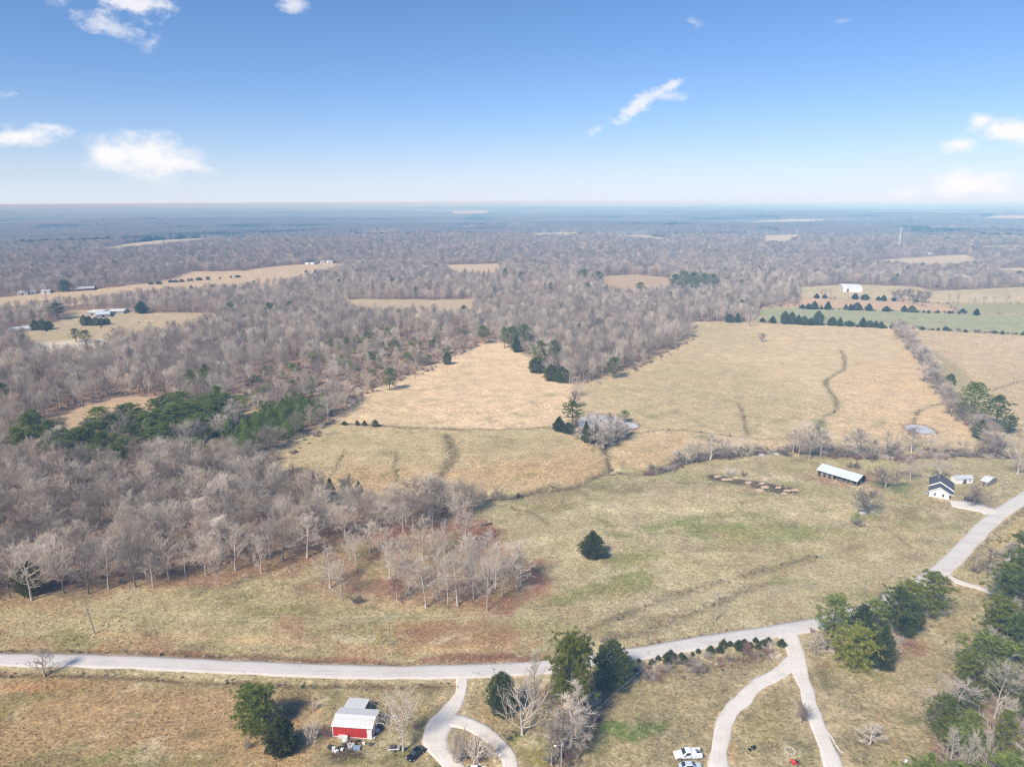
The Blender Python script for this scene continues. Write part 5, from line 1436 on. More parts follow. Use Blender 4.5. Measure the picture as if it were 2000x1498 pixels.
EDGE = np.array(EDGE)
scatter('edge_brush', 'bare brush along hedges and wood edges', [SHRUB[k][0] for k in ('grey', 'grey2', 'dark', 'pale', 'red')], rng.integers(0, 5, len(EDGE)), np.stack([EDGE[:, 0], EDGE[:, 1], terrain(EDGE[:, 0], EDGE[:, 1]) - .05], 1), rng.uniform(0, 6.28, len(EDGE)), np.repeat(EDGE[:, 2:3], 3, 1))
HE = []
for ln in (px_line([(1486, 629), (1560, 633), (1650, 637), (1750, 642)]), px_line([(1560, 603), (1650, 605), (1760, 609), (1870, 613)]), px_line([(1785, 643), (1880, 648), (2050, 657)])):
    for k in range(0, len(ln), 2):
        p = ln[k] + rng.normal(size=2) * 1.2
        HE.append((p[0], p[1], rng.uniform(.6, 1.7)))
HE = np.array(HE)
scatter('hedge_growth', 'low dark evergreen growth along the far hedges', [SHRUB['green'][0], SHRUB['dark'][0]], rng.choice(2, len(HE), p=[.65, .35]), np.stack([HE[:, 0], HE[:, 1], terrain(HE[:, 0], HE[:, 1]) - .05], 1), rng.uniform(0, 6.28, len(HE)), np.repeat(HE[:, 2:3], 3, 1))
# undergrowth on the wood floor near the front
XU, YU = jitter_grid(125, 520, 4.6)
ok = ~inside(XU, YU, OPEN_MAIN) & (rng.uniform(size=len(XU)) < .75) & ~inside(XU, YU, PLANT_A)
for P in FIELDS.values():
    ok &= ~inside(XU, YU, P)
XU, YU = XU[ok], YU[ok]
s_ = rng.uniform(.35, .9, len(XU))
scatter('undergrowth', 'low bare undergrowth on the floor of the woods', [SHRUB['grey'][0], SHRUB['dark'][0], SHRUB['red'][0]], rng.integers(0, 3, len(XU)), np.stack([XU, YU, terrain(XU, YU) - .05], 1), rng.uniform(0, 6.28, len(XU)), np.stack([s_, s_, s_], 1))

# distant woods: one rough canopy with the clearings left open
fa = np.linspace(R(-43), R(43), 760)
fr = np.concatenate([np.geomspace(FAR_START - 40, 12000, 380), np.geomspace(12000, 40000, 90)[1:]])
A2_, R2_ = np.meshgrid(fa, fr)
A2_ = A2_ + rng.uniform(-.4, .4, A2_.shape) * (fa[1] - fa[0])
fx, fy = (R2_ * np.sin(A2_)).ravel(), (R2_ * np.cos(A2_)).ravel()
fz = T0(fx, fy)
can = 12.5 + 6.0 * fbm(fx, fy, 500, 4, .55, 2.0) + rng.normal(size=len(fx)) * 2.2
op = np.zeros(len(fx))
for k, P in FIELDS.items():
    if np.hypot(*P.mean(0)) > 1500:
        op = np.maximum(op, sstep(-8, 8, sdf(fx, fy, P, 60)))
op = np.maximum(op, sstep(.27, .33, fbm(fx * .40, fy * 1.0, 900, 3, .5, 14.0)) * sstep(2900, 3800, np.hypot(fx, fy)))
fz = fz + np.where(op > .5, -2.5, can)
ii = np.arange(len(fx)).reshape(len(fr), len(fa))
F = np.stack([ii[:-1, :-1], ii[:-1, 1:], ii[1:, 1:], ii[1:, :-1]], -1).reshape(-1, 4)
cc = np.where((fbm(fx, fy, 420, 4, .55, 18.0) + rng.normal(size=len(fx)) * .08 > .24)[:, None], lin(42, 56, 44)[None], lin(120, 114, 110)[None]) * (1 + rng.normal(size=(len(fx), 1)) * .22 + .25 * fbm(fx * .5, fy, 1500, 3, .5, 61.0)[:, None])
cm, nt, b = new_mat('distant_canopy')
b.inputs['Roughness'].default_value = 1.0; b.inputs['Specular IOR Level'].default_value = 0
at = nnode(nt, 'ShaderNodeAttribute', attribute_name='Col'); nt.links.new(at.outputs['Color'], b.inputs['Base Color'])
me = mesh_from('distant_woods', np.stack([fx, fy, fz], 1), [F], cm)
ca = me.color_attributes.new('Col', 'FLOAT_COLOR', 'POINT')
ca.data.foreach_set('color', np.concatenate([np.clip(cc, .01, 1), np.ones((len(cc), 1))], 1).astype(np.float32).ravel())
tag(link('distant_woods', me), 'hazy woodland reaching to the horizon', None, None, 'stuff')

# dry tufts on the nearest grass
def tuft_mesh(seed, col, n=10, h=.42):
    rg = np.random.default_rng(seed)
    A = np.zeros((n, 3)); A[:, :2] = rg.normal(size=(n, 2)) * .13
    D = unit(rg.normal(size=(n, 3)) * .6 + np.array((0, 0, 1.)))
    V, F = ribbons(A, A + D * rg.uniform(.6, 1.1, n)[:, None] * h, np.full(n, .11), rg)
    return mesh_from('tuft_blades', V, [F], mat('tuft_%d' % seed, col, .95, .2, 2.0, 0, .05, .25))
tm_ = [tuft_mesh(1, (.52, .40, .23)), tuft_mesh(2, (.44, .30, .16)), tuft_mesh(3, (.24, .23, .09)), tuft_mesh(4, (.34, .24, .15))]
XT, YT = jitter_grid(118, 330, 1.25)
dens = fbm(XT, YT, 12, 3, .6, 90.0)
ok = inside(XT, YT, OPEN_MAIN) & (rng.uniform(size=len(XT)) < np.clip(.42 + dens, .05, .9))
for ln, w in [(ROAD, 5.6)] + [(a, max(b_)) for a, b_ in DRIVES.values()]:
    ok &= seg_dist(XT, YT, ln[::2]) > w * .5 + .2
XT, YT = XT[ok], YT[ok]
d4 = fbm(XT, YT, 30, 3, .5, 95.0)
it = np.where(d4 > .22, 2, np.where(d4 < -.3, 3, rng.integers(0, 2, len(XT))))
s_ = rng.uniform(.6, 1.4, len(XT))
scatter('dry_grass', 'tufts of dry winter grass', tm_, it, np.stack([XT, YT, terrain(XT, YT) - .02], 1), rng.uniform(0, 6.28, len(XT)), np.stack([s_, s_, s_], 1))

# weeds and brush along gullies, ditches and tracks
px_, py_ = [], []
for P, w, col, st, dep in LINES:
    if st < .55 or sum(col) > 440: continue
    L = np.linalg.norm(np.diff(P, axis=0), axis=1).sum()
    n = int(L * w * .55)
    k = rng.integers(0, len(P), n)
    q = P[k] + rng.normal(size=(n, 2)) * w * .55
    px_.append(q[:, 0]); py_.append(q[:, 1])
XW, YW = np.concatenate(px_), np.concatenate(py_)
far_ok = seg_dist(XW, YW, ROAD[::2]) > 3.2
XW, YW = XW[far_ok], YW[far_ok]
s_ = rng.uniform(.12, .36, len(XW))
scatter('weeds', 'rough weeds along the gullies and ditches', [SHRUB['grey'][0], SHRUB['dark'][0], SHRUB['red'][0], SHRUB['green'][0]], rng.choice(4, len(XW), p=[.3, .4, .22, .08]), np.stack([XW, YW, terrain(XW, YW) - .03], 1), rng.uniform(0, 6.28, len(XW)), np.stack([s_, s_, s_], 1))

# ================================================================== buildings
def metal_roof(name, col, seam=.4, rust=None):
    m, nt, b = new_mat(name)
    b.inputs['Roughness'].default_value = .55
    b.inputs['Metallic'].default_value = 0.0
    b.inputs['Specular IOR Level'].default_value = .4
    n = tnoise(nt, .35, 5, .65); n2 = tnoise(nt, 3.0, 3, .6, 'Object', (1, 6, 1))
    c = mixrgb(nt, 'MULTIPLY', 1.0, col, ramp2(nt, n, .86, 1.1))
    c = mixrgb(nt, 'MULTIPLY', 1.0, c, ramp2(nt, n2, .93, 1.05))
    if rust:
        c = mixrgb(nt, 'MIX', ramp(nt, tnoise(nt, .5, 5, .7), 0, .8, .58, .72), c, rust)
    nt.links.new(c, b.inputs['Base Color'])
    return m
ROOF_PALE = metal_roof('pale_metal_roof', (.70, .685, .65))
ROOF_ZINC = metal_roof('zinc_roof', (.62, .67, .72), .4, (.40, .33, .28))
ROOF_OLD = metal_roof('weathered_metal_roof', (.50, .52, .53), .4, (.32, .26, .21))
SHINGLE = mat('charcoal_shingle', (.10, .10, .112), .85, .3, 4.0, 0, .2, 0, 5, (1, 3, 3))
RED_METAL = mat('red_metal_wall', (.50, .035, .025), .5, .15, .8, 0, .4, 0, 4, (3, 3, .3), 0, (.30, .05, .04), .5)
WHITE_PAINT = mat('white_paint', (.80, .80, .79), .5, .06, 1.5, 0, .3, 0, 4, None, 0, (.62, .58, .50), .35)
WHITE_SIDING = mat('white_siding', (.80, .81, .80), .6, .05, 1.0, 0, .3, 0, 3, (1, 1, 8))
DARK_WOOD = mat('old_dark_wood', (.10, .075, .06), .9, .35, 1.2, 0, .1, 0, 5, (4, 4, .6))
GREY_WOOD = mat('grey_wood', (.30, .26, .21), .9, .3, 1.5, 0, .1, .15, 5, (6, 6, .8))
POLE_WOOD = mat('pole_wood', (.36, .32, .27), .9, .25, 2.0, 0, .1, .1, 4, (6, 6, .5))
GLASS_D = mat('dark_glass', (.04, .05, .06), .08, .2, 1.0, 0, .8)
RUBBER = mat('rubber', (.025, .025, .025), .85, .2, 4.0)
CHROME = mat('wheel_metal', (.55, .55, .56), .35, .1, 4.0, .6)
BLACK_PAINT = mat('black_car_paint', (.012, .012, .014), .22, .1, 2.0, 0, .6)
SILVER_PAINT = mat('silver_blue_paint', (.60, .68, .72), .28, .05, 2.0, .1, .5)
WHITE_CAR = mat('white_car_paint', (.82, .83, .84), .3, .04, 2.0, 0, .5)
DARK_CAR = mat('dark_brown_paint', (.05, .035, .03), .35, .2, 2.0, 0, .5)
RED_PAINT = mat('bright_red_paint', (.62, .04, .03), .4, .15, 3.0)
STEEL_GREY = mat('galvanised_steel', (.42, .43, .44), .5, .12, 2.0, .4)
LAMP_GLASS = mat('lamp_glass', (.75, .75, .72), .3, .05, 2.0)
RED_LIGHT = mat('tail_lamp_red', (.45, .02, .02), .3, .1, 2.0)
STONE = mat('pale_stone', (.58, .54, .48), .9, .2, 3.0, 0, .1, .15)
LOGWOOD = mat('log_bark', (.42, .34, .25), .95, .3, 3.0, 0, .1, .2, 5, (6, 1, 6))
BRICK = mat('red_brick', (.33, .17, .12), .9, .2, 3.0)
JUNK_W = mat('junk_white', (.72, .71, .68), .6, .15, 2.0, 0, .3, .12)
JUNK_D = mat('junk_dark', (.09, .085, .08), .7, .4, 3.0, 0, .2, .3)
JUNK_B = mat('junk_blue', (.25, .33, .40), .6, .2, 2.0)
CONCRETE = mat('pale_concrete', (.62, .60, .56), .85, .12, 1.5)

def frame3(a, b, c):
    """base corner a -> b along the front, c behind: origin, width, depth, turn"""
    A, B, Cc = G(*a), G(*b), G(*c)
    u = B[:2] - A[:2]
    w = np.linalg.norm(u); u = u / w
    n = np.array((-u[1], u[0]))
    d = abs((Cc[:2] - A[:2]) @ n)
    z = min(ground_z(*A[:2]), ground_z(*B[:2]), ground_z(*Cc[:2])) - .05
    return np.array((A[0], A[1], z)), w, d, math.atan2(u[1], u[0])
def roof_panels(root, prof, x0, x1, th, matl, n, gap=.004):
    """sheet roof along a profile (y,z pairs) from x0 to x1, laid as n panels side by side, each with a raised seam"""
    L = (x1 - x0) / n
    m = MB()
    top = [(p[0], p[1]) for p in prof]
    bot = [(p[0], p[1] - th) for p in prof][::-1]
    m.prism(top + bot, 'x', 0, L - gap)
    for i in range(len(prof) - 1):
        a, b = prof[i], prof[i + 1]
        m.prism([(a[0], a[1] + .002), (b[0], b[1] + .002), (b[0], b[1] + .025), (a[0], a[1] + .025)], 'x', L - gap - .05, L - gap)
    me = m.mesh('roof_panel', matl)
    for k in range(n):
        o = link('roof_panel', me, root); o.location = (x0 + k * L, 0, 0)
def window(root, x, y, z, w, h, face, fm=None, gm=None):
    """window on a wall: face 'x-','x+','y-','y+' tells which way it looks"""
    fm = fm or WHITE_PAINT; gm = gm or GLASS_D
    s = -1 if face[1] == '-' else 1
    f = MB()
    t = .07
    def bx(cu, cz, du, dz, dep, off):
        if face[0] == 'y': f.box((x + cu, y + s * off, z + cz), (du, dep, dz))
        else: f.box((x + s * off, y + cu, z + cz), (dep, du, dz))
    for sx in (-1, 1): bx(sx * (w / 2 - t / 2), 0, t, h, .08, .04)
    for sz in (-1, 1): bx(0, sz * (h / 2 - t / 2), w - 2 * t - .004, t, .08, .04)
    bx(0, 0, w - 2 * t - .004, t * .7, .06, .04)
    win = f.build('window', fm, root)
    g = MB()
    if face[0] == 'y': g.box((x, y + s * .02, z), (w - t, .03, h - t))
    else: g.box((x + s * .02, y, z), (.03, w - t, h - t))
    g.build('pane', gm, win)
    return win
def shed(name, label, a, b, c, wall_h, rise, wall_m, roof_m, over=.4, doors=1, panels=6, group=None, catg='shed', wins=2):
    """gabled building whose ridge runs along its front"""
    o3, w, d, rz = frame3(a, b, c)
    root = empty(name, o3, rz)
    tag(root, label, catg, group)
    m = MB()
    m.prism([(0, 0), (d, 0), (d, wall_h), (d / 2, wall_h + rise), (0, wall_h)], 'x', 0, w)
    m.build('wall', wall_m, root)
    ov = over
    sl = rise / (d / 2)
    prof = [(-ov, wall_h - ov * sl + .10), (d / 2, wall_h + rise + .10), (d + ov, wall_h - ov * sl + .10)]
    roof_panels(root, prof, -ov * .6, w + ov * .6, .08, roof_m, panels)
    for k in range(doors):
        dm = MB().box((w * (k + .5) / max(doors, 1), -.03, wall_h * .42), (min(2.6, w * .22), .06, wall_h * .8))
        dr = dm.build('door', DARK_WOOD if k == 0 else WHITE_PAINT, root)
        MB().box((w * (k + .5) / max(doors, 1) + .6, -.09, wall_h * .42), (.08, .06, .2)).build('handle', STEEL_GREY, dr)
    for k in range(wins):
        window(root, w * (k + 1) / (wins + 1) + (w * .12 if doors else 0), 0, wall_h * .6, min(.9, w * .1), min(1.0, wall_h * .4), 'y-')
    return root, w, d

# ---- red barn
o3, W, D, RZ = frame3((651, 1438), (727, 1443), (747, 1409))
barn = tag(empty('red_barn', o3, RZ), 'red metal barn with pale low-pitched roof, junk piled round it', 'barn')
h = 3.0
arc = [(0, h), (D * .5, h + .75), (D, h)]
m = MB(); m.prism([(0, 0), (D, 0)] + arc[::-1], 'x', 0, W); m.build('wall', RED_METAL, barn)
prof = [(-.35, h + .02)] + [(y, z + .10) for y, z in arc[1:-1]] + [(D + .35, h + .02)]
roof_panels(barn, prof, -.25, W + .3, .07, ROOF_PALE, 9)
t = MB()
for x in (-.05, W + .05 - .14):
    t.box((x + .05, -.03, h / 2), (.16, .08, h))
t.build('corner_trim', WHITE_PAINT, barn)
MB().box((W / 2, -.04, .22), (W - .4, .06, .12)).build('base_trim', WHITE_PAINT, barn)
dm = MB().box((W - .62, -.06, 1.3), (.95, .08, 2.5)).build('door', WHITE_PAINT, barn)
MB().box((W - .95, -.13, 1.25), (.06, .06, .16)).build('handle', STEEL_GREY, dm)
for k in range(2):
    gd = MB()
    for j in range(5):
        gd.box((W + .05, D * (.28 + .42 * k), .28 + j * .5), (.07, D * .3, .47))
    gd.build('overhead_door', WHITE_PAINT, barn)
MB().box((W + .045, D / 2, h - .18), (.07, D * .96, .16)).build('gable_band', WHITE_PAINT, barn)
# lean-to at the back
lt = MB()
roof_panels(barn, [(D + .36, h - .02), (D + 4.4, h - .55)], W * .06, W * .62, .07, ROOF_PALE, 4)
lw = MB(); lw.box((W * .08, D + 2.2, (h - .5) / 2), (.08, 4.0, h - .5)); lw.build('lean_to_wall', RED_METAL, barn)
for x in (W * .09, W * .6):
    MB().box((x, D + 4.2, (h - .6) / 2), (.16, .16, h - .6)).build('lean_to_post', GREY_WOOD, barn)

# ---- open cattle barn
o3, W, D, RZ = frame3((1596, 928), (1673, 951), (1694, 946))
D = max(D, 8.0)
cb = tag(empty('cattle_barn', o3, RZ), 'long open-sided barn with shiny metal roof and dark inside', 'barn')
h = 2.9; rise = 1.5
prof = [(-.7, h - .28), (D * .5, h + rise), (D + .7, h - .28)]
roof_panels(cb, prof, -.4, W + .4, .06, ROOF_ZINC, 14)
for i in range(9):
    for y in (.1, D / 2, D - .1):
        top_ = h if y != D / 2 else h + rise - .15
        MB().box((.2 + (W - .4) * i / 8, y, top_ / 2), (.2, .2, top_)).build('post', GREY_WOOD, cb)
MB().box((W / 2, D - .02, h * .48), (W - .3, .06, h * .92)).build('back_wall', DARK_WOOD, cb)
MB().prism([(0.1, .05), (D - .1, .05), (D - .1, h - .12), (D / 2, h + rise - .16), (.1, h - .12)], 'x', .02, .08).build('end_wall', DARK_WOOD, cb)
MB().box((W * .5, D * .5, h - .1), (W - .5, .18, .22)).build('tie_beam', DARK_WOOD, cb)
for k in range(5):
    MB().box((W * (.56 + .085 * k), .12, .75), (W * .08, .05, .14)).build('rail', GREY_WOOD, cb)
    MB().box((W * (.56 + .085 * k), .12, 1.3), (W * .08, .05, .14)).build('rail', GREY_WOOD, cb)
for k in range(6):
    x = W * (.06 + .065 * k)
    MB().box((x, -.06, h * .36), (W * .058, .06, h * .7)).build('side_board', GREY_WOOD if k % 2 else DARK_WOOD, cb)
MB().box((W - .05, D * .5, h + .2), (.1, .12, rise * 1.2)).build('gable_post', GREY_WOOD, cb)

# ---- white farmhouse: gable end towards the pasture, a higher roof bay behind it, porch on the drive side
o3, W, D, RZ = frame3((1814, 969), (1853, 976), (1874, 957))
D = max(D, 10.0)
house = tag(empty('farmhouse', o3, RZ), 'white farmhouse with charcoal shingle roof and a small side porch', 'house')
h, rise = 2.7, 2.0
ov = .4
sl = rise / (W / 2)
YS = D * .36
def bay(y0, y1, lift, wide):
    w2 = W + wide
    hr = h + lift + rise - sl * wide
    MB().prism([(0, 0), (W, 0), (W, h + lift), (W / 2, h + lift + rise), (0, h + lift)], 'y', y0, y1).build('wall', WHITE_SIDING, house)
    rf = MB()
    for x0 in (-ov, w2 + ov):
        ze = h + lift + rise - abs(x0 - W / 2) * sl
        rf.prism([(x0, ze + .04), (W / 2, h + lift + rise + .04), (W / 2, h + lift + rise + .24), (x0, ze + .24)], 'y', y0 - (ov if lift == 0 else .12), y1 + (0 if lift == 0 else ov))
    r = rf.build('roof', SHINGLE, house)
    bb = MB()
    for x0 in (-ov, w2 + ov):
        ze = h + lift + rise - abs(x0 - W / 2) * sl
        bb.prism([(x0, ze - (.14 if lift == 0 else .42)), (W / 2, h + lift + rise - (.14 if lift == 0 else .42)), (W / 2, h + lift + rise + .20), (x0, ze + .20)], 'y', y0 - (ov if lift == 0 else .12) - .06, y0 - (ov if lift == 0 else .12) - .004)
    bb.build('barge_board', WHITE_PAINT, house)
    return r
bay(0, YS - .01, 0, 0)
roof = bay(YS, D, .55, 1.3)
MB().box((W * .4, D * .7, h + rise + .75), (.55, .55, 1.3)).build('chimney', BRICK, roof)
window(house, W * .28, 0, 1.55, .85, 1.25, 'y-'); window(house, W * .70, 0, 1.55, .85, 1.25, 'y-')
window(house, W, YS * .5, 1.55, .9, 1.3, 'x+'); window(house, W, D * .86, 1.55, .9, 1.3, 'x+')
pd = MB().box((W + .04, D * .6, 1.2), (.07, 1.0, 2.1)).build('door', DARK_WOOD, house)
MB().box((W + .1, D * .6 + .38, 1.15), (.06, .06, .14)).build('handle', STEEL_GREY, pd)
MB().box((W + 1.0, (YS + D) / 2, .14), (2.0, D - YS - .2, .28)).build('porch_floor', CONCRETE, house)
for k in range(4):
    MB().box((W + 1.5, YS + .3 + (D - YS - .6) * k / 3, 1.5), (.16, .16, 2.45)).build('porch_post', GREY_WOOD, house)
MB().box((W + 1.5, (YS + D) / 2, .8), (.08, D - YS - .8, .1)).build('porch_rail', GREY_WOOD, house)
MB().box((-.9, D * .2, .45), (1.2, 1.0, .9)).build('air_conditioner', STEEL_GREY, house)

shed('storage_shed', 'long pale-blue white shed behind the farmhouse', (1867, 945), (1900, 944), (1897, 938), 2.4, .9, WHITE_SIDING, ROOF_OLD, .3, 1, 5, None, 'shed', 2)
shed('storage_shed', 'small weathered shed with an open front right of the long shed', (1914, 947), (1928, 951), (1938, 940), 2.2, .9, GREY_WOOD, ROOF_PALE, .4, 1, 4, None, 'shed', 0)
# ---- far farms
shed('white_barn', 'long white metal barn with a dark open bay in the far tan field', (1646, 570), (1684, 571), (1684, 562), 5.0, 1.6, WHITE_PAINT, WHITE_PAINT, .3, 2, 8, None, 'barn', 0)
FS = 'far left metal sheds'
for i, (a, b, c, hh, lab) in enumerate([((168, 616), (192, 617), (196, 609), 3.2, 'leftmost of the grey metal sheds at the far left farm'), ((188, 621), (216, 619), (220, 612), 3.2, 'nearest of the grey metal sheds at the far left farm'), ((205, 614), (242, 613), (240, 608), 3.0, 'long metal shed behind the others at the far left farm'), ((26, 650), (62, 646), (62, 641), 2.8, 'low white shed at the far left edge below the farm'), ((76, 620), (92, 619), (92, 613), 2.8, 'pale shed behind the cedars left of the metal sheds')]):
    shed('metal_shed', lab, a, b, c, hh, 1.4, WHITE_PAINT if i in (3,) else STEEL_GREY, ROOF_PALE if i % 2 == 0 else ROOF_ZINC, .4, 1, 8, FS, 'shed', 1)
for i, (a, b, c, wm, rm, lab) in enumerate([((34, 577), (54, 576), (54, 572), WHITE_PAINT, ROOF_PALE, 'leftmost white house on the far left ridge'), ((58, 575), (68, 574.5), (68, 571), WHITE_PAINT, ROOF_PALE, 'small white house next to the leftmost one on the ridge'),
        ((80, 574), (98, 573), (98, 569.5), WHITE_SIDING, ROOF_OLD, 'grey-roofed house right of the small white one on the ridge'), ((150, 569), (184, 567), (184, 563), DARK_WOOD, ROOF_OLD, 'long low dark house on the left ridge field'),
        ((596, 517), (613, 517), (613, 513), WHITE_SIDING, SHINGLE, 'house with dark roof at the top of the ridge field'), ((626, 514), (633, 514), (633, 512), WHITE_PAINT, ROOF_PALE, 'small white outbuilding right of the ridge house'), ((637, 514), (650, 514), (650, 512), WHITE_PAINT, ROOF_PALE, 'second white outbuilding right of the ridge house'),
        ((1788, 495), (1801, 495), (1801, 492), WHITE_PAINT, ROOF_PALE, 'white house left of the pair near the tall mast'), ((1812, 497), (1826, 497), (1826, 493), WHITE_PAINT, ROOF_PALE, 'white house right of the pair near the tall mast'),
        ((1764, 464), (1780, 464), (1780, 462), WHITE_PAINT, ROOF_PALE, 'far white house just behind the tall mast'), ((1686, 491), (1696, 491), (1696, 489), WHITE_PAINT, ROOF_PALE, 'tiny white house in the woods left of the tall mast'),
        ((495, 460), (506, 460), (506, 458.5), WHITE_PAINT, ROOF_PALE, 'tiny white house far off in the left woods'), ((1100, 438), (1112, 438), (1112, 437), WHITE_PAINT, ROOF_PALE, 'tiny white house far off near the dark pines')]):
    shed('far_house', lab, a, b, c, 3.0 if i not in (4, 9) else 4.5, 1.5, wm, rm, .4, 1, 3, 'far houses', 'house', 2)
# ---- radio mast
b = G(1755, 488)
hh = height_for(b, 444)
mast = tag(empty('radio_mast', (b[0], b[1], b[2])), 'tall thin pale radio mast rising above the far woods', 'mast')
mm = MB()
for k in range(3):
    a = 2 * math.pi * k / 3
    mm.tube([(1.5 * math.cos(a), 1.5 * math.sin(a), 0), (.7 * math.cos(a), .7 * math.sin(a), hh)], .28, 4)
mm.build('leg', WHITE_PAINT, mast)
lm = MB()
for k in range(14):
    z0, z1 = hh * k / 14, hh * (k + 1) / 14
    for j in range(3):
        a, a2 = 2 * math.pi * j / 3, 2 * math.pi * (j + 1) / 3
        r0_, r1_ = 1.5 - .8 * k / 14, 1.5 - .8 * (k + 1) / 14
        lm.tube([(r0_ * math.cos(a), r0_ * math.sin(a), z0), (r1_ * math.cos(a2), r1_ * math.sin(a2), z1)], .12, 3, False)
lm.build('lattice', WHITE_PAINT, mast)
MB().disc((0, 0, hh), 1.8, (0, 0, 1), .9, 8).build('antenna_ring', WHITE_PAINT, mast)

# ================================================================== vehicles
def wheel(root, x, y, r, w, s):
    t = MB().disc((x, y, r), r, (0, 1, 0), w, 18).build('wheel', RUBBER, root)
    MB().disc((x, y + s * (w / 2 + .005), r), r * .62, (0, 1, 0), .03, 14).build('rim', CHROME, t)
def loft(secs):
    """closed rings joined in order"""
    m = MB(); n = len(secs[0]); vs = [p for s in secs for p in s]; fs = []
    for i in range(len(secs) - 1):
        for k in range(n):
            a, b = i * n + k, i * n + (k + 1) % n
            fs.append((a, b, b + n, a + n))
    fs.append(tuple(range(n - 1, -1, -1))); fs.append(tuple(range((len(secs) - 1) * n, len(secs) * n)))
    return m.add(vs, fs)
def section(x, hw, z0, z1, r=.12):
    return [(x, -hw, z0), (x, hw, z0), (x, hw + .02, z0 + (z1 - z0) * .5), (x, hw, z1 - r), (x, hw - r, z1), (x, -hw + r, z1), (x, -hw, z1 - r), (x, -hw - .02, z0 + (z1 - z0) * .5)]
def car(label, px, py, heading, paint, L=4.6, group=None, suv=0.0):
    b = G(px, py)
    root = tag(empty('parked_car', (b[0], b[1], ground_z(b[0], b[1])), heading), label, 'car', group)
    hw = .88
    body = loft([section(-L / 2, hw * .82, .34, .72 + suv * .3), section(-L / 2 + .25, hw * .97, .26, .88 + suv * .3), section(-L * .2, hw, .24, .92 + suv * .2), section(L * .12, hw, .24, .90 + suv * .1), section(L * .34, hw * .98, .26, .80 + suv * .1), section(L / 2 - .15, hw * .9, .28, .70 + suv * .1), section(L / 2, hw * .78, .36, .60)])
    body.build('body', paint, root, False, .03)
    top_ = 1.42 + suv * .3
    cabin = loft([section(-L * .40, hw * .84, .86, .90, .02), section(-L * .22, hw * .76, .86, top_ - .02, .1), section(L * .05, hw * .76, .86, top_, .1), section(L * .24, hw * .84, .82, .86, .02)])
    cabin.build('cabin', paint, root, False, .03)
    g = MB().add([(L * .232, -hw * .72, .91), (L * .232, hw * .72, .91), (L * .068, hw * .64, top_ - .04), (L * .068, -hw * .64, top_ - .04)], [(0, 1, 2, 3)])
    g.v = [(x + .035, y, z + .02) for x, y, z in g.v]; g.build('windscreen', GLASS_D, root)
    g = MB().add([(-L * .385, hw * .72, .95), (-L * .385, -hw * .72, .95), (-L * .235, -hw * .64, top_ - .05), (-L * .235, hw * .64, top_ - .05)], [(0, 1, 2, 3)])
    g.v = [(x - .035, y, z + .02) for x, y, z in g.v]; g.build('rear_window', GLASS_D, root)
    for s in (-1, 1):
        g = MB().add([(-L * .30, s * hw * .845, .95), (L * .17, s * hw * .845, .94), (L * .05, s * hw * .785, top_ - .09), (-L * .21, s * hw * .785, top_ - .10)], [(0, 1, 2, 3) if s < 0 else (3, 2, 1, 0)])
        g.v = [(x, y + s * .03, z) for x, y, z in g.v]; g.build('side_window', GLASS_D, root)
        for x in (-L * .31, L * .32):
            wheel(root, x, s * (hw - .06), .33, .22, s)
        MB().box((L / 2 - .08, s * hw * .62, .62), (.12, .32, .14)).build('headlight', LAMP_GLASS, root)
        MB().box((-L / 2 + .02, s * hw * .64, .68), (.08, .3, .14)).build('tail_lamp', RED_LIGHT, root)
        MB().box((L * .16, s * (hw + .08), .93), (.14, .16, .11)).build('wing_mirror', paint, root)
    return root
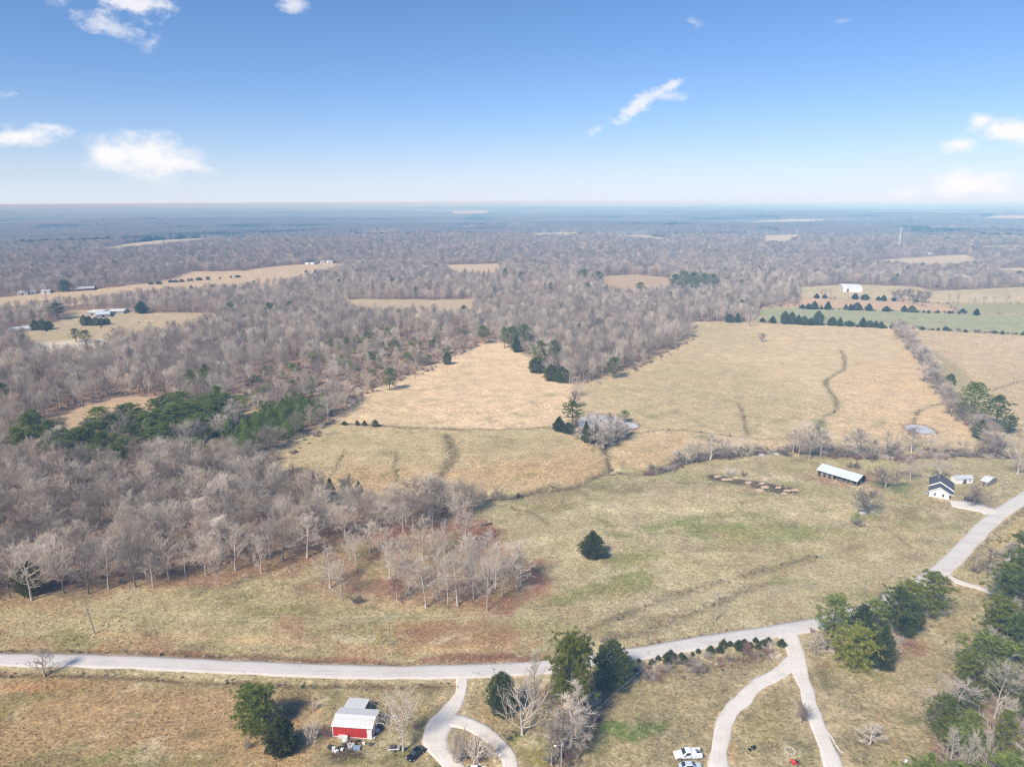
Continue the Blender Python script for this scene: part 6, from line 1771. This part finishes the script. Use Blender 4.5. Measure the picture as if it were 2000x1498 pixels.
def truck(label, px, py, heading):
    b = G(px, py)
    root = tag(empty('service_truck', (b[0], b[1], ground_z(b[0], b[1])), heading), label, 'truck')
    hw = .98
    loft([section(.55, hw * .96, .45, 1.15), section(1.9, hw * .98, .45, 1.18), section(2.7, hw * .94, .45, 1.08), section(2.95, hw * .84, .5, .92)]).build('bonnet', WHITE_CAR, root, False, .03)
    loft([section(-.55, hw * .9, .45, 1.95), section(.5, hw * .88, .45, 1.98), section(.85, hw * .92, .45, 1.6), section(1.25, hw * .96, .45, 1.2)]).build('cab', WHITE_CAR, root, False, .03)
    g = MB().add([(1.2, -hw * .8, 1.26), (1.2, hw * .8, 1.26), (.62, hw * .74, 1.9), (.62, -hw * .74, 1.9)], [(0, 1, 2, 3)])
    g.v = [(x + .06, y, z + .04) for x, y, z in g.v]; g.build('windscreen', GLASS_D, root)
    for s in (-1, 1):
        g = MB().add([(-.3, s * (hw * .92 + .04), 1.28), (.85, s * (hw * .95 + .04), 1.26), (.5, s * (hw * .88 + .04), 1.82), (-.3, s * (hw * .88 + .04), 1.84)], [(0, 1, 2, 3) if s < 0 else (3, 2, 1, 0)])
        g.build('side_window', GLASS_D, root)
        MB().box((.0, s * (hw + .0), .55), (1.0, .12, .12)).build('running_board', STEEL_GREY, root)
        MB().box((-1.75, s * (hw - .16), .98), (2.2, .46, .98)).build('tool_box', WHITE_CAR, root, False, .03)
        for k in range(3):
            tb = MB().box((-2.45 + .7 * k, s * (hw + .085), 1.05), (.64, .03, .72)).build('box_door', WHITE_CAR, root)
            MB().box((-2.3 + .7 * k, s * (hw + .11), 1.25), (.12, .02, .05)).build('latch', STEEL_GREY, tb)
        for x in (-1.75, 1.95):
            wheel(root, x, s * (hw - .08), .40, .26, s)
        MB().box((2.94, s * hw * .6, .82), (.1, .3, .18)).build('headlight', LAMP_GLASS, root)
        MB().box((1.0, s * (hw + .16), 1.3), (.12, .2, .24)).build('wing_mirror', GLASS_D, root)
    MB().box((-1.75, 0, .72), (2.2, 1.18, .3)).build('bed', WHITE_CAR, root)
    MB().box((-1.2, 0, 1.55), (.9, 1.3, .12)).build('deck_lid', WHITE_CAR, root)
    MB().box((-2.3, .1, 1.1), (.5, .6, .5)).build('crate', JUNK_D, root)
    MB().box((-1.75, -.30, 1.52), (1.0, .10, .08)).build('ladder_rail', JUNK_D, root)
    MB().box((-3.0, 0, .62), (.22, 1.8, .2)).build('rear_bumper', STEEL_GREY, root)
    return root
truck('white utility service truck with side tool boxes on the lawn', 1343, 1478, math.pi + .06)
car('silver-blue saloon parked beside the white service truck', 1348, 1500, .05, SILVER_PAINT, 4.7)
car('black car parked on the grass by the gravel drive', 812, 1475, R(232), BLACK_PAINT, 4.5)
car('white car at the bottom edge on the gravel loop', 930, 1508, .08, WHITE_CAR, 4.8)
car('dark car under the bare tree in front of the white house', 1896, 978, R(-35), DARK_CAR, 4.8, None, .4)
car('white car half hidden behind the last roadside pine', 1828, 1125, R(35), WHITE_CAR, 4.6, None, .3)

# ================================================================== poles and wires
POLES = []
def pole(px, py, ytop, label, lean=(0, 0), arm=None, lamp=0):
    b = G(px, py); h = height_for(b, ytop)
    root = tag(empty('utility_pole', (b[0], b[1], b[2] - .1)), label, 'pole')
    MB().tube([(0, 0, 0), (lean[0] * .5, lean[1] * .5, h * .5), (lean[0], lean[1], h)], [.19, .16, .12], 8).build('post', POLE_WOOD, root)
    tp_ = np.array((b[0] + lean[0], b[1] + lean[1], b[2] + h))
    if arm is not None:
        MB().box((lean[0], lean[1], h - .35), (2.2, .12, .14), arm).build('crossarm', GREY_WOOD, root)
        for s in (-1, 0, 1):
            MB().disc((lean[0] + s * .95 * math.cos(arm), lean[1] + s * .95 * math.sin(arm), h - .18), .07, (0, 0, 1), .2, 6).build('insulator', LAMP_GLASS, root)
    if lamp:
        la = MB().tube([(0, 0, h - 1.6), (lamp * .7, 0, h - 1.35), (lamp * 1.3, 0, h - 1.4)], .045, 5).build('lamp_arm', STEEL_GREY, root)
        MB().tube([(lamp * 1.3, 0, h - 1.34), (lamp * 1.3, 0, h - 1.52), (lamp * 1.3, 0, h - 1.62)], [.12, .3, .24], 10).build('lamp_head', LAMP_GLASS, la)
        MB().disc((.28 * -lamp, 0, h - 1.1), .22, (0, 0, 1), .7, 10).build('transformer', STEEL_GREY, root)
    POLES.append(tp_)
    return tp_
pa = pole(186, 1238, 1186, 'thin leaning utility pole in the rough grass, far left', (-1.2, 0))
pb = pole(762, 1260, 1203, 'thin utility pole by the road below the grove', (0, 0), .2)
pc = pole(1397, 1212, 1155, 'thin utility pole at the pasture edge right of centre', (.3, 0), .3)
pd_ = pole(1096, 1512, 1443, 'utility pole with a yard lamp beside the overgrown ditch', (0, 0), .5, -1)
pe = pole(1904, 1116, 1081, 'utility pole at the road bend', (0, 0), .8)
pf = pole(1958, 962, 934, 'yard light pole near the small weathered shed', (0, 0), None, 1)
WIRE = mat('wire', (.55, .53, .50), .6, .1, 2.0)
def wire(name, label, a, b, sag, group='power lines along the road'):
    pts = [np.array(a) * (1 - t) + np.array(b) * t - np.array((0, 0, 4 * sag * t * (1 - t))) for t in np.linspace(0, 1, 16)]
    o = MB().tube(pts, .022, 4).build(name, WIRE)
    tag(o, label, 'wire', group)
z_ = np.array((0, 0, .1)); z2 = np.array((0, 0, 1.5))
for q, nm in ((z_, 'upper'), (z2, 'lower')):
    wire('power_line', nm + ' power line from the leaning pole to the pole below the grove', pa - q, pb - q, 1.0)
    wire('power_line', nm + ' power line from the pole below the grove to the pasture pole', pb - q, pc - q, 1.0)
    wire('power_line', nm + ' power line from the pasture pole to the road bend pole', pc - q, pe - q, 1.2)
wire('power_line', 'power line from the yard lamp pole up to the pasture edge pole', pd_ - z_, pc - z_, 1.4)
g0 = G(740, 1258)
tag(MB().tube([(g0[0] - 1.2, g0[1] - .8, g0[2]), (g0[0] + .6, g0[1] + .5, g0[2] + 2.6)], .09, 6).build('guy_wire_guard', mat('yellow_guard', (.62, .50, .10), .6)), 'yellow guard of the guy wire beside the pole below the grove', 'guard')
g0 = G(1064, 1478)
tag(MB().tube([G(1064, 1484), pd_ * .25 + G(1064, 1484) * .75], .06, 5).build('guy_wire', mat('guy_guard', (.60, .52, .30), .6)), 'slanting guy wire left of the yard lamp pole', 'wire')

# ================================================================== things lying about
def at_px(x, y):
    b = G(x, y); return Vector((b[0], b[1], ground_z(b[0], b[1])))
def piece(name, label, x, y, dims, rz, m, catg, group=None, tilt=0.0, bev=.04):
    p = at_px(x, y)
    o = MB().box((0, 0, dims[2] / 2), dims, 0, .96).build(name, m, None, False, bev)
    o.location = p; o.rotation_euler = (tilt, tilt * .6, rz)
    return tag(o, label, catg, group)
def appliance(label, x, y, rz, tall, group, lying=False):
    p = at_px(x, y)
    d = (.75, .7, 1.6) if tall else (.75, .7, .95)
    o = MB().box((0, 0, d[2] / 2), d).build('discarded_appliance', JUNK_W, None, False, .04)
    dr = MB().box((0, -d[1] / 2 - .02, d[2] / 2), (d[0] - .06, .04, d[2] - .1)).build('door', JUNK_W, o)
    MB().box((d[0] * .36, -d[1] / 2 - .06, d[2] * .6), (.04, .05, d[2] * .3)).build('handle', STEEL_GREY, dr)
    o.location = p + Vector((0, 0, .35 if lying else 0)); o.rotation_euler = (R(88) if lying else 0, 0, rz)
    return tag(o, label, 'appliance', group)
JG = 'junk heap in front of the red barn'
appliance('white fridge lying in the middle of the junk heap by the red barn', 682, 1455, .4, True, JG, True)
appliance('white washing machine at the front of the junk heap', 689, 1459, .9, False, JG)
appliance('white cooker at the lower left of the junk heap', 652, 1466, .2, False, JG)
appliance('white freezer against the front wall of the red barn', 661, 1441, 1.6, True, JG, True)
appliance('white cabinet beside the blue scrap in front of the red barn', 676, 1444, .2, False, JG)
for i, (x, y, d, m_, nm, lab) in enumerate([(697, 1462, (1.6, 1.0, .6), JUNK_B, 'scrap_metal', 'blue-grey scrap metal at the right end of the junk heap'), (657, 1468, (.8, .7, .5), JUNK_W, 'scrap_box', 'small white box at the bottom of the junk heap'), (668, 1464, (.7, .6, .4), JUNK_W, 'scrap_box', 'pale box low in the middle of the junk heap'),
        (673, 1448, (1.4, .7, .35), JUNK_W, 'scrap_sheet', 'white panel lying near the barn wall'), (711, 1452, (.7, .5, .4), JUNK_W, 'scrap_box', 'white box right of the junk heap near the barn door'), (724, 1455, (.8, .6, .6), JUNK_D, 'scrap_box', 'dark box alone right of the junk heap'), (731, 1441, (.6, .5, .3), JUNK_W, 'scrap_sheet', 'white panel at the barn corner'),
        (672, 1437 + 20, (.9, .8, .7), JUNK_D, 'scrap_box', 'dark crate in the centre of the junk heap'), (645, 1460, (1.0, .8, .6), JUNK_D, 'scrap_box', 'dark crate at the left end of the junk heap'), (740, 1420, (.9, .7, .8), JUNK_D, 'scrap_box', 'dark crate along the right wall of the barn'), (737, 1428, (.7, .7, .6), JUNK_W, 'scrap_box', 'white bucket-like box along the right wall of the barn'),
        (752, 1410, (1.0, .7, .7), JUNK_D, 'scrap_box', 'dark scrap behind the right corner of the barn'), (772, 1401, (1.3, .8, .5), JUNK_W, 'scrap_sheet', 'white panel in the grass behind the grey bare tree'), (519 + 40, 1470, (1.0, .5, .25), JUNK_W, 'scrap_sheet', 'white scrap beside the logs by the dark cedar')]):
    piece(nm, lab, x, y, d, i * .7, m_, 'scrap', JG if i < 9 else None, .12)
for i, (x, y) in enumerate([(739, 1424), (744, 1416), (700, 1447), (663, 1459)]):
    p = at_px(x, y)
    m = MB()
    n = 14
    secs = []
    for k in range(n):
        a = 2 * math.pi * k / n
        secs.append([((.36 + .11 * math.cos(q)) * math.cos(a), (.36 + .11 * math.cos(q)) * math.sin(a), .11 + .11 * math.sin(q)) for q in np.linspace(0, 2 * math.pi, 6, endpoint=False)])
    vs = [v for s in secs for v in s]
    fs = [(i_ * 6 + j, ((i_ + 1) % n) * 6 + j, ((i_ + 1) % n) * 6 + (j + 1) % 6, i_ * 6 + (j + 1) % 6) for i_ in range(n) for j in range(6)]
    o = m.add(vs, fs).build('old_tyre', RUBBER); o.location = p + Vector((0, 0, .02)); o.rotation_euler = (.5 if i % 2 else 0, .3, i)
    tag(o, ['old tyre against the right wall of the red barn', 'old tyre at the far right corner of the red barn', 'old tyre near the white barn door', 'old tyre in the junk heap'][i], 'tyre')
# logs by the cedar, logs along the right drive, fallen log at the wood
def log(label, p0, p1, r, group=None, m_=LOGWOOD):
    a, b = at_px(*p0) + Vector((0, 0, r)), at_px(*p1) + Vector((0, 0, r))
    mid = (a + b) / 2 + Vector((0, 0, .03))
    tag(MB().tube([a, mid, b], [r, r * .95, r * .8], 8).build('log', m_), label, 'log', group)
log('longer dark log beside the dark cedar by the barn', (561, 1478), (585, 1450), .16, None, DARK_WOOD)
log('shorter dark log beside the dark cedar by the barn', (566, 1478), (582, 1460), .14, None, DARK_WOOD)
log('long fallen tree trunk at the right edge of the wood', (940, 1028), (961, 1023), .35, None, DARK_WOOD)
for i, (p0, p1) in enumerate([((1613, 1424), (1619, 1434)), ((1619, 1434), (1626, 1443)), ((1625, 1442), (1631, 1454)), ((1633, 1457), (1638, 1464)), ((1638, 1464), (1643, 1471)), ((1644, 1469), (1648, 1472))]):
    log('%s pale log lying along the right-hand gravel track' % ['topmost', 'second', 'third', 'fourth', 'fifth', 'lowest'][i], p0, p1, .22, 'pale logs along the track', STONE)
for i, (x0, y0, x1, y1) in enumerate([(1258, 1318, 1290, 1304), (1266, 1312, 1284, 1300), (1272, 1318, 1292, 1310)]):
    log('%s bleached dead limb in the brush by the road hedge' % ['longest', 'upper', 'lower'][i], (x0, y0), (x1, y1), .11, 'bleached limbs', BARK_PALE)
# stepping stones on the loop island
for i, y in enumerate(np.linspace(1452, 1494, 15)):
    x = 918 + (y - 1452) * .42 - 7 * (1 - (y - 1452) / 42) + rng.normal() * 1.2
    p = at_px(x + 2, y)
    m = MB(); n = 7
    rr_ = [rng.uniform(.2, .34) for _ in range(n)]
    ring = [(rr_[k] * math.cos(2 * math.pi * k / n), rr_[k] * math.sin(2 * math.pi * k / n)) for k in range(n)]
    m.add([(a, c, 0) for a, c in ring] + [(a * .8, c * .8, .16) for a, c in ring], [tuple(range(n, 2 * n))] + [(k, (k + 1) % n, n + (k + 1) % n, n + k) for k in range(n)])
    o = m.build('garden_stone', STONE); o.location = p
    tag(o, 'pale stone in the line across the loop island', 'stone', 'line of stones on the loop island')
# red mower, black grill, red garden cart, fire pit ring, trailer, white post
def mower(label, x, y, rz, name='riding_mower', bodym=None):
    p = at_px(x, y); root = tag(empty(name, p, rz), label, 'mower')
    bm = bodym or RED_PAINT
    loft([section(.1, .32, .35, .75, .08), section(.7, .30, .35, .78, .08), section(.95, .24, .38, .62, .08)]).build('bonnet', bm, root, False, .02)
    MB().box((-.35, 0, .5), (.7, .75, .2)).build('rear_body', bm, root, False, .03)
    st = MB().box((-.35, 0, .72), (.45, .5, .14)).box((-.58, 0, .95), (.1, .5, .45)).build('seat', RUBBER, root)
    MB().tube([(.15, 0, .75), (-.02, 0, 1.05)], .03, 6).disc((-.03, 0, 1.07), .18, (.5, 0, 1), .04, 12).build('steering_wheel', RUBBER, root)
    MB().box((.15, 0, .24), (.9, 1.1, .16)).build('mowing_deck', bm, root, False, .04)
    for s in (-1, 1):
        wheel(root, -.42, s * .42, .27, .22, s); wheel(root, .72, s * .36, .19, .14, s)
mower('red riding mower at the foot of the dark cedar by the barn', 541, 1474, .6)
mower('red ride-on mower at the bottom between the two gravel tracks', 1553, 1491, 2.6)
p = at_px(1470, 1465); gr = tag(empty('garden_grill', p, .6), 'black kettle grill on the lawn between the gravel tracks', 'grill')
MB().tube([(0, 0, .62), (0, 0, .72), (0, 0, .86), (0, 0, 1.0), (0, 0, 1.08)], [.2, .4, .45, .36, .1], 14).build('kettle', BLACK_PAINT, gr, True)
for k in range(3):
    a = 2 * math.pi * k / 3
    MB().tube([(.15 * math.cos(a), .15 * math.sin(a), .68), (.4 * math.cos(a), .4 * math.sin(a), 0)], .025, 5).build('leg', BLACK_PAINT, gr)
MB().box((.62, 0, .85), (.4, .45, .04)).build('side_shelf', BLACK_PAINT, gr)
MB().box((-.55, .35, .22), (.5, .5, .44)).build('fuel_box', BLACK_PAINT, gr)
for k in range(11):
    a = 2 * math.pi * k / 11; q = at_px(1543, 1466)
    o = MB().box((0, 0, .12), (.42, .3, .26), 0, .8).build('ring_stone', STONE, None, False, .05)
    o.location = q + Vector((1.0 * math.cos(a), 1.0 * math.sin(a), 0)); o.rotation_euler = (0, 0, a + 1.57)
    tag(o, 'grey stone of the fire pit ring on the lawn', 'stone', 'stones of the fire pit')
p = at_px(769, 1464); tl = tag(empty('utility_trailer', p, .05), 'low grey trailer loaded with scrap under the grey bare tree', 'trailer')
MB().box((0, 0, .5), (2.6, 1.3, .1)).build('bed', GREY_WOOD, tl)
for s in (-1, 1):
    MB().box((0, s * .62, .68), (2.6, .05, .26)).build('side_rail', JUNK_W if s < 0 else GREY_WOOD, tl)
    wheel(tl, 0.2, s * .75, .3, .18, s)
MB().box((-.2, 0, .8), (1.2, .8, .5)).build('load', JUNK_D, tl); MB().tube([(-1.3, 0, .5), (-2.2, 0, .42)], .05, 5).build('drawbar', STEEL_GREY, tl)
p = at_px(1768, 1496)
o = MB().tube([(0, 0, 0), (0, 0, 1.3)], .09, 8).disc((0, 0, 1.4), .28, (0, 0, 1), .5, 10).build('garden_post', WHITE_PAINT); o.location = p
tag(o, 'white post with a rounded top near the corner pine wood', 'post')
p = at_px(995, 1438); tr_ = tag(empty('hoop_frame', p), 'dark round metal hoop lying in the grass right of the loop drive', 'hoop')
hp = MB(); hp.tube([(1.3 * math.cos(a), 1.3 * math.sin(a), .55) for a in np.linspace(0, 2 * math.pi, 22)], .06, 5).build('rim', JUNK_D, tr_)
for k in range(6):
    a = 2 * math.pi * k / 6
    MB().tube([(1.3 * math.cos(a), 1.3 * math.sin(a), .55), (1.35 * math.cos(a), 1.35 * math.sin(a), 0)], .05, 5).build('leg', JUNK_D, tr_)
piece('culvert_slab', 'white concrete slab at the creek crossing above the feed lot', 1487, 890, (2.2, 1.2, .9), .3, CONCRETE, 'slab')
piece('culvert_slab', 'grey concrete slab right of the white one at the creek crossing', 1512, 886, (5.5, 1.6, .6), -.4, STONE, 'slab')
piece('feed_trough', 'pale trough under the lone rounded tree in the pasture', 1686, 1003, (2.6, .9, .6), .1, JUNK_W, 'trough')
piece('white_rock', 'small white rock near the lone rounded tree', 1714, 1006, (.6, .5, .3), .1, STONE, 'rock')
HAY = mat('trampled_hay', (.58, .42, .28), .95, .2, 1.5, 0, .05, .1)
for i, (x, y, w, h) in enumerate([(1402, 930, 10, 3), (1420, 936, 13, 3.4), (1438, 933, 8, 2.4), (1462, 942, 9, 2.4), (1488, 944, 8, 2.4), (1494, 951, 11, 3.4), (1484, 957, 10, 3.4), (1520, 952, 7, 2.4), (1538, 958, 9, 2.4), (1552, 957, 10, 2.8), (1532, 964, 8, 3), (1496, 934, 10, 5)]):
    c = at_px(x, y); n = 16
    ring = [at_px(x + w * math.cos(2 * math.pi * k / n) * rng.uniform(.65, 1.2), y + h * math.sin(2 * math.pi * k / n) * rng.uniform(.6, 1.25)) for k in range(n)]
    vs = [(p.x - c.x, p.y - c.y, p.z - c.z - .12) for p in ring] + [((p.x - c.x) * .7, (p.y - c.y) * .7, (p.z - c.z) * .7 + .22) for p in ring] + [(0, 0, .3)]
    fs = [(k, (k + 1) % n, n + (k + 1) % n, n + k) for k in range(n)] + [(n + k, n + (k + 1) % n, 2 * n) for k in range(n)]
    o = MB().add(vs, fs).build('hay_mound', HAY, None, True); o.location = c
    tag(o, 'tan patch of trampled hay in the dark feed lot', 'hay', 'hay patches of the feed lot')
# fence posts
FP = MB().tube([(0, 0, -.2), (0, 0, 1.35)], [.09, .08], 6).mesh('fence_post', GREY_WOOD)
def fence(line, step, label, group):
    acc_ = 0
    for k in range(1, len(line)):
        acc_ += np.linalg.norm(line[k] - line[k - 1])
        if acc_ >= step:
            acc_ = 0
            q = line[k]
            o = link('fence_post', FP, None, (q[0], q[1], ground_z(q[0], q[1]))); o.rotation_euler = (rng.normal() * .05, rng.normal() * .05, 0)
            tag(o, label, 'post', group)
fence(px_line([(640, 827), (780, 833), (900, 837), (1090, 836)], 1.0), 7, 'grey fence post on the line between the two hayfields', 'posts between the hayfields')
fence(px_line([(1700, 962), (1760, 972), (1850, 986)], 1.0), 4, 'grey fence post along the track to the white house', 'posts along the house track')
fence(px_line([(1600, 1198), (1700, 1150), (1780, 1108), (1840, 1066), (1895, 1024)], 1.0), 7, 'grey fence post along the road side of the pasture', 'posts along the road')
fence(px_line([(300, 1262), (600, 1276), (900, 1280), (1060, 1272)], 1.0), 9, 'grey fence post above the road bank on the left', 'posts above the road bank')
# cattle at the far left farm
COW = mat('black_hide', (.03, .025, .022), .8, .2, 2.0)
def cow(label, x, y, rz):
    p = at_px(x, y)
    root = tag(empty('cow', p, rz), label, 'cow', 'cattle of the far left farm')
    b = loft([section(-1.05, .22, .8, 1.25, .1), section(-.8, .36, .62, 1.4, .15), section(0, .42, .55, 1.38, .15), section(.6, .36, .6, 1.45, .15), section(.95, .2, .85, 1.5, .1), section(1.25, .13, 1.0, 1.55, .06), section(1.55, .15, 1.1, 1.5, .06), section(1.85, .1, 1.05, 1.25, .05)])
    for sx in (-.75, .6):
        for s in (-.2, .2):
            b.tube([(sx, s, .75), (sx + .05, s, .4), (sx, s, 0)], [.14, .08, .07], 6)
    b.tube([(-1.05, 0, 1.2), (-1.2, 0, .9), (-1.2, 0, .55)], [.05, .03, .05], 5)
    b.build('body', COW, root, True)
cow('black cow left of the pair in the far left farm field', 91, 648, .4); cow('black cow in the middle of the far left farm field', 198, 640, 1.2); cow('black cow on the bare ground of the far left farm', 272, 631, 2.0)

# ================================================================== labels by order where look-alikes stand in a row
ORD = ['first', 'second', 'third', 'fourth', 'fifth', 'sixth', 'seventh', 'eighth', 'ninth', 'tenth', 'eleventh', 'twelfth', 'thirteenth', 'fourteenth', 'fifteenth', 'sixteenth', 'seventeenth', 'eighteenth', 'nineteenth', 'twentieth']
ORD += ['twenty-' + w for w in ORD[:9]] + ['thirtieth'] + ['thirty-' + w for w in ORD[:9]] + ['fortieth'] + ['forty-' + w for w in ORD[:9]] + ['fiftieth'] + ['fifty-' + w for w in ORD[:9]] + ['sixtieth'] + ['sixty-' + w for w in ORD[:9]] + ['seventieth'] + ['seventy-' + w for w in ORD[:9]] + ['eightieth'] + ['eighty-' + w for w in ORD[:9]] + ['ninetieth'] + ['ninety-' + w for w in ORD[:9]]
def order_labels(group, what, vertical=False):
    it = [o for o in COL.objects if o.parent is None and o.get('group') == group]
    it.sort(key=lambda o: project(np.array(o.matrix_basis.translation))[1 if vertical else 0])
    for k, o in enumerate(it[:len(ORD)]):
        o['label'] = what.replace('@', ORD[k] + ' ')
for g, w in [('pale trees of the grove with red leaves under it', '@pale bare tree from the left in the grove with red leaves'), ('front row of the left wood', '@bare tree from the left in the front row of the left wood'),
        ('pale trees forward of the left wood', '@pale bare tree from the left standing forward of the left wood'), ('green bushes of the roadside hedge', '@green bush from the left in the hedge along the road'),
        ('brambles below the roadside hedge', '@brown bramble from the left below the roadside hedge'), ('cedars along the near side of the green field', '@cedar from the left along the near side of the green field'),
        ('cedars along the far side of the green field', '@cedar from the left along the far side of the green field'), ('cedars below the white far barn', '@cedar from the left in the row below the white far barn'),
        ('bare trees in the far fields', '@single bare tree from the left in the far tan fields'), ('trees of the small copse', '@bare tree from the left in the copse beside the white barn'),
        ('cedars by the far sheds', '@dark cedar from the left screening the far left metal sheds'), ('cedars of the ridge field', '@tiny cedar from the left along the far left ridge field'),
        ('far clump of dark pines', '@dark pine from the left in the far clump among the woods'), ('evergreens at the corner of the wood', '@dark evergreen from the left at the corner above the upper hayfield'),
        ('bare trees of the pond thicket', '@thin bare tree from the left in the pond thicket'), ('hay patches of the feed lot', '@tan hay patch from the left in the dark feed lot'), ('bare trees along the creek', '@bare tree from the left in the brush along the creek'),
        ('cedars on the wood edge', '@slim cedar from the left on the wood edge below the lower hayfield'), ('tiny cedars on the fence line', '@tiny cedar from the left on the line between the hayfields'),
        ('bushy bare trees at the road bend', '@bushy grey tree from the left at the road bend'), ('bare trees in the ditch', '@many-stemmed bare tree from the left in the overgrown ditch'),
        ('bushes on the loop island', '@tall grey bush from the left on the gravel loop island'), ('bushes of the far right hedge', '@bush from the left in the hedge behind the right-hand field'),
        ('dead brush by the broad cedar', '@dead brush clump from the left beside the broad roadside cedar'), ('posts along the house track', '@fence post from the left along the track to the house'),
        ('posts between the hayfields', '@fence post from the left between the two hayfields'), ('posts along the road', '@fence post from the left along the pasture roadside'), ('posts above the road bank', '@fence post from the left above the road bank'),
        ('weeds on the fence line', '@weed clump from the left on the fence line between hayfields'), ('brush along the creek', '@brown bush from the left along the creek'),
        ('brush behind the house', '@tangled bush from the left in the brush behind the house'), ('brambles over the junk heap', '@dark bramble from the left over the junk heap')]:
    order_labels(g, w)
for g, w in [('bare trees of the hedgerow', '@bare tree from the top in the hedgerow between right-hand fields'), ('line of stones on the loop island', '@pale stone from the top in the line across the loop island'), ('brambles in the ditch', '@dark bramble from the top in the overgrown ditch')]:
    order_labels(g, w, True)

for o in COL.objects:
    if o.parent is None and o.get('group') in ('bare trees of the left wood', 'pines of the green strip', 'tall pines left of the hayfields'):
        q = project(np.array(o.matrix_basis.translation))
        third = 'left' if q[0] < 230 else ('middle' if q[0] < 460 else 'right')
        if o['group'] == 'bare trees of the left wood':
            row = 'first rows' if q[1] > 1085 else ('middle rows' if q[1] > 1040 else 'deep rows')
            o['label'] = 'bare grey tree in the %s of the left wood, its %s third' % (row, third)
        elif o['group'] == 'pines of the green strip':
            o['label'] = 'small green pine in the %s third of the dense pine strip' % third
        else:
            o['label'] = 'tall dark pine among bare trees, %s third of the left pine belt' % third
        o['group'] = o['group'] + ', ' + o['label'][-40:]

# ================================================================== air
hz = MB()
zlo = float(gz.min()) - 4.0
hz.box((0, 0, (zlo + 117.5) / 2), (98000, 98000, 117.5 - zlo))
hm = bpy.data.materials.new('hazy_air'); hm.use_nodes = True
nt = hm.node_tree
for n in list(nt.nodes):
    if n.type != 'OUTPUT_MATERIAL': nt.nodes.remove(n)
pv = nnode(nt, 'ShaderNodeVolumePrincipled')
pv.inputs['Color'].default_value = (.29, .62, 1.0, 1)
pv.inputs['Absorption Color'].default_value = (1, 1, 1, 1)
pv.inputs['Density'].default_value = 0.00027
pv.inputs['Anisotropy'].default_value = -.34
nt.links.new(pv.outputs[0], nt.nodes['Material Output'].inputs['Volume'])
tag(hz.build('haze', hm), 'blue winter haze over the distance', None, None, 'stuff')
